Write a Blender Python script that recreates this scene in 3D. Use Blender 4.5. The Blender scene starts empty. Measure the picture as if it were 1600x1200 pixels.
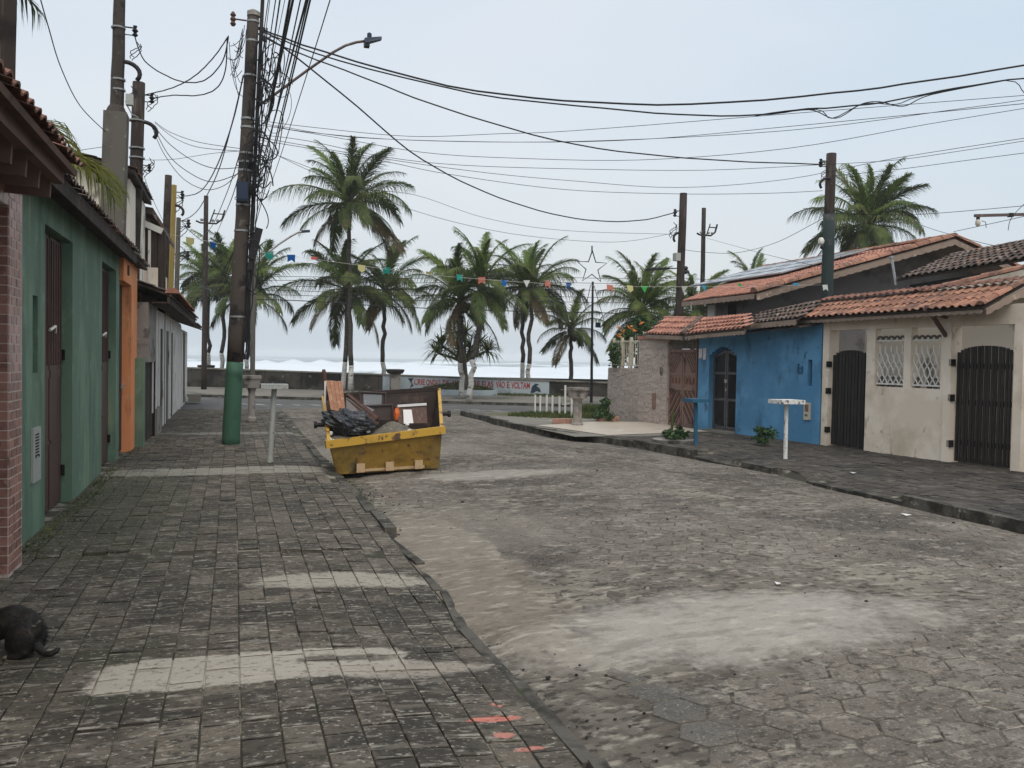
import bpy, math, random
import numpy as np
from mathutils import Vector, Matrix, noise
R = math.radians
rnd = random.Random(7)
scene = bpy.context.scene
COL = scene.collection

# ---------------------------------------------------------------- camera
FPX, CAMH, ROLL = 1350.0, 1.7, R(1.0)
VPX, VPY = 363.0, 553.5                       # vanishing point of the street in the 1600x1200 photo
dx, dy = VPX - 800, VPY - 600
ux = dx * math.cos(ROLL) + dy * math.sin(ROLL)
uy = -dx * math.sin(ROLL) + dy * math.cos(ROLL)
PITCH = math.atan(-uy / FPX)
YAW = math.atan(-ux * math.cos(PITCH) / FPX)
CF = Vector((math.sin(YAW) * math.cos(PITCH), math.cos(YAW) * math.cos(PITCH), -math.sin(PITCH)))
r0 = Vector((math.cos(YAW), -math.sin(YAW), 0)); u0 = r0.cross(CF)
CR = r0 * math.cos(ROLL) + u0 * math.sin(ROLL)
CU = -r0 * math.sin(ROLL) + u0 * math.cos(ROLL)
CC = Vector((0, 0, CAMH))
cd = bpy.data.cameras.new('camera'); cam = bpy.data.objects.new('camera', cd); COL.objects.link(cam)
cd.sensor_width = 36.0; cd.lens = FPX / 1600 * 36.0; cd.clip_start = 0.1; cd.clip_end = 8000
cam.matrix_world = Matrix((( CR.x, CU.x, -CF.x, CC.x), (CR.y, CU.y, -CF.y, CC.y), (CR.z, CU.z, -CF.z, CC.z), (0, 0, 0, 1)))
scene.camera = cam

def ray(x, y): return CF + CR * ((x - 800) / FPX) - CU * ((y - 600) / FPX)
def G(x, y, z=0.0):
    d = ray(x, y); return CC + d * ((z - CAMH) / d.z)
def AX(x, y, X):
    d = ray(x, y); return CC + d * (X / d.x)
def AY(x, y, Y):
    d = ray(x, y); return CC + d * (Y / d.y)
def proj(p):
    v = Vector(p) - CC; z = v.dot(CF)
    if z < 0.05: return (-9999, -9999)
    return (800 + FPX * v.dot(CR) / z, 600 - FPX * v.dot(CU) / z)

# ---------------------------------------------------------------- sky, sun, exposure
SUN_EL, SUN_AZ = R(55), R(184)
w = bpy.data.worlds.new('World'); scene.world = w; w.use_nodes = True
nt = w.node_tree; nt.nodes.clear()
out = nt.nodes.new('ShaderNodeOutputWorld')
sky = nt.nodes.new('ShaderNodeTexSky'); sky.sky_type = 'NISHITA'; sky.sun_disc = False
sky.sun_elevation = SUN_EL; sky.sun_rotation = SUN_AZ; sky.dust_density = 4.0; sky.air_density = 1.5
bg1 = nt.nodes.new('ShaderNodeBackground'); bg1.inputs['Strength'].default_value = 0.03
nt.links.new(sky.outputs[0], bg1.inputs[0])
tc = nt.nodes.new('ShaderNodeTexCoord'); sep = nt.nodes.new('ShaderNodeSeparateXYZ')
nt.links.new(tc.outputs['Generated'], sep.inputs[0])
ramp = nt.nodes.new('ShaderNodeValToRGB'); nt.links.new(sep.outputs['Z'], ramp.inputs[0])
cr = ramp.color_ramp
cr.elements[0].position = 0.0; cr.elements[0].color = (0.55, 0.615, 0.68, 1)
cr.elements[1].position = 1.0; cr.elements[1].color = (0.73, 0.775, 0.815, 1)
e = cr.elements.new(0.12); e.color = (0.60, 0.655, 0.715, 1)
e = cr.elements.new(0.4); e.color = (0.68, 0.725, 0.775, 1)
mp = nt.nodes.new('ShaderNodeMapping'); mp.inputs['Scale'].default_value = (1, 1, 2.5)
nt.links.new(tc.outputs['Generated'], mp.inputs[0])
cn = nt.nodes.new('ShaderNodeTexNoise'); cn.inputs['Scale'].default_value = 1.1; cn.inputs['Detail'].default_value = 4
nt.links.new(mp.outputs[0], cn.inputs[0])
cmr = nt.nodes.new('ShaderNodeMapRange'); cmr.inputs[1].default_value = 0.35; cmr.inputs[2].default_value = 0.68
nt.links.new(cn.outputs[0], cmr.inputs[0])
mix = nt.nodes.new('ShaderNodeMixRGB'); mix.blend_type = 'MULTIPLY'
mix.inputs[0].default_value = 1.0
tint = nt.nodes.new('ShaderNodeMixRGB'); tint.inputs[1].default_value = (0.85, 0.92, 0.97, 1); tint.inputs[2].default_value = (1.09, 1.05, 1.02, 1)
nt.links.new(cmr.outputs[0], tint.inputs[0])
nt.links.new(ramp.outputs[0], mix.inputs[1]); nt.links.new(tint.outputs[0], mix.inputs[2])
bg2 = nt.nodes.new('ShaderNodeBackground'); bg2.inputs['Strength'].default_value = 0.92
nt.links.new(mix.outputs[0], bg2.inputs[0])
add = nt.nodes.new('ShaderNodeAddShader')
nt.links.new(bg1.outputs[0], add.inputs[0]); nt.links.new(bg2.outputs[0], add.inputs[1])
nt.links.new(add.outputs[0], out.inputs[0])
sl = bpy.data.lights.new('sun', 'SUN'); sl.energy = 1.5; sl.angle = R(45); sl.color = (1, 0.95, 0.88)
so = bpy.data.objects.new('sun', sl); COL.objects.link(so)
sd = Vector((math.sin(SUN_AZ) * math.cos(SUN_EL), math.cos(SUN_AZ) * math.cos(SUN_EL), math.sin(SUN_EL)))
so.rotation_euler = sd.to_track_quat('Z', 'Y').to_euler(); so.location = (0, -20, 40)
vs = scene.view_settings; vs.view_transform = 'Standard'; vs.look = 'None'; vs.exposure = 0.1; vs.gamma = 1.0
scene.cycles.max_bounces = 6; scene.cycles.volume_bounces = 2; scene.cycles.diffuse_bounces = 3; scene.cycles.transparent_max_bounces = 12
scene.cycles.use_denoising = True

# ---------------------------------------------------------------- mesh helpers
class MB:
    def __init__(s): s.v = []; s.f = []; s.m = []
    def add(s, vs_, fs, mi=0):
        n = len(s.v); s.v.extend([tuple(p) for p in vs_]); s.f.extend([tuple(i + n for i in f) for f in fs]); s.m.extend([mi] * len(fs)); return s
    def hexa(s, p, mi=0):      # 8 points: bottom ring 0-3, top ring 4-7
        return s.add(p, [(3, 2, 1, 0), (4, 5, 6, 7), (0, 1, 5, 4), (1, 2, 6, 5), (2, 3, 7, 6), (3, 0, 4, 7)], mi)
    def box(s, x0, x1, y0, y1, z0, z1, mi=0):
        return s.hexa([(x0, y0, z0), (x1, y0, z0), (x1, y1, z0), (x0, y1, z0), (x0, y0, z1), (x1, y0, z1), (x1, y1, z1), (x0, y1, z1)], mi)
    def beam(s, a, b, wd, ht, mi=0, upv=(0, 0, 1)):   # rectangular bar from a to b
        a = Vector(a); b = Vector(b); d = (b - a).normalized(); u = Vector(upv)
        if abs(d.dot(u)) > .98: u = Vector((0, 1, 0))
        r = d.cross(u).normalized() * wd / 2; u = r.cross(d).normalized() * ht / 2
        return s.hexa([a - r - u, a + r - u, b + r - u, b - r - u, a - r + u, a + r + u, b + r + u, b - r + u], mi)
    def tube(s, pts, rad, n=8, mi=0, cap=True):
        pts = [Vector(p) for p in pts]; k = len(pts)
        if not hasattr(rad, '__len__'): rad = [rad] * k
        base = len(s.v); prev = None
        for i, p in enumerate(pts):
            d = (pts[min(i + 1, k - 1)] - pts[max(i - 1, 0)])
            d = d.normalized() if d.length > 1e-9 else Vector((0, 0, 1))
            if prev is None:
                u = Vector((0, 0, 1)) if abs(d.z) < .9 else Vector((0, 1, 0))
                r = d.cross(u).normalized()
            else:
                r = (prev - d * prev.dot(d)); r = r.normalized() if r.length > 1e-6 else prev
            prev = r; q = d.cross(r)
            for j in range(n):
                a = 2 * math.pi * j / n
                s.v.append(tuple(p + (r * math.cos(a) + q * math.sin(a)) * rad[i]))
        for i in range(k - 1):
            for j in range(n):
                a = base + i * n + j; b = base + i * n + (j + 1) % n
                s.f.append((a, b, b + n, a + n)); s.m.append(mi)
        if cap and n > 2:
            s.f.append(tuple(base + j for j in range(n))[::-1]); s.m.append(mi)
            s.f.append(tuple(base + (k - 1) * n + j for j in range(n))); s.m.append(mi)
        return s
    def lathe(s, c, prof, n=16, mi=0, sq=False):  # prof: (radius, z)
        c = Vector(c); base = len(s.v); k = len(prof)
        for r, z in prof:
            for j in range(n):
                a = 2 * math.pi * (j + .5) / n
                s.v.append((c.x + r * math.cos(a), c.y + r * math.sin(a), c.z + z))
        for i in range(k - 1):
            for j in range(n):
                a = base + i * n + j; b = base + i * n + (j + 1) % n
                s.f.append((a, b, b + n, a + n)); s.m.append(mi)
        s.f.append(tuple(base + j for j in range(n))[::-1]); s.m.append(mi)
        s.f.append(tuple(base + (k - 1) * n + j for j in range(n))); s.m.append(mi)
        return s
    def blob(s, c, rx, ry, rz, n=10, m=7, jit=0.0, mi=0, seed=0):
        c = Vector(c); base = len(s.v); q = random.Random(seed)
        for i in range(m + 1):
            t = math.pi * i / m
            for j in range(n):
                a = 2 * math.pi * j / n
                k = 1 + q.uniform(-jit, jit)
                s.v.append((c.x + rx * k * math.sin(t) * math.cos(a), c.y + ry * k * math.sin(t) * math.sin(a), c.z + rz * k * math.cos(t)))
        for i in range(m):
            for j in range(n):
                a = base + i * n + j; b = base + i * n + (j + 1) % n
                s.f.append((a, a + n, b + n, b)); s.m.append(mi)
        return s
    def mesh(s, name, mats, off=(0, 0, 0), smooth=False):
        me = bpy.data.meshes.new(name)
        off = Vector(off)
        me.from_pydata([(p[0] - off.x, p[1] - off.y, p[2] - off.z) for p in s.v], [], s.f)
        if not isinstance(mats, (list, tuple)): mats = [mats]
        for m_ in mats: me.materials.append(m_)
        if len(mats) > 1: me.polygons.foreach_set('material_index', s.m)
        if smooth: me.polygons.foreach_set('use_smooth', [True] * len(me.polygons))
        me.update(); return me
    def build(s, name, mats, parent=None, smooth=False, loc=None):
        if parent is not None: off = OFF[parent.name]
        else: off = Vector(loc) if loc is not None else Vector((0, 0, 0))
        me = s.mesh(name, mats, off, smooth)
        o = bpy.data.objects.new(name, me); COL.objects.link(o)
        if parent is not None:
            o.parent = parent; OFF[o.name] = off
        else:
            o.location = off; OFF[o.name] = off
        return o
OFF = {}
def tag(o, label=None, cat=None, group=None, kind=None):
    if label: o['label'] = label
    if cat: o['category'] = cat
    if group: o['group'] = group
    if kind: o['kind'] = kind
    return o
def thing(name, loc, label, cat, group=None):
    o = bpy.data.objects.new(name, None); COL.objects.link(o); o.empty_display_size = .1
    o.location = loc; OFF[o.name] = Vector(loc)
    return tag(o, label, cat, group)
def inst(name, me, parent, mw):
    o = bpy.data.objects.new(name, me); COL.objects.link(o)
    if parent is not None:
        o.parent = parent; off = OFF[parent.name]
        o.matrix_local = Matrix.Translation(-off) @ mw
    else: o.matrix_world = mw
    return o
def frame(o, x, y, z):
    x = Vector(x).normalized(); z = Vector(z); z = (z - x * z.dot(x)).normalized(); y = z.cross(x)
    o = Vector(o)
    return Matrix(((x.x, y.x, z.x, o.x), (x.y, y.y, z.y, o.y), (x.z, y.z, z.z, o.z), (0, 0, 0, 1)))

# ---------------------------------------------------------------- materials
def mat(name, base, layers=(), rough=.85, metal=0.0, vary=0.0, bump=(), patches=(), post=(), spec=0.3, trans=0.0, hue=None):
    """layers: (colour, scale, lo, hi[, stretch xyz[, amount]]) - noise masks in world position; vary: per piece brightness;
    bump: (scale, strength[, stretch]); patches: (cx, cy, rx, ry, colour, strength[, softness])"""
    m = bpy.data.materials.new(name); m.use_nodes = True
    t = m.node_tree; N = t.nodes; L = t.links; b = N['Principled BSDF']
    geo = N.new('ShaderNodeNewGeometry'); oi = N.new('ShaderNodeObjectInfo')
    cur = N.new('ShaderNodeRGB'); cur.outputs[0].default_value = (*base, 1); c = cur.outputs[0]
    def nz(scale, stretch, det=6, off=0.0, rg=.6):
        mp_ = N.new('ShaderNodeMapping'); mp_.inputs['Scale'].default_value = stretch
        mp_.inputs['Location'].default_value = (off, off * .7, off * .3)
        L.new(geo.outputs['Position'], mp_.inputs[0])
        n_ = N.new('ShaderNodeTexNoise'); n_.inputs['Scale'].default_value = scale; n_.inputs['Detail'].default_value = det
        n_.inputs['Roughness'].default_value = rg
        L.new(mp_.outputs[0], n_.inputs[0]); return n_.outputs[0]
    rs = None
    if vary > 0:
        ad = N.new('ShaderNodeMath'); ad.operation = 'ADD'
        L.new(oi.outputs['Random'], ad.inputs[0]); L.new(geo.outputs['Random Per Island'], ad.inputs[1])
        fr = N.new('ShaderNodeMath'); fr.operation = 'FRACT'; L.new(ad.outputs[0], fr.inputs[0]); rs = fr.outputs[0]
        mr = N.new('ShaderNodeMapRange'); mr.inputs[3].default_value = 1 - vary; mr.inputs[4].default_value = 1 + vary
        L.new(rs, mr.inputs[0])
        vm = N.new('ShaderNodeMixRGB'); vm.blend_type = 'MULTIPLY'; vm.inputs[0].default_value = 1
        cb = N.new('ShaderNodeCombineColor'); 
        for i in range(3): L.new(mr.outputs[0], cb.inputs[i])
        L.new(c, vm.inputs[1]); L.new(cb.outputs[0], vm.inputs[2]); c = vm.outputs[0]
        if hue:
            fr2 = N.new('ShaderNodeMath'); fr2.operation = 'MULTIPLY'; fr2.inputs[1].default_value = 7.31; L.new(rs, fr2.inputs[0])
            fr3 = N.new('ShaderNodeMath'); fr3.operation = 'FRACT'; L.new(fr2.outputs[0], fr3.inputs[0])
            mr2 = N.new('ShaderNodeMapRange'); mr2.inputs[1].default_value = hue[1]; mr2.inputs[2].default_value = 1; L.new(fr3.outputs[0], mr2.inputs[0])
            hm = N.new('ShaderNodeMixRGB'); L.new(mr2.outputs[0], hm.inputs[0]); L.new(c, hm.inputs[1]); hm.inputs[2].default_value = (*hue[0], 1); c = hm.outputs[0]
    def layer(c, i, ly):
        colr, sc, lo, hi = ly[:4]; st = ly[4] if len(ly) > 4 else (1, 1, 1); am = ly[5] if len(ly) > 5 else 1.0
        n_ = nz(sc, st, off=i * 3.7 + 1.3)
        mr = N.new('ShaderNodeMapRange'); mr.interpolation_type = 'SMOOTHSTEP'
        mr.inputs[1].default_value = lo; mr.inputs[2].default_value = hi; mr.inputs[4].default_value = am
        L.new(n_, mr.inputs[0])
        mx = N.new('ShaderNodeMixRGB'); L.new(mr.outputs[0], mx.inputs[0]); L.new(c, mx.inputs[1]); mx.inputs[2].default_value = (*colr, 1)
        return mx.outputs[0]
    for i, ly in enumerate(layers): c = layer(c, i, ly)
    if patches:
        sp = N.new('ShaderNodeSeparateXYZ'); L.new(geo.outputs['Position'], sp.inputs[0])
        wA = nz(2.3, (1, 1, 1), off=9), nz(14, (1, 1, 1), off=4); wB = nz(16, (1, 1, 1), off=9), nz(50, (1, 1, 1), off=4)
        for (px_, py_, rx, ry, colr, am, soft) in patches:
            wob, wob2 = wB if rx < .2 else wA
            def mth(op, a, b_=None):
                q = N.new('ShaderNodeMath'); q.operation = op
                for k, v_ in enumerate((a, b_)):
                    if v_ is None: continue
                    if isinstance(v_, (int, float)): q.inputs[k].default_value = v_
                    else: L.new(v_, q.inputs[k])
                return q.outputs[0]
            ex = mth('ABSOLUTE', mth('DIVIDE', mth('SUBTRACT', sp.outputs[0], px_), rx))
            ey = mth('ABSOLUTE', mth('DIVIDE', mth('SUBTRACT', sp.outputs[1], py_), ry))
            pw = 2.0 if soft > .3 else 5.0
            d_ = mth('ADD', mth('POWER', ex, pw), mth('POWER', ey, pw))
            d_ = mth('ADD', d_, mth('MULTIPLY', mth('SUBTRACT', wob, .5), 2.6 if soft > .3 else 1.4))
            d_ = mth('ADD', d_, mth('MULTIPLY', mth('SUBTRACT', wob2, .5), 1.6))
            mr = N.new('ShaderNodeMapRange'); mr.interpolation_type = 'SMOOTHSTEP'
            mr.inputs[1].default_value = 1 + soft; mr.inputs[2].default_value = 1 - soft; mr.inputs[4].default_value = am
            L.new(d_, mr.inputs[0])
            mx = N.new('ShaderNodeMixRGB'); L.new(mr.outputs[0], mx.inputs[0]); L.new(c, mx.inputs[1]); mx.inputs[2].default_value = (*colr, 1)
            c = mx.outputs[0]
    for i, ly in enumerate(post): c = layer(c, i + 11, ly)
    L.new(c, b.inputs['Base Color'])
    b.inputs['Roughness'].default_value = rough; b.inputs['Metallic'].default_value = metal
    b.inputs['Specular IOR Level'].default_value = spec
    if bump:
        prev = None
        for (sc, stg, *st) in bump:
            n_ = nz(sc, st[0] if st else (1, 1, 1), det=5, off=sc)
            bp = N.new('ShaderNodeBump'); bp.inputs['Strength'].default_value = 1.0; bp.inputs['Distance'].default_value = stg
            L.new(n_, bp.inputs['Height'])
            if prev: L.new(prev, bp.inputs['Normal'])
            prev = bp.outputs[0]
        L.new(prev, b.inputs['Normal'])
    if trans > 0:
        tr = N.new('ShaderNodeBsdfTranslucent'); L.new(c, tr.inputs[0]); ms = N.new('ShaderNodeMixShader'); ms.inputs[0].default_value = trans
        o_ = N['Material Output']; L.new(b.outputs[0], ms.inputs[1]); L.new(tr.outputs[0], ms.inputs[2]); L.new(ms.outputs[0], o_.inputs[0])
    return m
PALE = (0.36, 0.33, 0.27)
SAND = (0.27, 0.23, 0.175)
walk_patches = [(0.14, 4.93, 0.84, 0.25, (0.40, 0.36, 0.30), .92, .25), (0.95, 4.75, .45, .13, (0.33, 0.29, 0.24), .8, .5), (0.62, 4.98, .3, .06, (0.10, 0.088, 0.07), .9, .5), (0.85, 6.75, 0.7, 0.22, (0.36, 0.33, 0.27), .85, .35),
                (-0.2, 12.9, 1.5, 0.3, (0.30, 0.28, 0.235), .8, .3), (0.0, 19.5, 1.5, 0.25, (0.26, .25, .21), .7, .3),
                (-1.3, 10.4, 0.75, 2.4, (0.05, 0.055, 0.03), .55, .6), (1.22, 3.99, 0.13, 0.035, (0.60, 0.20, 0.15), .85, .45),
                (1.22, 3.8, 0.05, 0.03, (0.58, 0.22, 0.17), .7, .5), (1.3, 3.66, 0.07, 0.02, (0.58, 0.22, 0.17), .7, .5), (1.3, 4.17, 0.04, 0.02, (0.58, 0.22, 0.17), .7, .5)]
road_patches = [(3.2, 4.95, 1.45, 0.58, (0.37, 0.34, 0.295), .85, .8), (3.6, 12.1, 1.1, 0.42, (0.36, 0.33, 0.285), .7, .7),
                (1.85, 7.2, 0.45, 2.3, (0.27, 0.225, 0.175), .6, .8), (2.3, 8.6, 1.0, 1.2, (0.24, 0.21, 0.17), .5, .8),
                (2.6, 16, 2.4, 1.4, (0.27, 0.24, 0.195), .5, .7), (2.0, 3.9, 0.35, 0.5, (0.10, 0.095, 0.085), .7, .5)]
M = {}
M['paver'] = mat('paver concrete', (0.106, 0.089, 0.068), [((0.036, 0.030, 0.023), 1.0, .46, .62, (1, 1, 1), .85), ((0.065, 0.062, 0.036), .55, .52, .62, (1, 1, 1), .6),
                 ((0.28, 0.255, 0.21), 6.5, .56, .66, (1, 2.2, 1), .6), ((0.024, 0.022, 0.018), 15, .52, .64, (1, 1.6, 1), .75)],
                 rough=.8, vary=.5, bump=[(40, .008), (9, .012)], patches=walk_patches,
                 post=[((0.44, 0.405, 0.34), 30, .58, .66, (1, 1.5, 1), .6), ((0.024, 0.021, 0.017), 24, .54, .64, (1, 1.5, 1), .5)])
M['hex'] = mat('hexagonal concrete', (0.160, 0.136, 0.110), [((0.058, 0.050, 0.042), 0.45, .46, .58, (1, 1, 1), .8), ((0.27, 0.245, 0.205), 1.5, .50, .66, (1, 1, 1), .6),
               ((0.40, 0.355, 0.29), 6, .55, .66, (1, 1.5, 1), .6), ((0.036, 0.031, 0.026), 12, .51, .62, (1, 1.6, 1), .7), ((0.30, 0.27, 0.22), 26, .55, .66, (1, 1, 1), .5)],
               rough=.85, vary=.10, bump=[(50, .008), (14, .015)], patches=road_patches,
               post=[((0.03, 0.026, 0.022), 40, .55, .65, (1, 1.4, 1), .4), ((0.50, 0.44, 0.36), 55, .57, .67, (1, 1.3, 1), .4), ((0.13, 0.11, 0.085), 3.5, .52, .66, (1, 2.6, 1), .4)])
M['bed'] = mat('joint dirt', (0.15, 0.13, 0.104), [((0.26, 0.23, 0.185), 1.6, .48, .64, (1, 1, 1), .7), ((0.058, 0.049, 0.040), .45, .46, .58, (1, 1, 1), .8), ((0.40, 0.36, 0.30), 6, .56, .66, (1, 1.5, 1), .5), ((0.034, 0.029, 0.024), 11, .51, .61, (1, 1.6, 1), .85)],
               rough=.95, bump=[(60, .006), (12, .012)], patches=road_patches[:5], post=[((0.04, 0.035, 0.029), 44, .56, .68, (1, 1.4, 1), .25), ((0.52, 0.465, 0.385), 5, .52, .68, (1, 2.6, 1), .45), ((0.15, 0.125, 0.095), 3.5, .52, .66, (1, 2.6, 1), .45)])
M['paverworn'] = mat('worn paver edge', (0.095, 0.083, 0.066), [((0.36, 0.33, 0.275), 5.5, .50, .62, (1, 1.5, 1), .7), ((0.026, 0.023, 0.019), 13, .52, .64, (1, 1.6, 1), .8)], rough=.8, vary=.4, bump=[(40, .008)], patches=walk_patches)
M['paverdark'] = mat('dark smooth paver', (0.070, 0.060, 0.050), [((0.032, 0.028, 0.024), 1.2, .45, .62, (1, 1, 1), .85), ((0.19, 0.17, 0.14), 4, .56, .68, (1, 1, 1), .55), ((0.03, 0.026, 0.022), 20, .55, .66, (1, 1, 1), .6)], rough=.8, vary=.3, bump=[(30, .006)])
M['walkbed'] = mat('sidewalk joint dirt', (0.05, 0.045, 0.034), [((0.24, 0.22, 0.17), 2.5, .5, .62), ((0.04, 0.055, 0.02), 2, .55, .7)], rough=.95, bump=[(60, .004)], patches=walk_patches[:5])
M['gutterc'] = mat('dirty gutter concrete', (0.17, 0.148, 0.118), [((0.27, 0.23, 0.18), 1.4, .45, .62), ((0.05, 0.043, 0.036), 3, .54, .66, (1, 1, 1), .8), ((0.33, 0.30, 0.25), 22, .57, .68, (1, 1, 1), .6)], bump=[(30, .01), (8, .012)])
M['curb'] = mat('curb concrete', (0.10, 0.09, 0.074), [((0.03, 0.028, 0.022), 3, .42, .58), ((0.25, 0.23, 0.2), 9, .6, .72)], bump=[(30, .008)])
M['asphalt'] = mat('asphalt', (0.105, 0.102, 0.098), [((0.16, 0.15, 0.14), 2, .5, .7), ((0.06, 0.06, 0.055), .7, .5, .7)], rough=.75, bump=[(60, .004)])
M['roadpaint'] = mat('road paint', (0.6, 0.6, 0.57), [((0.2, 0.2, 0.19), 5, .55, .65)])
M['ground'] = mat('bare ground', (0.14, 0.12, 0.09), [((0.07, 0.09, 0.03), .8, .5, .65), ((0.25, 0.21, 0.16), 2, .55, .7)], rough=.95)
M['sandy'] = mat('beach sand', (0.36, 0.31, 0.24), [((0.24, 0.2, 0.15), .3, .45, .7)], rough=.95)
M['prom'] = mat('promenade concrete', (0.20, 0.185, 0.155), [((0.07, 0.07, 0.05), .5, .5, .68), ((0.33, 0.3, 0.25), 1.5, .58, .72)], rough=.9, bump=[(12, .01)])
M['brick'] = mat('glazed brick tile', (0.31, 0.155, 0.125), [((0.18, 0.085, 0.07), 9, .5, .66), ((0.36, 0.23, 0.19), 22, .56, .7)], rough=.32, vary=.28, spec=.6)
M['mortar'] = mat('mortar', (0.55, 0.45, 0.40), [((0.24, 0.17, 0.14), 6, .5, .7)], rough=.95)
ST = (9, 9, .6)
M['green'] = mat('green plaster', (0.112, 0.182, 0.128), [((0.165, 0.25, 0.18), .9, .45, .62, (2, 2, 1), .85), ((0.07, 0.13, 0.095), .7, .52, .66, (3, 3, .6), .8), ((0.30, 0.33, 0.17), 0.8, .60, .68, (7, 7, .45), .7), ((0.19, 0.31, 0.23), 5, .56, .68, (1, 1, .6), .5)], rough=.75, bump=[(25, .003), (3, .01)])
M['greenpole'] = mat('green paint on pole', (0.04, 0.105, 0.066), [((0.025, 0.065, 0.045), 3, .5, .7), ((0.12, 0.2, 0.15), 12, .68, .74)], rough=.6)
M['brown'] = mat('brown painted metal', (0.085, 0.045, 0.038), [((0.045, 0.026, 0.022), 1.2, .45, .7, (6, 6, .7)), ((0.15, 0.1, 0.085), 7, .62, .74, (1, 1, 1), .6)], rough=.5, bump=[(6, .004, (6, 6, .5))])
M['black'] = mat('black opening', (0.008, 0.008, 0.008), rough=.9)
M['plate'] = mat('grey intercom plate', (0.36, 0.37, 0.345), [((0.2, .2, .18), 20, .55, .7)], rough=.5)
M['orange'] = mat('orange plaster', (0.78, 0.29, 0.12), [((0.82, 0.36, 0.16), .8, .45, .62), ((0.36, 0.15, 0.075), 1.2, .57, .68, (3, 3, .7), .7), ((.75, .45, .28), 5, .6, .7, (1, 1, .5), .5)], rough=.75, bump=[(20, .002)])
M['orangedark'] = mat('orange jamb', (0.42, 0.13, 0.05), [((0.3, 0.1, 0.04), 2, .5, .7)])
M['oldwhite'] = mat('weathered whitewash', (0.62, 0.60, 0.57), [((0.40, 0.36, 0.33), 1.3, .5, .66, (4, 4, .7)), ((0.10, 0.088, 0.07), 1.2, .56, .66, (2, 2, 1), .85), ((0.62, 0.6, 0.58), 8, .6, .7)], bump=[(15, .004)])
M['mould'] = mat('mouldy concrete', (0.27, 0.245, 0.22), [((0.06, 0.055, 0.045), 2.5, .48, .66), ((0.4, 0.37, 0.33), 7, .6, .72)], bump=[(14, .01)])
M['concrete'] = mat('grey concrete', (0.115, 0.105, 0.09), [((0.07, 0.065, 0.05), 1.1, .48, .7, (3, 3, .8)), ((0.28, .27, .24), 7, .6, .72)], bump=[(20, .005)])
M['darkwood'] = mat('dark weathered timber', (0.045, 0.033, 0.027), [((0.10, 0.08, 0.065), 1.2, .52, .72, (12, 12, .6)), ((0.018, 0.014, 0.012), 2, .5, .7)], bump=[(8, .006, (8, 8, .5))])
M['polewood'] = mat('old timber pole', (0.040, 0.030, 0.025), [((0.095, 0.075, 0.06), 1.6, .50, .72, (9, 9, .8)), ((0.018, 0.015, 0.013), 3, .5, .7), ((0.14, 0.12, 0.1), 9, .66, .74)], bump=[(9, .01, (7, 7, .6))])
M['poleconc'] = mat('stained concrete pole', (0.070, 0.055, 0.045), [((0.05, 0.042, 0.036), .9, .42, .66, (3, 3, .7)), ((0.15, 0.13, 0.11), 6, .6, .7), ((0.022, .019, .017), 2.5, .54, .64)], bump=[(18, .006)])
M['rafter'] = mat('pinkish brown boards', (0.15, 0.095, 0.075), [((0.08, 0.055, 0.045), 2, .5, .7)])
M['tile_b'] = mat('brown weathered tile', (0.20, 0.095, 0.068), [((0.07, 0.045, 0.035), 4, .48, .64), ((0.33, 0.2, 0.155), 9, .58, .7, (1, 1, 1), .7)], vary=.35, rough=.8)
M['tile_o'] = mat('orange clay tile', (0.32, 0.155, 0.10), [((0.19, 0.098, 0.07), 3, .47, .63), ((0.09, 0.06, 0.048), 1.6, .53, .64, (1, 1, 1), .75), ((0.50, 0.29, 0.20), 9, .55, .68, (1, 1, 1), .7), ((0.11, 0.075, 0.06), 14, .58, .68, (1, 1, 1), .6)], vary=.32, rough=.75, bump=[(30, .003)])
M['tile_p'] = mat('pinkish clay tile', (0.40, 0.185, 0.13), [((0.27, 0.12, 0.085), 3, .47, .64), ((0.09, 0.075, 0.06), 1.2, .56, .66, (1, 1, 1), .8), ((0.50, 0.31, 0.24), 8, .57, .7, (1, 1, 1), .6)], vary=.2, rough=.75)
M['tile_d'] = mat('mossy dark clay tile', (0.12, 0.085, 0.07), [((0.05, 0.045, 0.035), 2, .45, .65), ((0.34, 0.27, 0.24), 6, .54, .66, (1, 1, 1), .8), ((0.28, 0.12, 0.07), 1.8, .56, .66, (1, 1, 1), .7)], vary=.45, rough=.85)
M['blue'] = mat('blue plaster', (0.075, 0.222, 0.385), [((0.11, 0.29, 0.475), .9, .45, .62), ((0.04, 0.12, 0.215), 1.3, .52, .66, (2, 2, .8), .7), ((0.15, 0.29, 0.41), 4, .58, .7, (2, 2, .7), .5), ((.03, .08, .13), 2.2, .62, .68, (1, 1, .8), .8)], rough=.75, bump=[(20, .003)])
M['bluepaint'] = mat('blue enamel', (0.022, 0.10, 0.17), [((0.015, 0.05, 0.08), 8, .6, .7)], rough=.5)
M['beige'] = mat('beige plaster', (0.74, 0.63, 0.505), [((0.84, 0.735, 0.61), 1.2, .45, .62), ((0.20, 0.165, 0.125), 1.6, .64, .72, (2.2, 2.2, .8), .6), ((0.50, 0.40, 0.29), .7, .52, .66, (1, 1, 1), .6), ((.33, .28, .22), 7, .62, .70, (1, 1, .6), .6)], rough=.85, bump=[(20, .003)])
M['beige_wet'] = mat('stained beige plaster', (0.80, 0.73, 0.63), [((0.12, 0.10, 0.08), 1.1, .55, .66, (2, 2, 1), .8)], rough=.85)
M['stone'] = mat('split stone cladding', (0.43, 0.36, 0.315), [((0.27, 0.22, 0.19), 14, .5, .68), ((0.56, 0.5, 0.45), 30, .58, .7)], vary=.16, bump=[(40, .006)])
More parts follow.
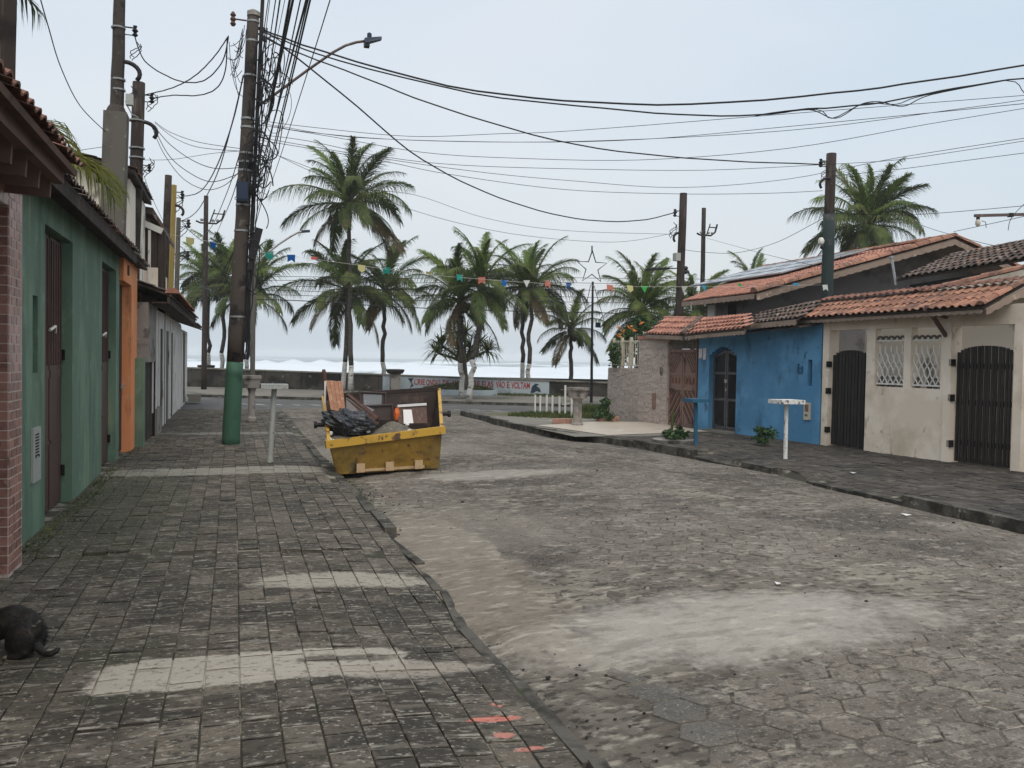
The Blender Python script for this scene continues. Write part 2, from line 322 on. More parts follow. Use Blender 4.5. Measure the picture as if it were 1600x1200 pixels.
M['gatewood'] = mat('brown wood gate', (0.21, 0.13, 0.105), [((0.07, 0.04, 0.032), 3, .5, .7), ((0.2, 0.13, 0.1), 12, .62, .72)], rough=.55)
M['redwood'] = mat('red brown post', (0.17, 0.075, 0.05), rough=.5)
M['gatedark'] = mat('black brown slats', (0.022, 0.018, 0.016), [((0.06, 0.05, 0.045), 2, .55, .72, (10, 10, .8))], rough=.6, vary=.3)
M['ironblack'] = mat('black iron', (0.022, 0.020, 0.022), [((.06, .05, .05), 9, .6, .7)], rough=.45, metal=.3)
M['irongrey'] = mat('grey iron frame', (0.10, 0.095, 0.10), [((.05, .045, .045), 9, .5, .7)], rough=.45, metal=.2)
M['white'] = mat('white paint', (0.68, 0.66, 0.61), [((0.33, 0.3, 0.26), 9, .58, .72)], rough=.6)
M['whitepeel'] = mat('peeling white paint', (0.66, 0.65, 0.62), [((0.10, 0.09, 0.075), 8, .52, .6, (2, 2, .8)), ((0.35, 0.33, 0.3), 14, .55, .68)], rough=.75)
M['cream'] = mat('cream railing', (0.52, 0.47, 0.36), [((0.3, 0.26, 0.19), 8, .58, .72)])
M['yellow'] = mat('yellow skip paint', (0.27, 0.155, 0.024), [((0.13, 0.075, 0.018), 1.6, .44, .62), ((0.50, 0.31, 0.04), 3, .58, .74), ((0.06, 0.038, 0.022), 3.5, .60, .66), ((0.11, 0.06, 0.03), 12, .60, .70), ((0.20, 0.15, 0.06), 2, .5, .64, (1, 1, .4), .6)], rough=.6, bump=[(2.5, .035), (9, .01)], spec=.35)
M['yellowedge'] = mat('bright yellow rim paint', (0.52, 0.30, 0.035), [((0.10, 0.055, 0.03), 7, .56, .62), ((0.4, 0.24, 0.04), 4, .5, .7)], rough=.4, spec=.5)
M['rust'] = mat('rusty brown steel', (0.036, 0.024, 0.020), [((0.09, 0.052, 0.038), 3, .5, .7), ((0.02, 0.015, 0.013), 5, .52, .7)], rough=.7)
M['bag'] = mat('black plastic bag', (0.012, 0.014, 0.018), rough=.28, spec=.6, bump=[(14, .02)])
M['woodlight'] = mat('reddish wood board', (0.29, 0.135, 0.075), [((0.42, 0.23, 0.13), 1.4, .5, .66, (14, 14, .8)), ((0.15, 0.07, 0.04), 2, .56, .7, (12, 12, .8))], rough=.6)
M['wooddark'] = mat('dark brown board', (0.09, 0.048, 0.036), [((0.18, 0.11, 0.08), 3, .56, .7, (8, 8, 1))], rough=.6)
M['cabinet'] = mat('purplish brown cabinet', (0.082, 0.060, 0.055), rough=.5)
M['glassgrey'] = mat('dusty grey glass', (0.26, 0.27, 0.28), [((0.4, 0.4, 0.4), 12, .5, .7)], rough=.35)
M['rubble'] = mat('grey sand and rubble', (0.13, 0.115, 0.09), [((0.24, 0.21, 0.17), 30, .5, .65), ((0.07, 0.06, 0.05), 12, .5, .7)], rough=.95, bump=[(60, .01)])
M['plywood'] = mat('pale wood block', (0.47, 0.33, 0.19), [((0.35, 0.23, 0.13), 14, .5, .7)])
M['box_w'] = mat('white sheet', (0.72, 0.70, 0.68), rough=.6)
M['redor'] = mat('orange plastic', (0.62, 0.13, 0.03), rough=.5)
M['cable'] = mat('black cable', (0.015, 0.016, 0.019), rough=.6)
M['steel'] = mat('galvanised steel', (0.30, 0.30, 0.30), [((0.14, 0.12, 0.11), 10, .55, .7)], rough=.5, metal=.6)
M['armbrown'] = mat('rusty lamp arm', (0.12, 0.085, 0.075), [((0.22, .2, .19), 8, .55, .7)], rough=.5, metal=.3)
M['lamp'] = mat('dark blue lamp housing', (0.018, 0.03, 0.06), rough=.4)
M['lampglass'] = mat('milky lamp glass', (0.55, 0.5, 0.42), rough=.2)
M['yellowpole'] = mat('ochre pole', (0.33, 0.24, 0.07), [((0.17, .12, .05), 2, .5, .7, (4, 4, .8))])
M['trunk'] = mat('palm bark', (0.075, 0.066, 0.055), [((0.15, 0.135, 0.115), 4, .5, .7, (1, 1, 4)), ((0.03, 0.027, 0.022), 3, .5, .7, (1, 1, 6))], bump=[(6, .03, (1, 1, 5))])
M['trunkw'] = mat('whitewashed bark', (0.50, 0.49, 0.46), [((0.13, 0.12, 0.10), 4, .52, .66, (1, 1, 2.5)), ((0.3, 0.28, 0.25), 9, .5, .7)], bump=[(6, .03, (1, 1, 5))])
M['frond'] = mat('palm frond', (0.062, 0.090, 0.026), [((0.12, 0.15, 0.04), .8, .46, .64), ((0.13, 0.10, 0.05), 1.7, .56, .66, (1, 1, 1), .7)], rough=.6, vary=.45, trans=.22, spec=.2)
M['frondtop'] = mat('backlit upper palm frond', (0.11, 0.165, 0.04), [((0.19, 0.24, 0.06), .8, .46, .66)], rough=.6, vary=.35, trans=.28, spec=.2)  # lighter copy of frond: top highlights and backlight put into the colour
M['frondold'] = mat('ageing palm frond', (0.13, 0.10, 0.045), [((0.20, 0.13, 0.06), .8, .48, .7), ((0.06, 0.07, 0.03), 1.5, .5, .7)], rough=.55, vary=.35, trans=.25)
M['frondyel'] = mat('yellowish frond', (0.25, 0.26, 0.06), [((0.12, 0.16, 0.04), 2, .5, .7)], rough=.5, vary=.35, trans=.3)
M['coconut'] = mat('coconut husk', (0.05, 0.045, 0.025), vary=.3)
M['leaf'] = mat('garden leaf', (0.035, 0.075, 0.022), [((0.07, 0.13, 0.03), 3, .5, .7)], rough=.5, vary=.5, trans=.2)
M['flower'] = mat('orange flower', (0.75, 0.27, 0.08), vary=.3, trans=.3)
M['grass'] = mat('grass blade', (0.07, 0.095, 0.028), [((0.17, 0.16, 0.05), 1.2, .5, .68)], vary=.5, trans=.25)
M['wall_sea'] = mat('dark mouldy seawall', (0.06, 0.055, 0.046), [((0.02, 0.019, 0.016), .9, .42, .58), ((0.22, 0.2, 0.17), 3, .6, .74)], bump=[(6, .02)])
M['wallcap'] = mat('seawall capping', (0.21, 0.20, 0.17), [((0.08, 0.075, 0.06), 1.5, .5, .7)])
M['mural'] = mat('pale blue mural paint', (0.42, 0.48, 0.51), [((0.26, 0.31, 0.33), 1.2, .5, .7), ((0.12, 0.12, 0.11), 2, .64, .74), ((0.58, 0.6, 0.6), 3, .62, .72)])
M['muralred'] = mat('red mural lettering', (0.36, 0.04, 0.035), [((0.45, 0.3, 0.28), 6, .6, .7)])
M['muralblue'] = mat('dark blue mural figure', (0.03, 0.05, 0.075), [((0.3, 0.35, 0.38), 5, .62, .7)])
M['salmon'] = mat('salmon step tiles', (0.48, 0.27, 0.2), [((0.3, 0.17, 0.12), 5, .5, .7)], vary=.2)
M['terrace'] = mat('pale terrace floor', (0.52, 0.45, 0.36), [((0.42, 0.36, 0.29), 2, .5, .7), ((0.66, 0.62, 0.56), 1, .6, .7)], rough=.4)
M['panel'] = mat('solar glass', (0.16, 0.20, 0.25), rough=.12, spec=.9)
M['alu'] = mat('aluminium', (0.5, 0.5, 0.5), rough=.4, metal=.6)
M['greywall'] = mat('grey roughcast', (0.17, 0.155, 0.15), [((0.10, 0.09, 0.085), 2, .5, .7)], rough=.95, bump=[(30, .01)])
M['fascia'] = mat('pale fascia board', (0.27, 0.20, 0.155), [((0.18, 0.13, 0.10), 3, .5, .7), ((.45, .38, .31), 8, .6, .7)], rough=.7)
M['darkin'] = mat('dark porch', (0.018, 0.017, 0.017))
M['notice'] = mat('printed notice', (0.66, 0.62, 0.62), [((0.35, 0.16, 0.18), 26, .56, .6), ((0.2, 0.25, 0.32), 34, .6, .63)])
M['bluetex'] = mat('bright blue roughcast', (0.07, 0.27, 0.55), [((0.02, 0.08, 0.2), 16, .52, .6)], bump=[(40, .02)])
for nm, c_ in dict(teal=(.04, .42, .34), blue_=(.02, .18, .52), red_=(.68, .12, .10), yellow_=(.66, .62, .30), salmon_=(.74, .30, .22), white_=(.72, .74, .70), green_=(.04, .5, .10), cyan_=(.03, .38, .62)).items():
    M['flag_' + nm] = mat('bunting ' + nm.strip('_'), c_, rough=.4, trans=.45)

# ---------------------------------------------------------------- terrain
def sstep(a, b, x):
    t = min(1, max(0, (x - a) / (b - a))); return t * t * (3 - 2 * t)
def lerp(a, b, t): return a + (b - a) * t
def curbL(Y): return 1.55 if Y < 9 else lerp(1.55, 1.33, sstep(9, 24, Y))
def curbR(Y): return 8.2 if Y < 14.6 else lerp(8.2, 6.9, sstep(14.6, 21, Y))
ROAD_END = 27.5
def gz_walkL(x, y):
    z = 0.0 + noise.noise(Vector((x * .8, y * .6, 3))) * .02
    z -= .022 * (1 - sstep(7.86, 7.9, y + .12 * x)) + .012 * math.exp(-((y - 5.6) / .5) ** 2) * sstep(-.2, 1.2, x)
    z += .05 * math.exp(-((y - 13.2) / .8) ** 2) + .05 * math.exp(-((y - 17.6) / .6) ** 2)
    e_ = sstep(0.4, 1.6, x)
    z -= e_ * (.062 if y < 8.2 else lerp(.062, .01, sstep(8.2, 9.0, y)))
    return z
def gz_road(x, y):
    t = (x - curbL(y)) / (curbR(y) - curbL(y)); t = min(1, max(0, t))
    z = -0.105 + 0.10 * math.sin(math.pi * t) ** .8
    z += noise.noise(Vector((x * .45, y * .35, 0))) * .05 * sstep(1.8, 2.8, x)
    z += .035 * math.exp(-((y - 12) / 1.2) ** 2) * sstep(1.6, 2.6, x)
    return z
def gz_walkR(x, y):
    z = 0.035 + noise.noise(Vector((x * .8, y * .6, 8))) * .012
    ramp_ = max(sstep(8.9, 9.4, y) * (1 - sstep(10.9, 11.4, y)), sstep(13.0, 13.3, y) * (1 - sstep(14.3, 14.6, y)))
    z -= ramp_ * .10 * (1 - sstep(curbR(y) + .1, curbR(y) + 1.1, x))
    return z
def sheet(name, xs, ys, zf, m_, smooth=True):
    mb = MB(); nx, ny = len(xs), len(ys)
    mb.v = [(xf, yf, zf(xf, yf)) for yf in ys for xf in xs]
    mb.f = [(j * nx + i, j * nx + i + 1, (j + 1) * nx + i + 1, (j + 1) * nx + i) for j in range(ny - 1) for i in range(nx - 1)]
    mb.m = [0] * len(mb.f)
    return mb.build(name, m_, smooth=smooth)
def lin(a, b, n): return [a + (b - a) * i / (n - 1) for i in range(n)]

WA = Vector((-1.96, 47.39, 0)); WB = Vector((17.07, 37.41, 0))       # seawall line
WD = (WB - WA).normalized(); WN = Vector((WD.y, -WD.x, 0))            # WN points towards the street
if WN.y > 0: WN = -WN
def WP(s, d, z=0): p = WA + WD * s + WN * d; return Vector((p.x, p.y, z))
def wall_hit(px, py, d=0.0):
    r_ = ray(px, py); o_ = WA + WN * d
    t = (o_ - CC).dot(WN) / r_.dot(WN); p = CC + r_ * t
    return (p - WA).dot(WD), p.z
SEAZ = -1.5
mb = MB()
a_, b_ = WP(-400, .3), WP(400, .3)
mb.add([(-600, -120, -.34), (600, -120, -.34), (b_.x, b_.y, -.34), (a_.x, a_.y, -.34)], [(0, 1, 2, 3)])
tag(mb.build('ground', M['ground']), kind='structure')
mb = MB(); mb.add([WP(-400, -.3, -.5), WP(400, -.3, -.5), WP(400, -30, SEAZ - .3), WP(-400, -30, SEAZ - .3)], [(0, 1, 2, 3)])
tag(mb.build('beach', M['sandy']), kind='structure')

# sea: rows parallel to the wall, real wave relief, foam as a material mask on wave height and distance
seam = mat('sea water', (0.20, 0.26, 0.28), rough=.25)
t = seam.node_tree; N = t.nodes; L = t.links; b = N['Principled BSDF']
at = N.new('ShaderNodeAttribute'); at.attribute_name = 'foam'
geo = N.new('ShaderNodeNewGeometry'); mpn = N.new('ShaderNodeMapping')
mpn.inputs['Rotation'].default_value = (0, 0, math.atan2(-WD.y, WD.x)); mpn.inputs['Scale'].default_value = (.25, 1, 1)
L.new(geo.outputs['Position'], mpn.inputs[0])
nz_ = N.new('ShaderNodeTexNoise'); nz_.inputs['Scale'].default_value = .12; nz_.inputs['Detail'].default_value = 8; nz_.inputs['Roughness'].default_value = .65
L.new(mpn.outputs[0], nz_.inputs[0])
ma = N.new('ShaderNodeMath'); ma.operation = 'ADD'; L.new(at.outputs['Fac'], ma.inputs[0]); L.new(nz_.outputs[0], ma.inputs[1])
mr = N.new('ShaderNodeMapRange'); mr.interpolation_type = 'SMOOTHSTEP'; mr.inputs[1].default_value = .90; mr.inputs[2].default_value = 1.12; L.new(ma.outputs[0], mr.inputs[0])
mx = N.new('ShaderNodeMixRGB'); mx.inputs[1].default_value = (0.24, 0.29, 0.30, 1); mx.inputs[2].default_value = (.66, .70, .73, 1)
L.new(mr.outputs[0], mx.inputs[0]); L.new(mx.outputs[0], b.inputs['Base Color'])
mr2 = N.new('ShaderNodeMapRange'); mr2.inputs[3].default_value = .35; mr2.inputs[4].default_value = .95; L.new(mr.outputs[0], mr2.inputs[0]); L.new(mr2.outputs[0], b.inputs['Roughness'])
mb = MB(); foam = []
ds = [16]
while ds[-1] < 1900: ds.append(ds[-1] * 1.022 + .2)
ss = [math.copysign(abs(q) ** 1.45, q) for q in lin(-105, 105, 200)]
for d_ in ds:
    for s_ in ss:
        s2 = s_ * (1 + d_ / 300) + 30
        ph = d_ / 17.0 + noise.noise(Vector((s2 * .012, d_ * .012, 0))) * 2.6
        crest = max(0, math.cos(ph * 2 * math.pi * .5)) ** 4
        fade = math.exp(-d_ / 420)
        amp = (.4 + 2.6 * max(0, noise.noise(Vector((s2 * .016, d_ * .012, 5))) + .25)) * sstep(14, 110, d_) * fade
        h_ = crest * amp * 1.5 + noise.noise(Vector((s2 * .12, d_ * .3, 2))) * .5 * fade
        p = WP(s2, -d_, SEAZ + h_)
        mb.v.append(tuple(p))
        near = 1 - sstep(130, 340, d_)
        foam.append(.27 + .30 * near + crest * .34 * (1 - sstep(300, 1500, d_)) * (.4 + amp) + .30 * noise.noise(Vector((s2 * .015, d_ * .035, 9))))
nx = len(ss)
mb.f = [(j * nx + i, j * nx + i + 1, (j + 1) * nx + i + 1, (j + 1) * nx + i) for j in range(len(ds) - 1) for i in range(nx - 1)]
mb.m = [0] * len(mb.f)
sea = tag(mb.build('sea', seam, smooth=True), kind='structure')
fa = sea.data.attributes.new('foam', 'FLOAT', 'POINT'); fa.data.foreach_set('value', foam)

# promenade strip along the wall, cross road, road markings
PK = 7.2      # depth of the promenade from the wall to its kerb
mb = MB()
q = [WP(-90, .12, 0.0), WP(90, .12, 0.0), WP(90, PK, -.03), WP(-90, PK, -.03)]
mb.add([p - Vector((0, 0, .25)) for p in q] + q, [(0, 1, 2, 3), (7, 6, 5, 4), (0, 4, 5, 1), (1, 5, 6, 2), (2, 6, 7, 3), (3, 7, 4, 0)])
tag(mb.build('promenade', M['prom']), kind='structure')
mb = MB(); 
for k in range(-45, 45):
    a = WP(k * 2, PK + .002, -.2); b2 = WP(k * 2 + 1.97, PK + .002, -.2)
    mb.hexa([a, b2, b2 + WN * .14, a + WN * .14, a + Vector((0, 0, .18)), b2 + Vector((0, 0, .18)), b2 + WN * .14 + Vector((0, 0, .17)), a + WN * .14 + Vector((0, 0, .17))])
tag(mb.build('promenade_kerb', M['curb']), kind='structure')
mb = MB(); mb.add([WP(-90, PK, -.13), WP(90, PK, -.13), WP(90, 19.5, -.13), WP(-90, 19.5, -.13)], [(3, 2, 1, 0)])
tag(mb.build('cross_road', M['asphalt']), kind='structure')
for (x0, x1, y) in [(378, 392, 631), (400, 418, 632), (430, 446, 632), (462, 476, 633), (490, 506, 633), (636, 658, 636), (712, 726, 640), (744, 760, 641), (775, 790, 642)]:
    a, b2 = G(x0, y, -.122), G(x1, y + 1, -.122); n_ = Vector((-.35, .9, 0)) * .55
    mb = MB(); mb.add([a, b2, b2 + n_, a + n_], [(0, 1, 2, 3)])
    tag(mb.build('road_marking', M['roadpaint']), kind='structure')

# street: bed sheets, curbs, pavers
xsr = lin(1.5, 8.9, 75)
def bedz(x, y):
    z = gz_road(x, y) - .0055 + .0075 * sstep(-.05, .35, noise.noise(Vector((x * .55, y * .45, 7))))
    if x < 1.95: z += .0 * sstep(-.2, .4, noise.noise(Vector((x * 2, y * 1.3, 4)))) * (1 - sstep(1.75, 1.95, x))
    for (cx, cy, rx, ry, *_r) in (road_patches[0], road_patches[1], road_patches[2]):
        d_ = ((x - cx) / rx) ** 2 + ((y - cy) / ry) ** 2 + noise.noise(Vector((x * 2, y * 2, 1))) * .9
        z += .019 * (1 - sstep(.5, 1.3, d_))
    return z + noise.noise(Vector((x * 6, y * 6, 1))) * .003
tag(sheet('street_bed', xsr, [1.0 + .12 * i for i in range(int((ROAD_END - 1) / .12))] + [ROAD_END, 31.5], lambda x, y: bedz(x, y) if y < 28 else -.15, M['bed']), kind='structure')
tag(sheet('street_bed_apron', lin(-1.0, 9.5, 20), lin(-8, 1.0, 12), lambda x, y: -.06, M['bed']), kind='structure')

def visible(p, m_=30):
    x, y = proj(p); return -m_ < x < 1600 + m_ and -m_ < y < 1200 + m_ and p[1] > 1
def worn_block(name, w_, l_, h=.05):
    mb = MB(); x = w_ / 2; y = l_ / 2; e_ = .028; xs = (-x, -x + .004, x - .004, x); rows_ = [(-y, -.005), (-y + .006, -.0012), (-y + e_, 0), (y - e_ * .6, 0), (y - .005, -.001), (y, -.005)]
    for yy_, zz_ in rows_:
        for i, xx in enumerate(xs): mb.v.append((xx, yy_, zz_ - (.003 if i in (0, 3) else 0)))
    for j in range(5):
        for i in range(3): mb.f.append((j * 4 + i, j * 4 + i + 1, j * 4 + i + 5, j * 4 + i + 4)); mb.m.append(1 if j in (1, 3) else 0)
    b0 = len(mb.v); per = [0, 3, 23, 20]
    for i in per: mb.v.append((mb.v[i][0], mb.v[i][1], -h))
    for k in range(4): mb.f.append((b0 + k, b0 + (k + 1) % 4, per[(k + 1) % 4], per[k])); mb.m.append(0)
    return mb, mb.mesh(name, [M['paver'], M['paverworn']])
def block_mesh(name, poly, m_, h=.05, bev=.008):
    mb = MB(); n = len(poly); c = Vector((sum(p[0] for p in poly) / n, sum(p[1] for p in poly) / n))
    mb.v = [(p[0] + (c.x - p[0]) * bev / .1, p[1] + (c.y - p[1]) * bev / .1, 0) for p in poly] + [(p[0], p[1], -bev * .7) for p in poly] + [(p[0], p[1], -h) for p in poly]
    mb.f = [tuple(range(n))] + [(n + i, n + (i + 1) % n, (i + 1) % n, i) for i in range(n)] + [(2 * n + i, 2 * n + (i + 1) % n, n + (i + 1) % n, n + i) for i in range(n)]
    mb.m = [0] * len(mb.f)
    return mb, mb.mesh(name, m_)
def lay(spots, name, bmb, me, root, m_, zf, limit=300, jz=.003, jt=.012, jr=.012, skip=None):
    """spots: (x, y, sx, sy). nearest visible `limit` are objects, the rest one mesh"""
    vis = [s_ for s_ in spots if visible((s_[0], s_[1], 0), 60)]
    vis.sort(key=lambda s_: math.hypot(s_[0], s_[1])); near = set(map(id, vis[:limit]))
    rest = MB()
    q = random.Random(3)
    for s_ in spots:
        x, y, sx, sy = s_
        e_ = .05
        nrm = Vector((-(zf(x + e_, y) - zf(x - e_, y)) / (2 * e_) + q.gauss(0, jt), -(zf(x, y + e_) - zf(x, y - e_)) / (2 * e_) + q.gauss(0, jt), 1)).normalized()
        a = q.gauss(0, jr)
        mw = frame((x, y, zf(x, y) + q.gauss(0, jz)), (math.cos(a), math.sin(a), -(nrm.x * math.cos(a) + nrm.y * math.sin(a)) / nrm.z), None, nrm)
        mw = mw @ Matrix.Diagonal((sx, sy, 1, 1))
        if id(s_) in near: inst(name, me, root, mw)
        else:
            n0 = len(rest.v); rest.v.extend([tuple(mw @ Vector(v)) for v in bmb.v]); rest.f.extend([tuple(i + n0 for i in f) for f in bmb.f]); rest.m.extend(bmb.m)
    o = rest.build(name + '_field', m_, parent=root); tag(o, kind='stuff'); return o

# curbs
def curb_line(name, xf, ys, side, zt, gaps=(), h=.3, wd=.13):
    root = tag(thing(name, (xf(ys[0]), ys[0], 0), None, None), kind='structure')
    q = random.Random(5)
    y = ys[0]
    while y < ys[1]:
        ln = q.uniform(.8, 1.05); y1 = min(y + ln, ys[1])
        if not any(g0 < (y + y1) / 2 < g1 for g0, g1 in gaps):
            x0, x1 = xf(y) + q.uniform(-.03, .03), xf(y1) + q.uniform(-.03, .03); z0 = zt + q.uniform(-.012, .012); z1 = z0 + q.uniform(-.01, .01)
            mb = MB(); g = .006; sgn = side
            mb.hexa([(x0, y + g, z0 - h), (x0 + sgn * wd, y + g, z0 - h), (x1 + sgn * wd, y1 - g, z1 - h), (x1, y1 - g, z1 - h),
                     (x0 + sgn * .012, y + g, z0), (x0 + sgn * wd, y + g, z0 + .002), (x1 + sgn * wd, y1 - g, z1 + .002), (x1 + sgn * .012, y1 - g, z1)] if sgn > 0 else
                    [(x0 - wd, y + g, z0 - h), (x0, y + g, z0 - h), (x1, y1 - g, z1 - h), (x1 - wd, y1 - g, z1 - h),
                     (x0 - wd, y + g, z0 + .002), (x0 - .012, y + g, z0), (x1 - .012, y1 - g, z1), (x1 - wd, y1 - g, z1 + .002)])
            mb.build('curb_stone', M['curb'], parent=root)
        y = y1
    return root
curb_line('left_curb', lambda y: curbL(y) + .02, (8.5, 27.0), -1, -0.008, gaps=[(12.0, 13.3), (18.5, 19.8)])
curb_line('near_left_curb', lambda y: curbL(y) + .02 + .04 * math.sin(y * 2.1), (1.5, 8.5), -1, -.080, wd=.09)
gut = tag(thing('gutter', (1.75, 6, -.1), None, None), kind='structure')
q = random.Random(31); y = 1.2
while y < 26:
    ln = q.uniform(.7, 1.1); x0, x1 = curbL(y) + .03, curbL(y) + .33; za_, zb_ = -.112 + q.uniform(-.006, .006), -.112 + q.uniform(-.006, .006)
    xa, xb2 = curbL(y + ln) + .03, curbL(y + ln) + .33 + q.uniform(-.02, .02)
    mb = MB(); mb.hexa([(x0, y + .004, -.2), (x1, y + .004, -.2), (xb2, y + ln - .004, -.2), (xa, y + ln - .004, -.2), (x0, y + .004, za_), (x1, y + .004, za_ + .008), (xb2, y + ln - .004, zb_ + .008), (xa, y + ln - .004, zb_)])
    mb.build('gutter_slab', M['gutterc'], parent=gut); y += ln
curb_line('right_curb', lambda y: curbR(y) - .02, (5.0, 26.5), 1, 0.045, gaps=[(8.95, 11.3), (12.9, 14.6)])
curb_line('right_ramp_curb', lambda y: curbR(y) - .0, (8.95, 14.6), 1, -.062, gaps=[(11.3, 12.9)])

# street pavers (hexagons, 0.30 point to point)
street = tag(thing('street', (4.5, 8, 0), None, None), kind='structure')
hr = .1505
hexp = [(hr * math.cos(R(60 * k)), hr * math.sin(R(60 * k))) for k in range(6)]
bm_, me_ = block_mesh('paver', hexp, M['hex'], bev=.005)
spots = []
hx = 1.5 * .158; hy = math.sqrt(3) * .158
i = 0; x = 1.70
while x < 8.2:
    y = 1.4 + (hy / 2 if i % 2 else 0)
    while y < ROAD_END:
        if curbL(y) + (.42 if y < 9 else .34) < x < curbR(y) - .1: spots.append((x + rnd.gauss(0, .002), y + rnd.gauss(0, .003), 1, 1))
        y += hy
    x += hx; i += 1
lay(spots, 'paver', bm_, me_, street, M['hex'], gz_road, jz=.0012, jt=.009)

# left sidewalk
walkL = tag(thing('left_sidewalk', (0, 8, 0), None, None), kind='structure')
tag(sheet('left_sidewalk_bed', lin(-2.4, 1.49, 42), [-2 + .25 * k for k in range(121)], lambda x, y: gz_walkL(x, y) - .011, M['walkbed']), kind='structure')
bw, bl = .178, .186
rect = [(-.5 * bw + .004, -.5 * bl + .0035), (.5 * bw - .004, -.5 * bl + .0035), (.5 * bw - .004, .5 * bl - .0035), (-.5 * bw + .004, .5 * bl - .0035)]
bm_, me_ = worn_block('paver', bw - .008, bl - .007)
spots = []
for ci in range(18):
    x = 1.478 - bw / 2 - ci * bw
    y = 2.2 + rnd.random() * bl
    while y < 28:
        ln = rnd.choice([1, 1, 1, .5, 1.5]) if y > 2 else 1
        if x + bw / 2 < curbL(y) - .055: spots.append((x + .004 * math.sin(y * .9 + ci * .1), y + bl * ln / 2, 1, ln))
        y += bl * ln
lay(spots, 'paver', bm_, me_, walkL, [M['paver'], M['paverworn']], gz_walkL, jz=.003, jt=.018)

# right sidewalk
walkR = tag(thing('right_sidewalk', (10, 12, 0), None, None), kind='structure')
tag(sheet('right_sidewalk_bed', lin(6.8, 12.6, 50), [3 + .25 * k for k in range(66)], lambda x, y: gz_walkR(x, y) - .011 if x > curbR(y) + .05 else -.2, M['walkbed']), kind='structure')
spots = []
for ci in range(30):
    x = 7.0 + ci * bw
    y = 4.0 + rnd.random() * bl
    while y < 17.6:
        if curbR(y) + .2 < x < 12.2 and y < 17.3 + (x - 8) * .1: spots.append((x, y + bl / 2, 1, 1))
        y += bl
me_ = me_.copy(); me_.materials.clear(); me_.materials.append(M['paverdark']); me_.materials.append(M['paverdark'])
lay(spots, 'paver', bm_, me_, walkR, [M['paverdark'], M['paverdark']], gz_walkR, jz=.003, jt=.015, limit=300)
# smooth pale cement terrace in front of the stone wall, and the walk beyond it
mb = MB(); mb.add([(7.05 + .9, 17.55, .052), (10.9, 18.2, .052), (10.9, 21.2, .052), (9.6, 21.6, .052), (7.3, 20.4, .052)], [(0, 1, 2, 3, 4)])
tag(mb.build('terrace', M['terrace']), kind='structure')
mb = MB(); mb.add([(7.1, 17.4, .04), (9.5, 17.4, .04), (10.6, 21, .04), (10.6, 22.5, .04), (6.95, 24.5, .02), (6.95, 20.5, .04)], [(0, 1, 2, 3, 4, 5)])
tag(mb.build('corner_pavement', M['prom']), kind='structure')
mb = MB(); mb.add([(6.95, 24.4, .0), (10.6, 22.4, .0), (13.0, 25.5, -.02), (8.0, 27.3, -.06)], [(0, 1, 2, 3)])
tag(mb.build('grass_verge_soil', M['ground']), kind='structure')

# ================================================================ buildings
class Fac:      # a vertical facade plane from A to B, outward normal towards the street (side = -1: faces -X, +1: faces +X)
    def __init__(s, A, B, side):
        s.A = Vector((*A, 0)); s.B = Vector((*B, 0)); s.t = (s.B - s.A).normalized(); s.len = (s.B - s.A).length
        n = Vector((s.t.y, -s.t.x, 0)); s.n = n if n.x * side > 0 else -n
    def hit(s, px, py, d=0.0):
        o = s.A + s.n * d; r_ = ray(px, py); t = (o - CC).dot(s.n) / r_.dot(s.n); p = CC + r_ * t
        return (p - s.A).dot(s.t), p.z
    def P(s, u, d, z): p = s.A + s.t * u + s.n * d; return Vector((p.x, p.y, z))
    def box(s, mb, u0, u1, d0, d1, z0, z1, mi=0):
        return mb.hexa([s.P(u0, d0, z0), s.P(u1, d0, z0), s.P(u1, d1, z0), s.P(u0, d1, z0), s.P(u0, d0, z1), s.P(u1, d0, z1), s.P(u1, d1, z1), s.P(u0, d1, z1)], mi)
    def wall(s, mb, u0, u1, d0, d1, z0, z1, holes=()):
        us = sorted(set([u0, u1] + [h[0] for h in holes] + [h[1] for h in holes])); us = [u for u in us if u0 <= u <= u1]
        for a, b in zip(us, us[1:]):
            m_ = (a + b) / 2; hs = sorted([(h[2], h[3]) for h in holes if h[0] < m_ < h[1]]); z = z0
            for (h0, h1) in hs:
                if h0 > z + .001: s.box(mb, a, b, d0, d1, z, h0)
                z = max(z, h1)
            if z < z1 - .001: s.box(mb, a, b, d0, d1, z, z1)
        return mb

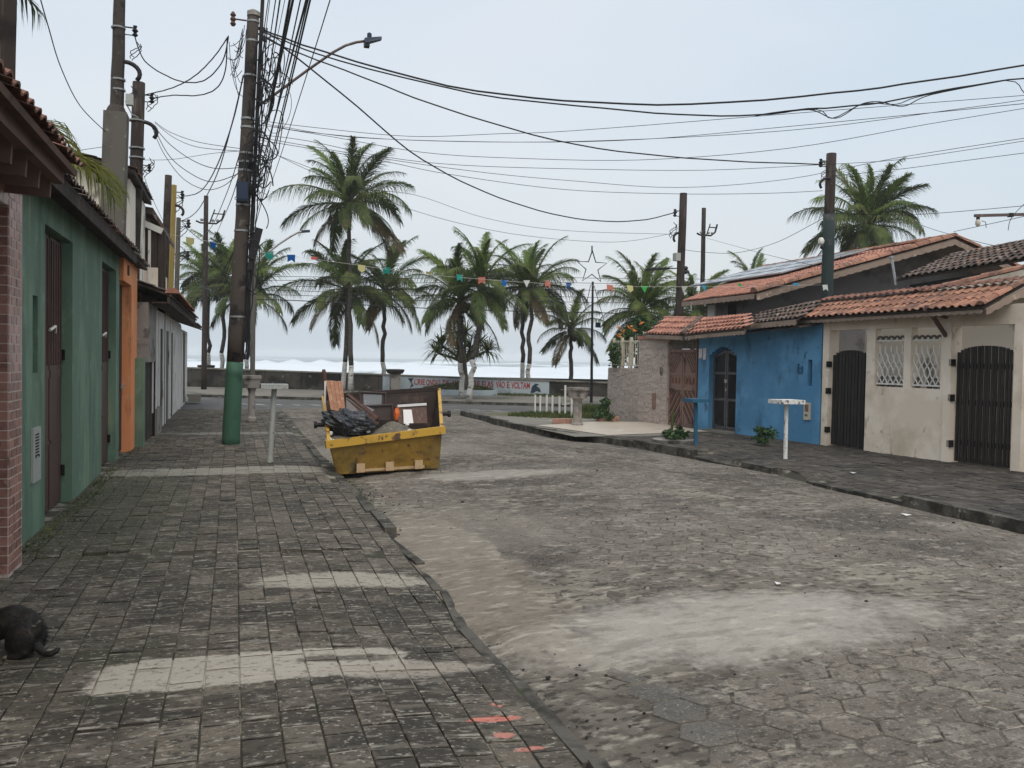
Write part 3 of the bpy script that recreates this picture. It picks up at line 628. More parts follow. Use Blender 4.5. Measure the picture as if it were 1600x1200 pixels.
def tile_mesh(name, m_, w_=.2, l_=.4, h_=.035):
    mb = MB(); xs = [0, .12, .3, .42, .54, .70, .86, 1.0]; zs = [.25, 0, 0, .35, .8, 1, .8, .25]
    for yy, lift in ((-.07, .020), (1.0, .0)):
        for x_, z_ in zip(xs, zs): mb.v.append((x_ * w_ * 1.02, yy * l_, z_ * h_ + lift))
    for x_, z_ in zip(xs, zs): mb.v.append((x_ * w_ * 1.02, -.07 * l_, z_ * h_ + .020 - .016))
    n = 8
    mb.f = [(i, i + 1, n + i + 1, n + i) for i in range(7)] + [(2 * n + i, 2 * n + i + 1, i + 1, i) for i in range(7)]
    mb.m = [0] * len(mb.f)
    return mb, mb.mesh(name, m_, smooth=False)
TM = {k: tile_mesh('roof_tile', M[k]) for k in ('tile_o', 'tile_p', 'tile_d', 'tile_b')}
def tile_roof(root, e0, e1, t0, t1, mk, parts=True, deck=True, seed=1, w_=.175, l_=.38, under=None, name='roof_tile'):
    e0, e1, t0, t1 = map(Vector, (e0, e1, t0, t1)); q = random.Random(seed)
    L_ = max((e1 - e0).length, (t1 - t0).length); nc = max(1, round(L_ / w_)); nr = max(1, round(((t0 + t1) / 2 - (e0 + e1) / 2).length / l_))
    nrm = (e1 - e0).cross(t0 - e0).normalized()
    flip = nrm.z < 0
    if flip: nrm = -nrm; e0, e1, t0, t1 = e1, e0, t1, t0
    P = lambda u, v: (e0 * (1 - u) + e1 * u) * (1 - v) + (t0 * (1 - u) + t1 * u) * v
    bmb, me = TM[mk]; rest = MB()
    for j in range(nr):
        for i in range(nc):
            a = P(i / nc, j / nr); b = P((i + 1) / nc, j / nr); c = P(i / nc, (j + 1) / nr)
            X = (b - a); Y = (c - a) ; sx = X.length / .2; sy = Y.length / .4
            Xn = X.normalized(); Yn = Y.normalized(); Zn = Xn.cross(Yn).normalized()
            o_ = a + nrm * (.02 + q.uniform(0, .006)) + Yn * q.uniform(-.012, .012)
            mw = Matrix(((Xn.x * sx, Yn.x * sy, Zn.x, o_.x), (Xn.y * sx, Yn.y * sy, Zn.y, o_.y), (Xn.z * sx, Yn.z * sy, Zn.z, o_.z), (0, 0, 0, 1)))
            if parts:
                ob = inst(name, me, root, mw)
            else:
                n0 = len(rest.v); rest.v.extend([tuple(mw @ Vector(v)) for v in bmb.v]); rest.f.extend([tuple(k + n0 for k in f) for f in bmb.f])
    if not parts:
        rest.m = [0] * len(rest.f); tag(rest.build('roof_tiling', M[mk], parent=root), kind='stuff')
    if deck:
        mb = MB(); dn = nrm * .035
        mb.hexa([e0 - dn, e1 - dn, t1 - dn, t0 - dn, e0 + nrm * .005, e1 + nrm * .005, t1 + nrm * .005, t0 + nrm * .005])
        mb.build('roof_deck', under or M['darkwood'], parent=root)
def fascia(root, a, b, h=.1, scal=.14, m_=None, th=.025, drop=0.0):   # scalloped board below an eave
    a = Vector(a); b = Vector(b); d = b - a; n = max(2, int(d.length / scal)); dn = d.normalized(); out_ = Vector((dn.y, -dn.x, 0)) * th / 2
    mb = MB(); top = []; bot = []
    for i in range(n * 4 + 1):
        f = i / (n * 4); p = a + d * f; s_ = abs(math.sin(math.pi * i / 4)) * .022
        top.append(p - Vector((0, 0, drop))); bot.append(p - Vector((0, 0, drop + h + s_ - .02)))
    for sgn in (1, -1):
        base = len(mb.v); mb.v += [tuple(p + out_ * sgn) for p in top] + [tuple(p + out_ * sgn) for p in bot]; k = len(top)
        for i in range(k - 1):
            f = (base + i, base + i + 1, base + k + i + 1, base + k + i); mb.f.append(f if sgn > 0 else f[::-1]); mb.m.append(0)
    k = len(top)
    for i in range(k - 1): mb.f.append((k + i, k + i + 1, 2 * k + k + i + 1, 2 * k + k + i)); mb.m.append(0)
    return mb.build('fascia_board', m_ or M['fascia'], parent=root)
def ridge_caps(root, pts, mk='tile_o', rad=.085, ln=.38, name='ridge_tile'):
    a = Vector(pts[0]); b = Vector(pts[1]); n = max(1, round((b - a).length / ln)); me = None; d = (b - a) / n
    mb = MB(); k = 7
    L1 = d.length
    for yy, rr in ((-.03, rad * 1.08), (L1, rad * .92)):
        for j in range(k): an = math.pi * j / (k - 1); mb.v.append((math.cos(an) * rr, yy, math.sin(an) * rr * .8))
    mb.f = [(j, k + j, k + j + 1, j + 1) for j in range(k - 1)] + [tuple(range(k))]; mb.m = [0] * len(mb.f)
    me = mb.mesh(name, M[mk])
    Yn = d.normalized(); Xn = Yn.cross(Vector((0, 0, 1))).normalized(); Zn = Xn.cross(Yn)
    for i in range(n):
        o_ = a + d * i + Vector((0, 0, rnd.uniform(0, .008)))
        inst(name, me, root, Matrix(((Xn.x, Yn.x, Zn.x, o_.x), (Xn.y, Yn.y, Zn.y, o_.y), (Xn.z, Yn.z, Zn.z, o_.z), (0, 0, 0, 1))))

# ---------------- left row, house with glazed brick tiles (nearest)
A_ = thing('brick_tiled_house', (-1.6, 7.6, 0), 'nearest house on the left, clad in reddish glazed brick tiles, with overhanging tiled eave', 'house')
XB = -1.60; YP0, YP1 = 7.36, 7.80
mb = MB(); mb.box(XB - .45, XB - .003, YP0 + .003, YP1, -.1, 3.02); mb.box(XB - .45, XB - .003, 3.0, YP0 + .003, 2.78, 3.02); mb.box(-6, XB - .45, 3, YP1, -.1, 3.02)
mb.build('wall', M['mortar'], parent=A_)
bh = .073; q = random.Random(2)
mbb = MB(); mbb.box(0, 1, 0, 1, 0, 1)
bme = mbb.mesh('brick', M['brick'])
def brick(x, y, z, sx, sy, sz): inst('brick', bme, A_, Matrix.Translation((x, y, z)) @ Matrix.Diagonal((sx, sy, sz, 1)))
row = 0; z = .0
while z < 2.98:
    y = YP0 + .004; off = (0, .5)[row % 2]
    seg = [.16, .16, .10] if row % 2 else [.08, .16, .18]
    for s_ in seg:
        brick(XB - .03, y, z + .004, .03 + q.uniform(0, .002), s_ - .012, bh - .012); y += s_
    seg2 = [.135] if row % 2 else [.066, .069]
    x = XB - .007
    if z < 2.75:
        for s_ in seg2:
            brick(x - s_ + .006, YP0 + q.uniform(-.001, .001), z + .004, s_ - .008, .03, bh - .009); x -= s_
    z += bh; row += 1
for r_ in range(3):
    y = YP0 - .01
    for k in range(14):
        brick(XB - .03, y - .158 - (.08 if r_ % 2 else 0), 2.785 + r_ * bh, .03, .15, bh - .009); y -= .16
mb = MB(); mb.box(XB - .19, XB - .16, 3.2, YP0 + .0, .02, 2.77)
for k in range(12): mb.box(XB - .16, XB - .150, YP0 - .12 - k * .3, YP0 - .09 - k * .3, .05, 2.7)
gt = mb.build('gate', M['brown'], parent=A_)
for z in (.35, 1.35, 2.35):
    mb = MB(); mb.tube([(XB - .13, YP0 - .03, z - .08), (XB - .13, YP0 - .03, z + .08)], .018, 8); mb.build('hinge', M['black'], parent=gt)
# eave of the brick house
ez, ex = 3.06, -1.13
tile_roof(A_, (ex, 3.0, ez), (ex, 7.32, ez), (-2.9, 3.0, ez + .62), (-2.9, 7.32, ez + .62), 'tile_b', under=M['rafter'])
mb = MB(); mb.box(ex - .16, ex - .09, 3.0, 7.3, ez - .10, ez - .0); mb.build('eave_beam', M['rafter'], parent=A_)
for k in range(9):
    y = 7.25 - k * .40
    mb = MB(); mb.beam((ex - .17, y, ez - .13), (XB, y, ez - .11), .045, .17); mb.build('rafter', M['rafter'], parent=A_)

# ---------------- left row, green house
B_ = thing('green_house', (-1.72, 11, 0), 'long green plastered house front with two brown metal doors and dark mossy eave', 'house')
XG = -1.72
def yy(px, py, X=XG): return AX(px, py, X).y
def zz(px, py, X=XG): return AX(px, py, X).z
g0, g1 = YP1 + .01, yy(186, 560)
d1 = (yy(70, 600), yy(113, 600), -.2, zz(76, 353)); d2 = (yy(159, 560), yy(181, 560), -.2, zz(163, 410))
slit = (yy(51, 520), yy(59, 520), zz(55, 583), zz(55, 462))
FG = Fac((XG, 0), (XG, 10), +1)
mb = MB(); FG.wall(mb, g0, g1, -.3, 0, -.2, 3.22, [d1, d2, slit]); 
wl = mb.build('wall', M['green'], parent=B_)
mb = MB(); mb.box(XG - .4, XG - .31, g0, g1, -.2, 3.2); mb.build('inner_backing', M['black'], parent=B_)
for (a, b, _, zt) in (d1, d2):
    mid = (a + b) / 2 + .05
    for (u0, u1) in ((a + .005, mid - .035), (mid + .035, b - .02)):
        mb = MB(); FG.box(mb, u0, u1, -.15, -.11, .03, zt - .02)
        for k in range(5):
            u = u0 + (u1 - u0) * (k + .5) / 5; FG.box(mb, u - .012, u + .012, -.11, -.098, 1.55, zt - .06)
        FG.box(mb, u0 + .01, u1 - .01, -.11, -.1, 1.42, 1.5); FG.box(mb, u0 + .01, u1 - .01, -.11, -.1, .72, .76)
        dr = mb.build('door', M['brown'], parent=B_)
    mb = MB(); mb.tube([FG.P(mid - .12, -.08, zt * .655), FG.P(mid, -.05, zt * .67), FG.P(mid + .16, -.08, zt * .65)], .016, 6); mb.build('latch', M['white'], parent=dr)
    mb = MB(); mb.tube([FG.P(b - .03, -.09, .3), FG.P(b - .03, -.09, .42)], .02, 6); mb.tube([FG.P(b - .03, -.09, 1.6), FG.P(b - .03, -.09, 1.72)], .02, 6); mb.build('hinge', M['black'], parent=dr)
pl0, pl1 = yy(48, 700), yy(60, 700); pz0, pz1 = zz(54, 752), zz(54, 668)
ip = thing('intercom', (XG + .01, pl0, pz0), 'tall grey intercom and letter plate on the green wall beside the brick pillar', 'intercom')
mb = MB(); FG.box(mb, pl0, pl1, .001, .022, pz0, pz1); mb.build('plate', M['plate'], parent=ip)
for k in range(8):
    z = pz1 - .06 - k * (pz1 - pz0) * .055
    mb = MB(); FG.box(mb, pl0 + (pl1 - pl0) * .25, pl0 + (pl1 - pl0) * .7, .0225, .026, z - .008, z + .004); mb.build('slot', M['black'], parent=ip)
for u in (.3, .7):
    mb = MB(); FG.box(mb, pl0 + (pl1 - pl0) * u - .01, pl0 + (pl1 - pl0) * u + .01, .0225, .028, pz0 + .22, pz0 + .24); mb.build('button', M['black'], parent=ip)
tile_roof(B_, (-1.46, 7.75, 3.26), (-1.46, g1 + .05, 3.26), (-3.3, 7.75, 3.72), (-3.3, g1 + .05, 3.72), 'tile_d', under=M['darkwood'])
mb = MB(); mb.box(-1.5, -1.47, 7.75, g1 + .05, 3.12, 3.245); mb.build('fascia_board', M['darkwood'], parent=B_)
mb = MB(); mb.box(-1.71, -1.505, 7.75, g1, 3.21, 3.235); mb.build('soffit', M['darkwood'], parent=B_)

# ---------------- left row, orange house
C_ = thing('orange_house', (-1.68, 15.6, 0), 'narrow bright orange house front with a tall doorway and small tiled coping', 'house')
XO = -1.66; FO = Fac((XO, 0), (XO, 10), +1)
o0, o1 = g1 + .01, yy(214, 560, XO)
dd = (yy(188, 560, XO), yy(205, 560, XO), -.2, zz(196, 440, XO))
mb = MB(); FO.wall(mb, o0, o1, -.35, 0, -.2, 3.22, [dd]); FO.box(mb, o1 - .5, o1, -.35, -.02, 3.22, 3.42); mb.build('wall', M['orange'], parent=C_)
mb = MB(); FO.box(mb, dd[0], dd[1], -.19, -.15, .02, dd[3] - .02)
gd = mb.build('door', M['darkwood'], parent=C_)
mb = MB(); FO.box(mb, dd[0] + .6, dd[1], -.345, -.33, .02, dd[3]); mb.build('door_frame', M['orangedark'], parent=C_)
mb = MB(); mb.tube([FO.P(dd[1] - .3, -.13, 1.1), FO.P(dd[1] - .05, -.1, 1.13)], .018, 6); mb.build('handle', M['steel'], parent=gd)
tile_roof(C_, (XO + .16, o0 - .02, 3.24), (XO + .16, o1 + .1, 3.24), (XO - .25, o0 - .02, 3.36), (XO - .25, o1 + .1, 3.36), 'tile_d')
mb = MB(); FO.box(mb, yy(199, 425, XO), yy(201, 425, XO) + .02, 0.001, .012, zz(200, 430, XO), zz(200, 415, XO)); mb.build('wall_vent', M['darkwood'], parent=C_)

# ---------------- left row, green stub wall with plank gate
S_ = thing('plank_gate', (-1.5, 17.2, 0), 'dark brown plank gate between the orange house and the whitewashed house', 'gate')
FS = Fac((-1.52, 0), (-1.52, 10), +1)
s0, s1, s2 = o1 + .01, yy(224, 600, -1.52), yy(240, 600, -1.52)
mb = MB(); FS.box(mb, s0, s1, -.3, 0, -.1, zz(222, 560, -1.52)); mb.build('side_post', M['green'], parent=S_)
n = 7
for k in range(n):
    a = s1 + .01 + (s2 - s1 - .03) * k / n; b = a + (s2 - s1) / n - .012
    mb = MB(); FS.box(mb, a, b, -.06, -.02 + .006 * (k % 2), .04, 1.58 + .02 * (k % 3)); mb.build('plank', M['darkwood'], parent=S_)
mb = MB(); FS.box(mb, s2 - .03, s2 + .05, -.05, .03, .0, 1.55); mb.build('end_post', M['ironblack'], parent=S_)

# ---------------- left row, whitewashed house
D_ = thing('whitewashed_house', (-1.45, 24, 0), 'old whitewashed house front with peeling walls, several doors and orange ridge tiles', 'house')
XW = -1.45; FW = Fac((XW, 0), (-1.50, 14), +1)
def yw(px): return AX(px, 560, XW).y
w0 = s2 + .06
doors = [(yw(255), yw(260.5), M['darkwood']), (yw(264), yw(269.5), M['concrete']), (yw(272), yw(276), M['darkin'])]
wend = yw(288)
mb = MB(); FW.wall(mb, w0, wend, -.3, 0, -.1, 2.62, [(a, b, -.2, 2.25) for a, b, _ in doors]); mb.build('wall', M['oldwhite'], parent=D_)
for a, b, m_ in doors:
    mb = MB(); FW.box(mb, a, b, -.06, -.02, 0, 2.25); mb.build('door', m_, parent=D_)
for u in [yw(243), yw(248), yw(252)] + [a - .25 for a, b, _ in doors] + [wend - .3]:
    mb = MB(); FW.box(mb, u, u + .18, 0.001, .02, .0 if u > yw(250) else .5, 2.55); mb.build('pilaster', M['white'] if u > yw(262) else M['oldwhite'], parent=D_)
mb = MB(); FW.box(mb, w0, yw(253), .001, .07, 0, .55); mb.build('plinth', M['mould'], parent=D_)
sh0, sh1 = yw(245), yw(247.5)
mb = MB(); FW.box(mb, s0 + .1, s2 + .15, -.25, .03, zz(225, 567, XW), zz(225, 466, XW)); mb.build('concrete_block', M['mould'], parent=D_)
rz = 2.78
tile_roof(D_, (-1.08, o1 + .1, rz), (-1.08, wend + .1, rz), (-3.2, o1 + .1, rz + .75), (-3.2, wend + .1, rz + .75), 'tile_d', parts=False)
ridge_caps(D_, ((-1.07, o1 + .1, rz + .03), (-1.07, o1 + 7.5, rz + .03)), rad=.12)
mb = MB(); mb.box(-1.16, -1.12, o1 + .1, wend, rz - .16, rz - .035); mb.build('fascia_board', M['darkwood'], parent=D_)
mb = MB(); mb.box(-1.44, -1.17, o1 + .1, wend, rz - .16, rz - .13); mb.build('soffit', M['darkwood'], parent=D_)
E_ = thing('corner_house', (-1.5, 31, 0), 'last low white house front before the seafront, with dark doorway and small eave', 'house')
FE = Fac((-1.52, 0), (-1.56, 14), +1)
e0_, e1_ = wend + .02, wend + 5.5
mb = MB(); FE.wall(mb, e0_, e1_, -.3, 0, -.1, 2.5, [(e0_ + .5, e0_ + 1.6, -.2, 2.2)]); mb.build('wall', M['white'], parent=E_)
mb = MB(); FE.box(mb, e0_ + .5, e0_ + 1.6, -.25, -.2, 0, 2.2); mb.build('door', M['darkwood'], parent=E_)
mb = MB(); FE.box(mb, e0_ + 2.4, e0_ + 3.2, 0.001, .03, .0, 2.4); mb.build('side_panel', M['greywall'], parent=E_)
tile_roof(E_, (-1.1, e0_ + .1, 2.62), (-1.1, e1_, 2.62), (-2.6, e0_ + .1, 3.1), (-2.6, e1_, 3.1), 'tile_d', parts=False)
mb = MB(); mb.box(-1.5, -1.1, e0_ + 3.8, e0_ + 4.6, -.05, .22); st_ = mb.build('door_step', M['prom'], parent=E_)

# ---------------- houses behind the left row
H1 = thing('two_storey_house', (-4.5, 17.5, 0), 'beige two storey house rising behind the green roof, pitched roof with weathered tiles', 'house')
pA, pB = AY(95, 238, 18.8), AY(203, 268, 18.8)
yb = 18.8
mb = MB(); x0, x1 = -7.5, pB.x
mb.add([(x0, yb, 0), (x1, yb, 0), (x1, yb, pB.z - .15), (x0, yb, pA.z + .3), (x0, yb + 3.2, 0), (x1, yb + 3.2, 0), (x1, yb + 3.2, pB.z - .15), (x0, yb + 3.2, pA.z + .3)],
       [(0, 1, 2, 3), (7, 6, 5, 4), (1, 5, 6, 2), (3, 2, 6, 7), (0, 3, 7, 4)])
mb.build('wall', M['beige_wet'], parent=H1)
sl_ = (pB.z - pA.z) / (pB.x - pA.x)
xa, xb_ = -7.6, pB.x + .12; za, zb = pA.z + sl_ * (xa - pA.x), pB.z + sl_ * .12
mb = MB(); mb.hexa([(xa, yb - .35, za - .08), (xb_, yb - .35, zb - .08), (xb_, yb + 3.4, zb - .08), (xa, yb + 3.4, za - .08), (xa, yb - .35, za), (xb_, yb - .35, zb), (xb_, yb + 3.4, zb), (xa, yb + 3.4, za)])
mb.build('roof_deck', M['darkwood'], parent=H1)
tile_roof(H1, (xb_, yb - .37, zb), (xb_, yb + 3.42, zb), (xa, yb - .37, za), (xa, yb + 3.42, za), 'tile_d', deck=False, parts=False)
wx = AY(205, 345, yb).x
for (pa, pb_, ya, yb2) in ((150, 162, 262, 285),):
    mb = MB(); a = AY(pa, yb2, yb - .02); b = AY(pb_, ya, yb - .02); mb.box(a.x, b.x, yb - .03, yb - .004, a.z, b.z); mb.build('window', M['black'], parent=H1)

H2 = thing('balcony_house', (-3, 23, 0), 'dark roofed upper storey with posts and a blue framed balcony behind the orange house', 'house')
y2 = 22.0
def h2(px, py, Y=y2): return AY(px, py, Y)
a = h2(218, 320); b = h2(256, 352); c = h2(246, 325); lo = h2(218, 455)
mb = MB(); mb.add([(a.x - 3, y2, a.z + .3), (c.x - .1, y2, c.z), (b.x, y2, b.z), (b.x, y2, b.z - .12), (c.x - .12, y2, c.z - .15), (a.x - 3, y2, a.z + .1)] + [(a.x - 3, y2 + 4, a.z + .3), (c.x - .1, y2 + 4, c.z), (b.x, y2 + 4, b.z), (b.x, y2 + 4, b.z - .12), (c.x - .12, y2 + 4, c.z - .15), (a.x - 3, y2 + 4, a.z + .1)],
       [(0, 1, 4, 5), (1, 2, 3, 4), (6, 7, 1, 0), (7, 8, 2, 1), (8, 9, 3, 2), (11, 10, 7, 6), (10, 9, 8, 7), (4, 3, 9, 10), (5, 4, 10, 11)])
mb.build('roof', M['tile_d'], parent=H2)
ga, gb = h2(222, 335), h2(250, 362)
mb = MB(); mb.add([(ga.x - 2, y2 + .2, ga.z - .5), (gb.x, y2 + .2, gb.z - .02), (gb.x - .3, y2 + .2, gb.z + .35), (ga.x, y2 + .2, ga.z - .05), (ga.x - 2, y2 + .2, ga.z)], [(0, 1, 2, 3, 4)]); mb.build('gable', M['mould'], parent=H2)
gu0, gu1 = h2(224, 349), h2(254, 362)
mb = MB(); mb.beam((gu0.x, y2 - .05, gu0.z), (gu1.x, y2 - .05, gu1.z), .1, .14); mb.build('gutter', M['white'], parent=H2)
for px in (228, 240, 252):
    t_, b2 = h2(px, 362 if px > 240 else 356), h2(px, 440)
    mb = MB(); mb.box(t_.x - .09, t_.x + .09, y2, y2 + .18, 0, t_.z); mb.build('post', M['darkwood'] if px != 234 else M['white'], parent=H2)
t_ = h2(234, 360); mb = MB(); mb.box(t_.x - .03, t_.x + .03, y2 - .08, y2 - .02, 2.9, t_.z); mb.build('downpipe', M['white'], parent=H2)
bl_, br_ = h2(225, 410), h2(247, 412)
mb = MB(); mb.box(bl_.x, br_.x, y2 - .02, y2 + 3, 2.4, h2(235, 418).z); mb.build('balcony_wall', M['beige'], parent=H2)
mb = MB(); fx0, fx1 = h2(243, 372), h2(248.5, 372)
mb.box(fx0.x, fx0.x + .05, y2 + .25, y2 + .3, 3, fx0.z); mb.box(fx1.x - .02, fx1.x + .03, y2 + .25, y2 + .3, 3, fx0.z); mb.box(fx0.x, fx1.x + .03, y2 + .25, y2 + .3, fx0.z, fx0.z + .06); mb.build('blue_frame', M['bluepaint'], parent=H2)
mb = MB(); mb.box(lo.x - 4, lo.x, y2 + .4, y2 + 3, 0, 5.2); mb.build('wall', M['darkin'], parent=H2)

# ---------------- right row: beige house
FB = Fac((12.04, 10.55), (11.68, 15.10), -1)
K_ = thing('beige_house', (11.9, 12.8, .03), 'beige walled house front with two arched black slat gates and a white iron grille', 'house')
def fu(px, py=620): return FB.hit(px, py)[0]
def fz(px, py): return FB.hit(px, py)[1]
ztop = fz(1420, 484)
uo = [fu(1582), fu(1486), fu(1475), fu(1352), fu(1294), fu(1281)]
zl = fz(1420, 512)
zs_ = fz(1420, 606)
mb = MB()
FB.box(mb, fu(1596, 640), uo[0], -.25, 0, -.1, ztop)                     # right pillar
FB.box(mb, uo[1], uo[2] + .0, -.22, 0.03, -.1, ztop)           # pillar beside the gate
FB.box(mb, uo[4], FB.len, -.25, 0.01, -.1, ztop)               # left pillar
FB.box(mb, uo[0], uo[1], -.2, 0, fz(1530, 508), ztop)          # lintel over gate 2
FB.wall(mb, uo[2], uo[3], -.16, 0.0, -.1, ztop, [(fu(1470, 560), fu(1423, 560), zs_, zl), (fu(1412, 560), fu(1367, 560), zs_, zl)])
FB.box(mb, uo[3], uo[4], -.2, -.01, zl, ztop)
mb.build('wall', M['beige'], parent=K_)
mb = MB(); FB.box(mb, -2.5, FB.len, -1.3, -1.12, -.1, 3.0); mb.build('rear_wall', M['beige_wet'], parent=K_)
mb = MB(); FB.box(mb, -2.5, FB.len, -1.11, -.3, -.12, .02); mb.build('yard_floor', M['prom'], parent=K_)
def slat_gate(u0, u1, zc, zside, n, label, gapped):
    g = thing('slat_gate', FB.P((u0 + u1) / 2, -.1, .05), label, 'gate', 'arched black slat gates')
    for k in range(n):
        a = u0 + (u1 - u0) * k / n; b = u0 + (u1 - u0) * (k + 1) / n; c = ((a + b) / 2 - u0) / (u1 - u0) * 2 - 1
        zt = zside + (zc - zside) * math.sqrt(max(0, 1 - (abs(c)) ** 2.2))
        wd = (b - a) * (.55 if gapped and k % 2 == 1 else .74)
        mb = MB(); FB.box(mb, (a + b) / 2 - wd / 2, (a + b) / 2 + wd / 2, -.10, -.075 + .004 * (k % 2), .06, zt); mb.build('slat', M['gatedark'], parent=g)
    for z in (.35, 1.05, zside - .22):
        mb = MB(); FB.box(mb, u0, u1, -.125, -.102, z, z + .09); mb.build('rail', M['gatedark'], parent=g)
    for z in (.3, 1.1, zside - .18):
        mb = MB(); FB.box(mb, u1 + .0, u1 + .07, -.06, .03, z, z + .12); mb.build('hinge', M['black'], parent=g)
    return g
slat_gate(uo[0] + .01, uo[1] - .03, fz(1530, 540), fz(1575, 556), 17, 'wide black slat gate at the right end of the beige house, light gaps between slats', True)
slat_gate(uo[3] + .01, uo[4] - .02, fz(1330, 547), fz(1300, 560), 11, 'narrow black slat gate beside the blue wall of the beige house front', False)
GR = thing('iron_grille', FB.P((uo[2] + uo[3]) / 2, 0, zs_), 'white ornamental iron grille in the window openings of the beige wall', 'grille')
for (pa, pb_) in ((1470, 1423), (1412, 1367)):
    a, b = fu(pa, 560) + .01, fu(pb_, 560) - .01; zb_, zt = zs_ + .04, zl - .04; H_ = zt - zb_
    for z in (zb_, zb_ + H_ * .80):
        mb = MB(); FB.box(mb, a, b, -.06, -.035, z, z + .03); mb.build('cross_bar', M['white'], parent=GR)
    n = 5; sw = (b - a) / n
    for k in range(n):
        c = a + sw * (k + .5)
        for sg in (1, -1):
            pts = []
            for i in range(17):
                f = i / 16; x_ = sg * sw * (.46 * math.cos(f * math.pi * 3) if f < .85 else .46 * math.cos(.85 * math.pi * 3) * (1 - (f - .85) / .15))
                pts.append(FB.P(c + x_, -.048, zb_ + H_ * .72 * f))
            mb = MB(); mb.tube(pts, .0125, 5); mb.build('grille_bar', M['white'], parent=GR)
        pts = [FB.P(c + sw * .45 * math.cos(math.pi * j / 8), -.048, zb_ + H_ * .83 + sw * .45 * math.sin(math.pi * j / 8)) for j in range(9)]
        mb = MB(); mb.tube(pts, .022, 6); mb.build('grille_arch', M['concrete'], parent=GR)
        if k % 4 != 3 or pa < 1420:
            pt = tag(MB().lathe(FB.P(c, -.12, zs_), [(.04, 0.002), (.055, .05), (.05, .12), (.03, .17), (.035, .2)], 10).build('flower_pot', M['mould'] if k % 2 else M['concrete'], loc=FB.P(c, -.12, zs_)),
                     '%s small pot from the left behind the %s opening of the white grille' % (('first', 'second', 'third', 'fourth', 'fifth')[4 - k], 'right' if pa > 1420 else 'left'), 'pot', 'pots behind the white grille')
# awning of the beige house
eA, eB = AX(1534, 480, 11.42), AX(1243, 499, 11.42); tA, tB = AX(1602, 443, 12.35), AX(1286, 474, 12.25)
ext = (eA - eB).normalized()
tile_roof(K_, eB, eA, tB, tA, 'tile_o', under=M['darkwood'])
fascia(K_, eB + Vector((.04, 0, 0)), eA + Vector((.04, 0, 0)), h=.10, scal=.16)
tile_roof(K_, tB + Vector((-.12, 0, .012)), tA + Vector((-.12, 0, .012)), tB + Vector((.1, 0, .10)), tA + Vector((.1, 0, .10)), 'tile_b', deck=False, seed=5, l_=.2)
ridge_caps(K_, (eA + Vector((0, 0, .05)), tA + Vector((0, 0, .05))), rad=.075, ln=.36)
fascia(K_, eA + Vector((.02, -.06, -.02)), tA + Vector((.05, -.06, -.02)), h=.12, scal=.2)
mb = MB()
pb0 = FB.P(uo[1] + .12, .03, ztop - .15); mb.beam(pb0, pb0 + FB.n * .5 + Vector((0, 0, .12)), .07, .1); mb.beam(pb0 + Vector((0, 0, -.35)), pb0 + FB.n * .38 + Vector((0, 0, .05)), .05, .06); mb.build('bracket', M['wooddark'], parent=K_)
# beige gable behind the awning with an orange coping
q0, q1 = AX(1445, 457, 12.9), AX(1640, 412, 12.9)
mb = MB(); mb.hexa([(12.88, q1.y, 2.9), (13.1, q1.y, 2.9), (13.1, q0.y, 2.9), (12.88, q0.y, 2.9), (12.88, q1.y, q1.z), (13.1, q1.y, q1.z), (13.1, q0.y, q0.z), (12.88, q0.y, q0.z)]); mb.build('parapet', M['beige'], parent=K_)
ridge_caps(K_, (q0 + Vector((.1, 0, .01)), q1 + Vector((.1, 0, .01))), rad=.13, ln=.42)
# mossy roof further back
N1 = thing('mossy_roof_house', (14.5, 13.5, 0), 'low house with a very dark mossy tiled roof behind the beige awning', 'house')
a0, a1 = AX(1660, 396, 13.6), AX(1402, 437, 13.6); c0, c1 = AX(1700, 358, 15.8), AX(1490, 398, 15.8)
tile_roof(N1, a1, a0, c1, c0, 'tile_d')
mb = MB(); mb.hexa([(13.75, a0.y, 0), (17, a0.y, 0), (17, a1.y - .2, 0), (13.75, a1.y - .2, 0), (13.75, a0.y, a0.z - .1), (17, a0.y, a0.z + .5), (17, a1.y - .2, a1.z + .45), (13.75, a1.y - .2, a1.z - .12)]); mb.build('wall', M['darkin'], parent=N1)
mb = MB(); mb.tube([AX(1393, 402, 13.6), AX(1400, 446, 13.6)], .03, 6); mb.tube([AX(1393, 400, 13.6), AX(1393, 404, 13.6)], .05, 8); mb.build('vent_pipe', M['steel'], parent=N1)

# ---------------- right row: blue wall
FU = Fac((11.66, 15.13), (11.10, 19.15), -1)
U_ = thing('blue_house', (11.4, 17.2, .03), 'blue plastered house front with arched dark iron double gate under a tiled awning', 'house')
def bu(px, py=610): return FU.hit(px, py)[0]
def bz(px, py): return FU.hit(px, py)[1]
gx0, gx1 = bu(1150), bu(1107)
zt = bz(1128, 542); zsd = bz(1108, 556)
mb = MB(); FU.wall(mb, 0, FU.len, -.28, 0, -.1, 2.62, [(gx0, gx1, -.2, zsd)])
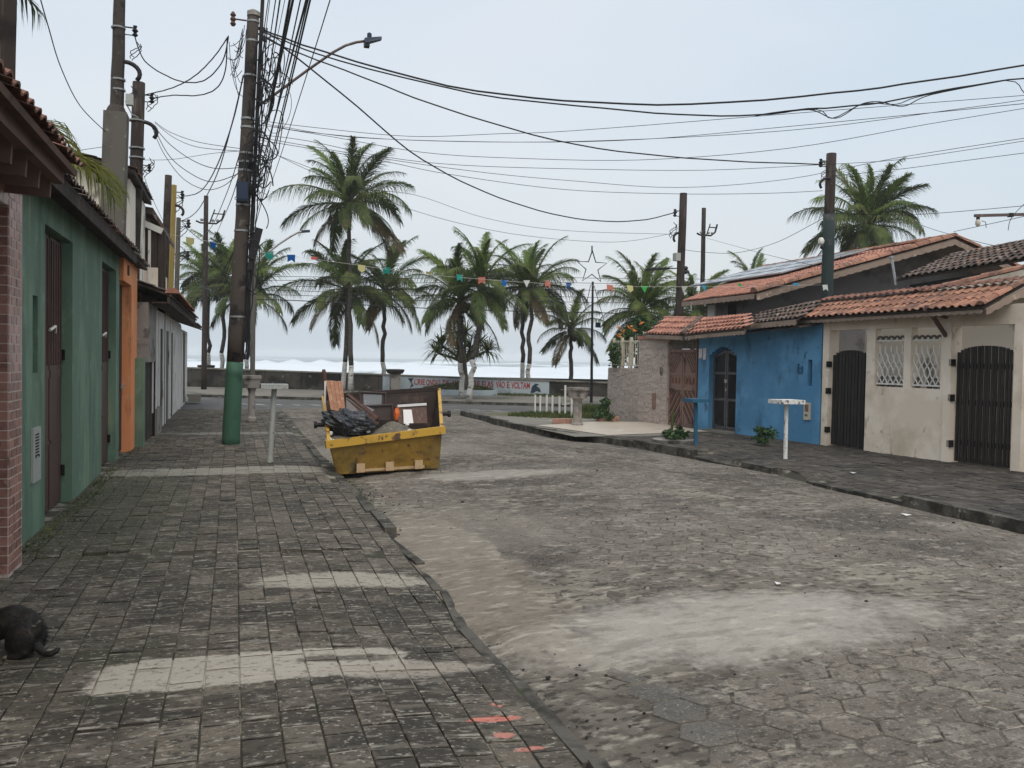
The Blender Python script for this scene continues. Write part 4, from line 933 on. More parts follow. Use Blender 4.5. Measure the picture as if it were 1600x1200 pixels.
# arch infill: remove a pointed head by building the wall beside it
mb = MB()
FU.wall(mb, 0, FU.len, -.28, 0, -.1, 2.62, [(gx0, gx1, -.2, zt), (bu(1269, 580), bu(1262, 580), bz(1265, 603), bz(1265, 562))])
for i in range(10):
    f0, f1 = i / 10, (i + 1) / 10; ha = zsd + (zt - zsd) * math.sin(math.pi * (f0 + f1) / 2)
    FU.box(mb, gx0 + (gx1 - gx0) * f0, gx0 + (gx1 - gx0) * f1, -.28, -.001, ha, zt)
mb.build('wall', M['blue'], parent=U_)
mb = MB(); FU.box(mb, bu(1269, 580), bu(1262, 580), -.2, -.12, bz(1265, 603), bz(1265, 562)); mb.build('meter_window', M['bluepaint'], parent=U_)
ig = thing('iron_double_gate', FU.P((gx0 + gx1) / 2, -.15, .03), 'dark iron double gate with peaked top in the blue wall', 'gate')
mid = (gx0 + gx1) / 2
for (a, b, za, zb2) in ((gx0 + .02, mid - .01, zsd - .02, zt - .1), (mid + .01, gx1 - .02, zt - .1, zsd - .02)):
    mb = MB()
    FU.box(mb, a, a + .05, -.17, -.13, .08, za); FU.box(mb, b - .05, b, -.17, -.13, .08, zb2)
    mb.beam(FU.P(a, -.15, za), FU.P(b, -.15, zb2), .05, .06)
    for z in (.1, .78, 1.42): FU.box(mb, a + .05, b - .05, -.165, -.135, z, z + .06)
    lf = mb.build('gate_leaf', M['irongrey'], parent=ig)
    n = 9
    for k in range(n):
        u = a + .06 + (b - a - .12) * (k + .5) / n; f = (u - a) / (b - a); mb = MB(); FU.box(mb, u - .007, u + .007, -.155, -.142, .2, za + (zb2 - za) * f - .03); mb.build('gate_bar', M['ironblack'], parent=lf)
mb = MB(); FU.box(mb, mid - .04, mid + .04, -.13, -.10, 1.22, 1.3); FU.box(mb, mid - .015, mid + .015, -.13, -.11, 1.02, 1.08); mb.build('lock', M['plate'], parent=ig)
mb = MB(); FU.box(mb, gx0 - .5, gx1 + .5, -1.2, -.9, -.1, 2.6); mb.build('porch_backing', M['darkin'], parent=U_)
mb = MB(); FU.box(mb, gx0 + .0, gx1 - .0, -.28, .25, -.05, .075); mb.build('threshold', M['prom'], parent=U_)
for (pa, pb_, ya, yb2, lb) in ((1092.5, 1097.5, 545, 560, 'long printed notice stuck on the blue wall left of the iron gate'), (1099, 1103.5, 544, 562, 'two part printed notice next to the long one on the blue wall')):
    a, b = bu(pb_, ya), bu(pa, ya); mb = MB(); FU.box(mb, a, b, .002, .006, bz(pa, yb2), bz(pa, ya)); tag(mb.build('notice', M['notice'], loc=FU.P(a, .002, 1.9)), lb, 'notice')
ic = thing('intercom', FU.P(bu(1262, 640), 0, 1.0), 'cream intercom panel with round window low on the blue wall', 'intercom')
mb = MB(); FU.box(mb, bu(1267, 640), bu(1257.5, 640), .001, .035, bz(1262, 656), bz(1262, 629)); mb.build('casing', M['cream'], parent=ic)
mb = MB(); FU.box(mb, bu(1265, 640), bu(1259.5, 640), .0355, .042, bz(1262, 643), bz(1262, 632)); mb.build('speaker_grille', M['gatewood'], parent=ic)
mb = MB(); FU.box(mb, bu(1264, 640), bu(1260, 640), .0355, .045, bz(1262, 650), bz(1262, 647)); mb.build('button', M['concrete'], parent=ic)
mb = MB()
a, b, z0_, z1_ = bu(1254, 578), bu(1248, 578), bz(1250, 583), bz(1250, 572)
for uu in (a, b): FU.box(mb, uu - .012, uu + .012, .001, .03, z0_, z1_ + (.05 if uu == b else 0))
FU.box(mb, a, b, .002, .025, z0_, z0_ + .02); FU.box(mb, a, b, .002, .025, z1_ - .05, z1_ - .03)
tag(mb.build('wall_bracket', M['bluepaint'], loc=FU.P(a, 0, z0_)), 'small blue painted wire bracket on the blue wall', 'bracket')
# awnings over the blue wall
e0, e1, t0, t1 = AX(1245, 499, 11.1), AX(1163, 507, 11.1), AX(1290, 469, 12.3), AX(1186, 490, 12.2)
tile_roof(U_, e1, e0, t1, t0, 'tile_d', under=M['darkwood'])
fascia(U_, e1, e0, h=.12, scal=.16)
mb = MB(); mb.hexa([AX(1250, 512, 11.15), AX(1164, 520, 11.15), (11.8, 16.6, 2.55), (11.85, 15.2, 2.55), AX(1250, 510, 11.15), AX(1164, 518, 11.15), (11.8, 16.6, 2.6), (11.85, 15.2, 2.6)]); mb.build('soffit', M['darkwood'], parent=U_)
e0, e1, t0, t1 = AX(1163, 514, 10.6), AX(1073, 523, 10.6), AX(1160, 494, 11.5), AX(1098, 499, 11.5)
tile_roof(U_, e1, e0, t1, t0, 'tile_p', under=M['darkwood'])
fascia(U_, e1 + Vector((.03, 0, .0)), e0 + Vector((.03, 0, .0)), h=.12, scal=.16)

# ---------------- right row: stone clad pillar, wooden double gate, railing with plants
V_ = thing('stone_clad_wall', (10.7, 21.3, .03), 'pinkish beige split stone garden wall with tall gate pillar on the street corner', 'wall')
FV = Fac((10.86, 20.31), (10.62, 21.5), -1); FX = Fac((10.62, 21.5), (10.56, 23.4), -1)
hz = FV.hit(1020, 530)[1]; lz = FX.hit(975, 575)[1]
px_split = proj(FX.A + Vector((0, 0, 1)))[0]
def clad(F_, u0, u1, z0, z1, d=0.0):
    mb = MB(); F_.box(mb, u0, u1, -.2, -.012 + d, z0, z1); mb.build('wall_core', M['mortar'], parent=V_)
    q = random.Random(int(u1 * 10)); z = z0; mbs = MB()
    while z < z1 - .02:
        h_ = min(q.choice((.045, .06, .05)), z1 - z); u = u0
        while u < u1 - .01:
            l_ = min(q.uniform(.12, .34), u1 - u); dd_ = q.uniform(-.002, .012)
            F_.box(mbs, u + .002, u + l_ - .002, -.02 + d, dd_ + d, z + .002, z + h_ - .002); u += l_
        z += h_
    tag(mbs.build('stone_cladding', M['stone'], parent=V_), kind='stuff')
clad(FV, 0, FV.len - .002, -.05, hz); clad(FX, 0.002, FX.len, -.05, lz)
mb = MB(); FV.box(mb, -.05, FV.len + .04, -.24, .05, hz + .001, hz + .09); mb.build('coping', M['tile_p'], parent=V_)
mb = MB(); u = FV.hit(1023, 600)[0]; FV.box(mb, u - .07, u + .07, .014, .03, FV.hit(1032, 640)[1], FV.hit(1032, 615)[1]); mb.build('letter_slot', M['gatewood'], parent=V_)
mb = MB(); u = FV.hit(1034, 600)[0]; mb.tube([FV.P(u + .05 * math.cos(a), .03, 1.45 + .11 * math.sin(a)) for a in lin(0, 6.28, 14)], .009, 5); mb.tube([FV.P(u, .03, 1.38), FV.P(u + .02, .04, 1.5)], .012, 5); mb.build('house_emblem', M['concrete'], parent=V_)
WG = thing('wooden_double_gate', (11.0, 19.6, .03), 'brown wooden double gate with diagonal slats between the stone pillar and the blue wall', 'gate')
FGt = Fac((11.08, 19.16), (10.86, 20.3), -1)
L1 = FGt.len; gzt = FGt.hit(1060, 545)[1]
mb = MB(); FGt.box(mb, .02, .07, -.1, .0, -.05, 2.55); mb.build('post', M['redwood'], parent=WG)
mb = MB(); FGt.box(mb, .07, L1, -.12, -.06, gzt + .0, gzt + .22); mb.build('head_board', M['concrete'], parent=WG)
for (a, b, sg) in ((.08, .08 + (L1 - .1) / 2, 1), (.10 + (L1 - .1) / 2, L1 - .01, -1)):
    mb = MB(); FGt.box(mb, a, b, -.09, -.07, .04, gzt - .01)
    for (z0_, z1_) in ((.04, .12), (gzt - .09, gzt - .011), (.98, 1.06), (1.36, 1.43)): FGt.box(mb, a, b, -.069, -.05, z0_, z1_)
    FGt.box(mb, a, a + .05, -.068, -.049, .13, gzt - .1); FGt.box(mb, b - .05, b, -.068, -.049, .13, gzt - .1)
    lf = mb.build('gate_leaf', M['gatewood'], parent=WG)
    wv = b - a - .1
    for (z0_, z1_) in ((.14, .96), (1.45, gzt - .11)):
        for k in range(11):
            zc = z0_ + (z1_ - z0_) * (k - 3) / 7; zd = zc + wv * 1.5
            pA_, pB_ = (a + .05, zc), (b - .05, zd)
            if sg < 0: pA_, pB_ = (b - .05, zc), (a + .05, zd)
            def cl(p, q_): 
                (u1_, v1_), (u2_, v2_) = p, q_
                if v1_ < z0_: f = (z0_ - v1_) / (v2_ - v1_); u1_ += (u2_ - u1_) * f; v1_ = z0_
                if v2_ > z1_: f = (z1_ - v1_) / (v2_ - v1_); u2_ = u1_ + (u2_ - u1_) * f; v2_ = z1_
                return (u1_, v1_), (u2_, v2_)
            if zd < z0_ + .02 or zc > z1_ - .02: continue
            (ua, va), (ub, vb) = cl(pA_, pB_)
            mb = MB(); mb.beam(FGt.P(ua, -.058, va), FGt.P(ub, -.058, vb), .03, .022, upv=FGt.n); mb.build('diagonal_slat', M['wooddark'] if k % 2 else M['gatewood'], parent=lf)
    for k in range(3):
        u = a + (b - a) * (k + 1) / 4; mb = MB(); mb.blob(FGt.P(u, -.062, 1.22), .03, .03, .09, 8, 5); mb.build('oval_inlay', M['redwood'], parent=lf)
e0, e1, t0, t1 = AX(1066, 524, 10.55), AX(1009, 522, 10.6), AX(1096, 498, 11.5), AX(1040, 497, 11.5)
RA = thing('gate_canopy', (10.8, 20.3, 2.4), 'small tiled canopy with pinkish tiles over the stone pillar and wooden gate', 'canopy')
tile_roof(RA, e1, e0, t1, t0, 'tile_p', under=M['darkwood'])
fascia(RA, e1 + Vector((.02, 0, 0)), e0 + Vector((.02, 0, 0)), h=.12, scal=.16)
ridge_caps(RA, (e0 + Vector((0, 0, .04)), t0 + Vector((0, 0, .04))), mk='tile_d', rad=.07)
ridge_caps(RA, (t1, t0), mk='tile_p', rad=.06, ln=.2)
mb = MB(); mb.beam((e0 + e1) / 2 + Vector((.5, 0, -.05)), Vector(((10.9), (e0.y + e1.y) / 2, 2.42)), .08, .1); mb.build('bracket', M['wooddark'], parent=RA)
mb = MB(); FV.box(mb, .1, FV.len - .1, -.2, 0, hz + .09, hz + .14); mb.build('support', M['concrete'], parent=RA)
RL = thing('balustrade', FX.P(1, -.1, lz), 'cream railing with slim posts on top of the stone wall', 'railing')
rt_ = FX.hit(980, 530)[1]
for k in range(4):
    u = .12 + (FX.len - .25) * k / 3; mb = MB(); FX.box(mb, u - .035, u + .035, -.14, -.07, lz + .001, rt_ + .06); mb.build('post', M['cream'], parent=RL)
for z in (lz + .06, rt_ - .08):
    mb = MB(); FX.box(mb, .1, FX.len - .1, -.12, -.09, z, z + .03); mb.build('rail', M['cream'], parent=RL)
for k in range(13):
    u = .16 + (FX.len - .35) * k / 12; mb = MB(); FX.box(mb, u - .009, u + .009, -.115, -.095, lz + .09, rt_ - .02); mb.build('spindle', M['cream'], parent=RL)

# ---------------- big house behind the awnings, roof with solar panels
W_ = thing('gabled_house', (15, 20, 0), 'house with large orange tiled gable roof carrying solar panels', 'house')
YN = 18.1; YF = 26.8
EN = AX(1181, 459, 12.0); YN = EN.y; AP = AY(1491, 373, YN); EF = Vector((12.0, AX(1067, 476, 12.0).y, EN.z)); YF = EF.y
APF = Vector((AP.x, YF, AP.z)); RE = AY(1600, 425, YN); REF = Vector((RE.x, YF, RE.z))
# ridge runs further than the eave; match the far ridge end in the photo
RF = AX(1189, 436, AP.x); APF = Vector((AP.x, RF.y, AP.z))
tile_roof(W_, EN, EF, AP, APF, 'tile_p', parts=False, l_=.4, under=M['fascia'])
tile_roof(W_, Vector((RE.x, YN, RE.z)), Vector((RE.x, RF.y, RE.z)), AP, APF, 'tile_p', parts=False, l_=.4, under=M['fascia'])
ridge_caps(W_, (EN + Vector((0, .05, .05)), AP + Vector((0, .05, .06))), rad=.13, ln=.42)
ridge_caps(W_, (Vector((RE.x, YN + .05, RE.z + .05)), AP + Vector((0, .05, .06))), rad=.13, ln=.42)
ridge_caps(W_, (AP + Vector((0, 0, .06)), APF + Vector((0, 0, .06))), rad=.11, ln=.42)
fascia(W_, EN + Vector((.0, -.03, -.02)), AP + Vector((0, -.03, -.02)), h=.15, scal=.24)
fascia(W_, AP + Vector((0, -.03, -.02)), Vector((RE.x, YN - .03, RE.z - .02)), h=.15, scal=.24)
fascia(W_, EF + Vector((-.03, 0, 0)), EN + Vector((-.03, 0, 0)), h=.13, scal=.2)
mb = MB()
xw0 = 12.55
mb.box(xw0, xw0 + .2, YN + 1.2, YF - .3, 0, EN.z + .05)
mb.build('side_wall', M['greywall'], parent=W_)
mb = MB(); mb.add([(xw0 + .2, YN + 1.2, 0), (RE.x - .4, YN + 1.2, 0), (RE.x - .4, YN + 1.2, RE.z), (AP.x, YN + 1.2, AP.z - .15), (xw0 + .2, YN + 1.2, EN.z + .12)], [(0, 1, 2, 3, 4)]); mb.build('gable_wall', M['greywall'], parent=W_)
mb = MB(); mb.box(xw0 - .02, xw0, AX(1148, 475, 12.5).y, AX(1136, 475, 12.5).y, 2.4, EN.z - .12); mb.build('window', M['black'], parent=W_)
mb = MB(); mb.box(xw0 - .06, xw0 - .001, AX(1117, 480, 12.5).y, AX(1106, 480, 12.5).y, 2.3, EN.z - .1); mb.build('pilaster', M['white'], parent=W_)
# panels
sn = (APF - AP).cross(EN - AP).normalized()
if sn.z < 0: sn = -sn
def roofhit(px, py):
    r_ = ray(px, py); t = (AP - CC).dot(sn) / r_.dot(sn); return CC + r_ * t
up_ = (AP - EN).normalized(); al = Vector((0, 1, 0))
pn = roofhit(1408, 384); pf = roofhit(1150, 456)
v_top = (pn - EN).dot(up_)
Ltot = min(10.5, (pf.y - pn.y))
rows, cols = 3, 9
y0p = pn.y + .1; v0 = (AP - EN).length - .55 - 1.02 * rows
for r_ in range(rows):
    for c_ in range(cols):
        o_ = EN + up_ * (v0 + r_ * 1.02) + al * (y0p - EN.y + c_ * 1.02) + sn * .12
        if o_.y > RF.y - 1.2: continue
        a = o_; b = o_ + al * .99; c = b + up_ * .98; d = a + up_ * .98
        mb = MB(); mb.hexa([a, b, c, d, a + sn * .04, b + sn * .04, c + sn * .04, d + sn * .04]); sp_ = mb.build('solar_panel', M['panel'], parent=W_)
        mb = MB()
        for (p_, q_) in ((a, b), (b, c), (c, d), (d, a)): mb.beam(p_ + sn * .035, q_ + sn * .035, .035, .035, upv=sn)
        mb.build('panel_frame', M['alu'], parent=sp_)

# bright blue roughcast wall at the right picture edge
FR = Fac((12.15, 7.5), (12.08, 10.0), -1)
rb = thing('bright_blue_wall', (12.1, 9.2, 0), 'bright blue roughcast wall at the far right edge beside the beige pillar', 'wall')
FR = Fac((12.12, 6.0), (12.10, 9.92), -1); mb = MB(); FR.box(mb, 0, FR.len, -.2, 0, -.1, FB.hit(1597, 545)[1]); mb.build('wall', M['bluetex'], parent=rb)

# ================================================================ seafront
SW = thing('seawall', WP(8, 0, 0), 'long dark mouldy seawall along the promenade, partly painted with a mural', 'wall')
TOPZ = 0.93
def wtop(s): return lerp(0.93, .62, min(1, max(0, s / 22)))
segs = [(-60, -20), (-20, -8), (-8, -.02)] + [(k * 2.0, k * 2.0 + 1.98) for k in range(0, 22)] + [(44, 120)]
m0 = wall_hit(598, 600)[0]; m1 = wall_hit(858, 610)[0]
for (a, b) in segs:
    za, zb = wtop(a), wtop(b); mb = MB()
    mb.hexa([WP(a, -.2, -2), WP(b, -.2, -2), WP(b, 0, -2), WP(a, 0, -2), WP(a, -.2, za), WP(b, -.2, zb), WP(b, 0, zb), WP(a, 0, za)]); mb.build('wall_section', M['wall_sea'], parent=SW)
mb = MB()
for (a, b) in segs: mb.hexa([WP(a, -.26, wtop(a) + .001), WP(b, -.26, wtop(b) + .001), WP(b, .05, wtop(b) + .001), WP(a, .05, wtop(a) + .001), WP(a, -.26, wtop(a) + .07), WP(b, -.26, wtop(b) + .07), WP(b, .05, wtop(b) + .07), WP(a, .05, wtop(a) + .07)])
mb.build('coping', M['wallcap'], parent=SW)
mb = MB(); mb.hexa([WP(m0, .001, -.0), WP(m1, .001, -.0), WP(m1, .012, -.0), WP(m0, .012, -.0), WP(m0, .001, wtop(m0)), WP(m1, .001, wtop(m1)), WP(m1, .012, wtop(m1)), WP(m0, .012, wtop(m0))]); mb.build('mural_background', M['mural'], parent=SW)
def word(txt, px0, px1, yt, yb):
    fc = bpy.data.curves.new('lettering', 'FONT'); fc.body = txt; fc.extrude = .004; fc.size = 1; fc.offset = .022
    ob = bpy.data.objects.new('lettering_source', fc); COL.objects.link(ob); dg = bpy.context.evaluated_depsgraph_get()
    me = bpy.data.meshes.new_from_object(ob.evaluated_get(dg)); bpy.data.objects.remove(ob)
    xs = [v.co.x for v in me.vertices]; ys_ = [v.co.y for v in me.vertices]
    w_ = max(xs) - min(xs); s0, _ = wall_hit(px0, yt, .02); s1, _ = wall_hit(px1, yt, .02)
    zt_ = wall_hit((px0 + px1) / 2, yt, .02)[1]; zb_ = wall_hit((px0 + px1) / 2, yb, .02)[1]
    h_ = .72
    off = OFF[SW.name]
    for v in me.vertices:
        v.co = WP(s0 + (v.co.x - min(xs)) / w_ * (s1 - s0), .017 + v.co.z, zb_ + v.co.y / h_ * (zt_ - zb_)) - off
    me.materials.clear(); me.materials.append(M['muralred'])
    o = bpy.data.objects.new('lettering', me); COL.objects.link(o); o.parent = SW; OFF[o.name] = off
word('CRIE', 647, 664, 592, 601); word('ONDAS', 666, 688, 593, 602); word('DE', 692, 702, 594, 603); word('AMOR', 706, 726, 594, 604)
word('QUE', 738, 750, 595, 604); word('ELAS', 753, 771, 595.5, 605); word('VÃO', 775, 789, 596, 605.5); word('E', 792, 796.5, 596.5, 606); word('VOLTAM', 799, 828, 597, 607)
def mural_shape(pts, nm):
    mb = MB(); P_ = [];
    for px, py in pts:
        s_, z_ = wall_hit(px, py, .02); P_.append((s_, z_))
    n = len(P_); mb.add([WP(s_, .014, z_) for s_, z_ in P_] + [WP(s_, .02, z_) for s_, z_ in P_], [tuple(range(n)), tuple(range(n, 2 * n))[::-1]]); mb.build(nm, M['muralblue'], parent=SW)
mural_shape([(637, 591), (646, 591), (643, 597), (646, 603), (640, 607), (643, 600), (640, 595)], 'mural_figure')
mural_shape([(829, 614), (831, 604), (837, 599), (843, 601), (838, 603), (844, 607), (845, 613), (838, 611), (834, 614)], 'mural_figure')
mural_shape([(834, 603), (839, 601), (836, 606)], 'mural_figure')

def pedestal_planter(px, py, sc, label, flare=True):
    p = G(px, py, 0); o = thing('stone_planter', p, label, 'planter', 'stone planters along the seafront')
    MB().lathe(p, [(.30 * sc, -.05), (.34 * sc, .5 * sc), (.36 * sc, .95 * sc)], 4).build('base', M['mould'], parent=o)
    MB().lathe(p + Vector((0, 0, .951 * sc)), [(.38 * sc, 0), (.48 * sc, .16 * sc), (.46 * sc, .22 * sc), (.3 * sc, .23 * sc)], 12).build('bowl', M['gatedark'], parent=o)
    return o
pedestal_planter(617, 613, .95, 'square grey stone planter with dark rim in front of the mural seawall')
pedestal_planter(322, 604, .95, 'square stone planter with dark bowl by the palms at the sidewalk\'s far end')

# low round bed with grass around the screw pine
bc = G(716, 618, 0) + Vector((.4, 1.6, 0))
PB = thing('flower_bed', bc, 'low pale walled planting bed with grass mound in front of the mural', 'flower bed')
pts = [(1.9 * math.cos(a), 1.2 * math.sin(a)) for a in lin(0, 2 * math.pi, 33)[:-1]]
mb = MB(); n = len(pts)
ring = lambda k, z: [(bc.x + WD.x * x * k + WN.x * y * k, bc.y + WD.y * x * k + WN.y * y * k, z) for x, y in pts]
mb.v = ring(1, -.05) + ring(1, .24) + ring(.93, .24) + ring(.93, .12); mb.f = [(i + k * n, (i + 1) % n + k * n, (i + 1) % n + (k + 1) * n, i + (k + 1) * n) for k in range(3) for i in range(n)]; mb.m = [0] * len(mb.f)
mb.build('border_wall', M['mural'], parent=PB)
mb = MB(); mb.v = ring(.925, .2) + ring(.6, .34) + ring(.25, .46) + [(bc.x, bc.y, .5)]; mb.f = [(i + k * n, (i + 1) % n + k * n, (i + 1) % n + (k + 1) * n, i + (k + 1) * n) for k in range(2) for i in range(n)] + [(2 * n + i, 2 * n + (i + 1) % n, 3 * n) for i in range(n)]; mb.m = [0] * len(mb.f)
mb.build('soil_mound', M['ground'], parent=PB)
def grass(name, centre, rx, ry, n, h, seed, parent=None, zf=None, rot=None, m_=None):
    q = random.Random(seed); mb = MB()
    for _ in range(n):
        a, r_ = q.uniform(0, 6.28), math.sqrt(q.random()); x, y = rx * r_ * math.cos(a), ry * r_ * math.sin(a)
        if rot: x, y = rot[0].x * x + rot[1].x * y, rot[0].y * x + rot[1].y * y
        p = Vector((centre[0] + x, centre[1] + y, 0)); p.z = zf(p, r_) if zf else centre[2]
        for b in range(3):
            t_ = q.uniform(0, 6.28); l_ = h * q.uniform(.5, 1.3); wd = Vector((math.cos(t_ + 1.57), math.sin(t_ + 1.57), 0)) * .012; ln = Vector((math.cos(t_) * l_ * q.uniform(.2, .8), math.sin(t_) * l_ * q.uniform(.2, .8), l_))
            mb.add([p - wd, p + wd, p + ln * .6 + wd * .7 , p + ln], [(0, 1, 2, 3)])
    return tag(mb.build(name, m_ or M['grass'], parent=parent), kind='stuff')
grass('grass', (bc.x, bc.y, 0), 1.7, 1.05, 1800, .12, 4, parent=PB, zf=lambda p, r_: .2 + .28 * (1 - r_), rot=(WD, WN))
grass('verge_grass', (10.2, 24.2, -.02), 2.4, 1.5, 2600, .12, 5, zf=lambda p, r_: -.01)
grass('palm_foot_grass', (G(822, 618)).to_tuple(), 2.0, 1.0, 700, .09, 6, rot=(WD, WN))
grass('corner_grass', (G(975, 645)).to_tuple(), 1.6, 1.6, 1400, .22, 16)

# ================================================================ palms
def frond_mesh(name, elev, m_, seed, droop=1.0, n=74, curl=.0):
    """a coconut frond of length 1, leaves the crown in the +X direction at the given elevation, and bends down"""
    q = random.Random(seed); mb = MB(); pts = []; p = Vector((0, 0, 0)); a = elev; N_ = 14
    for i in range(N_ + 1):
        pts.append(p.copy()); f = i / N_
        p = p + Vector((math.cos(a), curl * f, math.sin(a))) * (1 / N_); a -= R(5.2) * droop * (.35 + 1.6 * f) * max(.25, math.cos(a * .6))
    mb.tube(pts, [.012 * (1 - .85 * i / N_) + .002 for i in range(N_ + 1)], 4)
    def at(f):
        k = min(N_ - 1, int(f * N_)); g = f * N_ - k; return pts[k].lerp(pts[k + 1], g), (pts[k + 1] - pts[k]).normalized()
    for i in range(n):
        f = .14 + .86 * (i + q.uniform(-.3, .3)) / n; f = min(.995, max(.12, f))
        c, d = at(f); side0 = Vector((0, 1, 0)); upn = side0.cross(d) * -1
        if upn.z < 0 and elev < 1.2: upn = -upn
        ln = .27 * math.sin(math.pi * (.18 + .78 * f)) ** .55 * q.uniform(.82, 1.1)
        for sg in (1, -1):
            fw = (1.15 if elev > .9 else .8) + .8 * f + q.uniform(-.15, .15)
            dr = Vector((0, 0, -1)) * q.uniform(.25, .8) * (1.0 if elev > .9 else 1.9)
            v = (side0 * sg + d * fw + upn * q.uniform(.05, .3)).normalized()
            c1 = c + v * ln * .5 + dr * ln * .12; v2 = (v + dr * 1.2).normalized(); c2 = c1 + v2 * ln * .5 + dr * ln * .25
            wd = (d - v * d.dot(v)).normalized() * .0047
            b0 = len(mb.v)
            mb.v += [tuple(c - wd), tuple(c + wd), tuple(c1 + wd * 1.1), tuple(c1 - wd * 1.1), tuple(c2)]
            mb.f += [(b0, b0 + 1, b0 + 2, b0 + 3), (b0 + 3, b0 + 2, b0 + 4)]; mb.m += [0, 0]
    return mb.mesh(name, m_)
FR_M = {}
for e_, kind_, dr_ in ((74, 'top', .75), (60, 'top', .9), (47, 'top', .95), (32, 'mid', 1.0), (17, 'mid', 1.05), (2, 'mid', 1.0), (-14, 'mid', .9), (-36, 'old', .8)):
    mk = {'top': 'frondtop', 'mid': 'frond', 'old': 'frondold'}[kind_]
    FR_M[e_] = [frond_mesh('frond', R(e_), M[mk] if k else M['frond'], 50 + e_ * 3 + k, dr_, curl=(-.12, .1, .2)[k]) for k in range(3)]
def palm(base, crown, rad, label, seed, group='coconut palms along the seafront', nf=26, white=True, lean=None, r0=.12, dead=.3, spin=0.0, name='palm_tree', old=True):
    q = random.Random(seed); base = Vector(base); crown = Vector(crown)
    T_ = thing(name, base, label, 'palm', group)
    n = 14; pts = []
    for i in range(n + 1):
        f = i / n; p = base.lerp(crown, f); side = math.sin(math.pi * f) * (lean or q.uniform(-.1, .1)); p.x += side; pts.append(p)
    rr = [r0 * (1.3 if i == 0 else (1.0 - .25 * i / n)) * (1 + .04 * (i % 2)) for i in range(n + 1)]
    if white:
        hw = min(.9, 1.55 / max(.5, (crown - base).length)); k = 0
        wp = [p for i, p in enumerate(pts) if i / n < hw]; e_ = base.lerp(crown, hw); e_.x += math.sin(math.pi * hw) * 0
        # cut at a sample
        ki = max(1, round(hw * n))
        MB().tube(pts[:ki + 1], rr[:ki + 1], 10).build('whitewashed_base', M['trunkw'], parent=T_, smooth=True)
        MB().tube(pts[ki:], rr[ki:], 10).build('trunk', M['trunk'], parent=T_, smooth=True)
    else: MB().tube(pts, rr, 10).build('trunk', M['trunk'], parent=T_, smooth=True)
    mb = MB(); mb.blob(crown + Vector((0, 0, -.05)), r0 * 1.5, r0 * 1.5, .38, 10, 6, .12, seed=seed); mb.build('crown_heart', M['trunk'], parent=T_)
    for k in range(q.randint(3, 8)):
        a = q.uniform(0, 6.28); c = crown + Vector((math.cos(a) * .28, math.sin(a) * .28, -.3 - q.random() * .22)); MB().blob(c, .12, .12, .15, 8, 6).build('coconut', M['coconut'], parent=T_, smooth=True)
    els = sorted(FR_M.keys(), reverse=True); els = els if old else els[:6]
    nf = int(nf * 1.0)
    for k in range(nf):
        f = (k + .5) / nf; e_ = els[min(len(els) - 1, int(f ** 1.25 * len(els)))]
        a = k * 2.39996 + spin + q.uniform(-.2, .2); L_ = rad * q.uniform(.8, 1.15) * (1.0 if e_ > -10 else .9)
        me = FR_M[e_][q.randrange(3)]
        el = q.uniform(-.09, .09)
        mw = Matrix.Translation(crown + Vector((0, 0, .12 - .2 * f))) @ Matrix.Rotation(a, 4, 'Z') @ Matrix.Rotation(el, 4, 'Y') @ Matrix.Rotation(q.uniform(-.5, .5), 4, 'X') @ Matrix.Diagonal((L_, L_, L_, 1))
        o = inst('frond', me, T_, mw)
    return T_
def palmpx(bx, by, cx, cy, radpx, label, seed, **k):
    b = G(bx, by, k.pop('z', 0.0)); dY = b.y + k.pop('dy', 0); c = AY(cx, cy, dY); dep = (c - CC).dot(CF)
    return palm(b, c, radpx * 1.05 * dep / FPX, label, seed, **k)
palmpx(548, 613, 546, 318, 112, 'tallest coconut palm, its crown high above all the others', 11, nf=32, r0=.12)
palmpx(535, 611, 541, 452, 100, 'broad coconut palm whose crown sits below the tallest one, left of the skip', 12, nf=28, lean=.1, dead=.5)
palmpx(598, 610, 602, 455, 88, 'coconut palm with slim dark trunk standing behind the skip', 13, nf=22)
palmpx(721, 622, 720, 468, 94, 'dense coconut palm over the screw pine, left trunk of the middle pair', 14, nf=28)
palmpx(733, 625, 752, 448, 90, 'coconut palm with bushy crown, right trunk of the middle pair', 15, nf=24)
palmpx(816, 614, 819, 448, 72, 'left of the two twin slender palms right of the mural', 16, nf=20)
palmpx(823, 616, 833, 450, 82, 'right of the two twin slender palms right of the mural', 17, nf=22)
palmpx(893, 614, 892, 515, 62, 'small low coconut palm with arching fronds left of the star pole', 18, nf=22, r0=.12, white=False)
palmpx(326, 597, 326, 437, 66, 'left palm of the cluster at the far end of the left sidewalk', 19, nf=22)
palmpx(345, 600, 352, 432, 82, 'bright green palm of the cluster just left of the big green based pole', 20, nf=24)
palmpx(384, 602, 392, 462, 92, 'palm behind the big green based pole, fronds reaching out to its right', 21, nf=26)
def palmat(X, Y, cz, rad, label, seed, **k): return palm((X, Y, 0), (X + .1, Y, cz), rad, label, seed, **k)
def palm_dir(cx, cy, Y, radpx, label, seed, **k):
    c = AY(cx, cy, Y); dep = (c - CC).dot(CF); return palm((c.x - .2, c.y, 0), c, radpx * dep / FPX, label, seed, group='coconut palms behind the right hand houses', **k)
palm_dir(1003, 486, 30, 90, 'coconut palm with a yellow dead frond behind the stone wall', 22, nf=36, white=False)
palm_dir(1088, 482, 33, 76, 'coconut palm between the two dark poles behind the tiled roofs', 23, nf=28, white=False)
palm_dir(1352, 352, 34, 112, 'large coconut palm rising behind the solar panel roof', 24, nf=40, white=False)
palm_dir(1176, 446, 36, 58, 'only the frond tips of a palm showing over the far end of the solar roof', 25, nf=20, white=False)
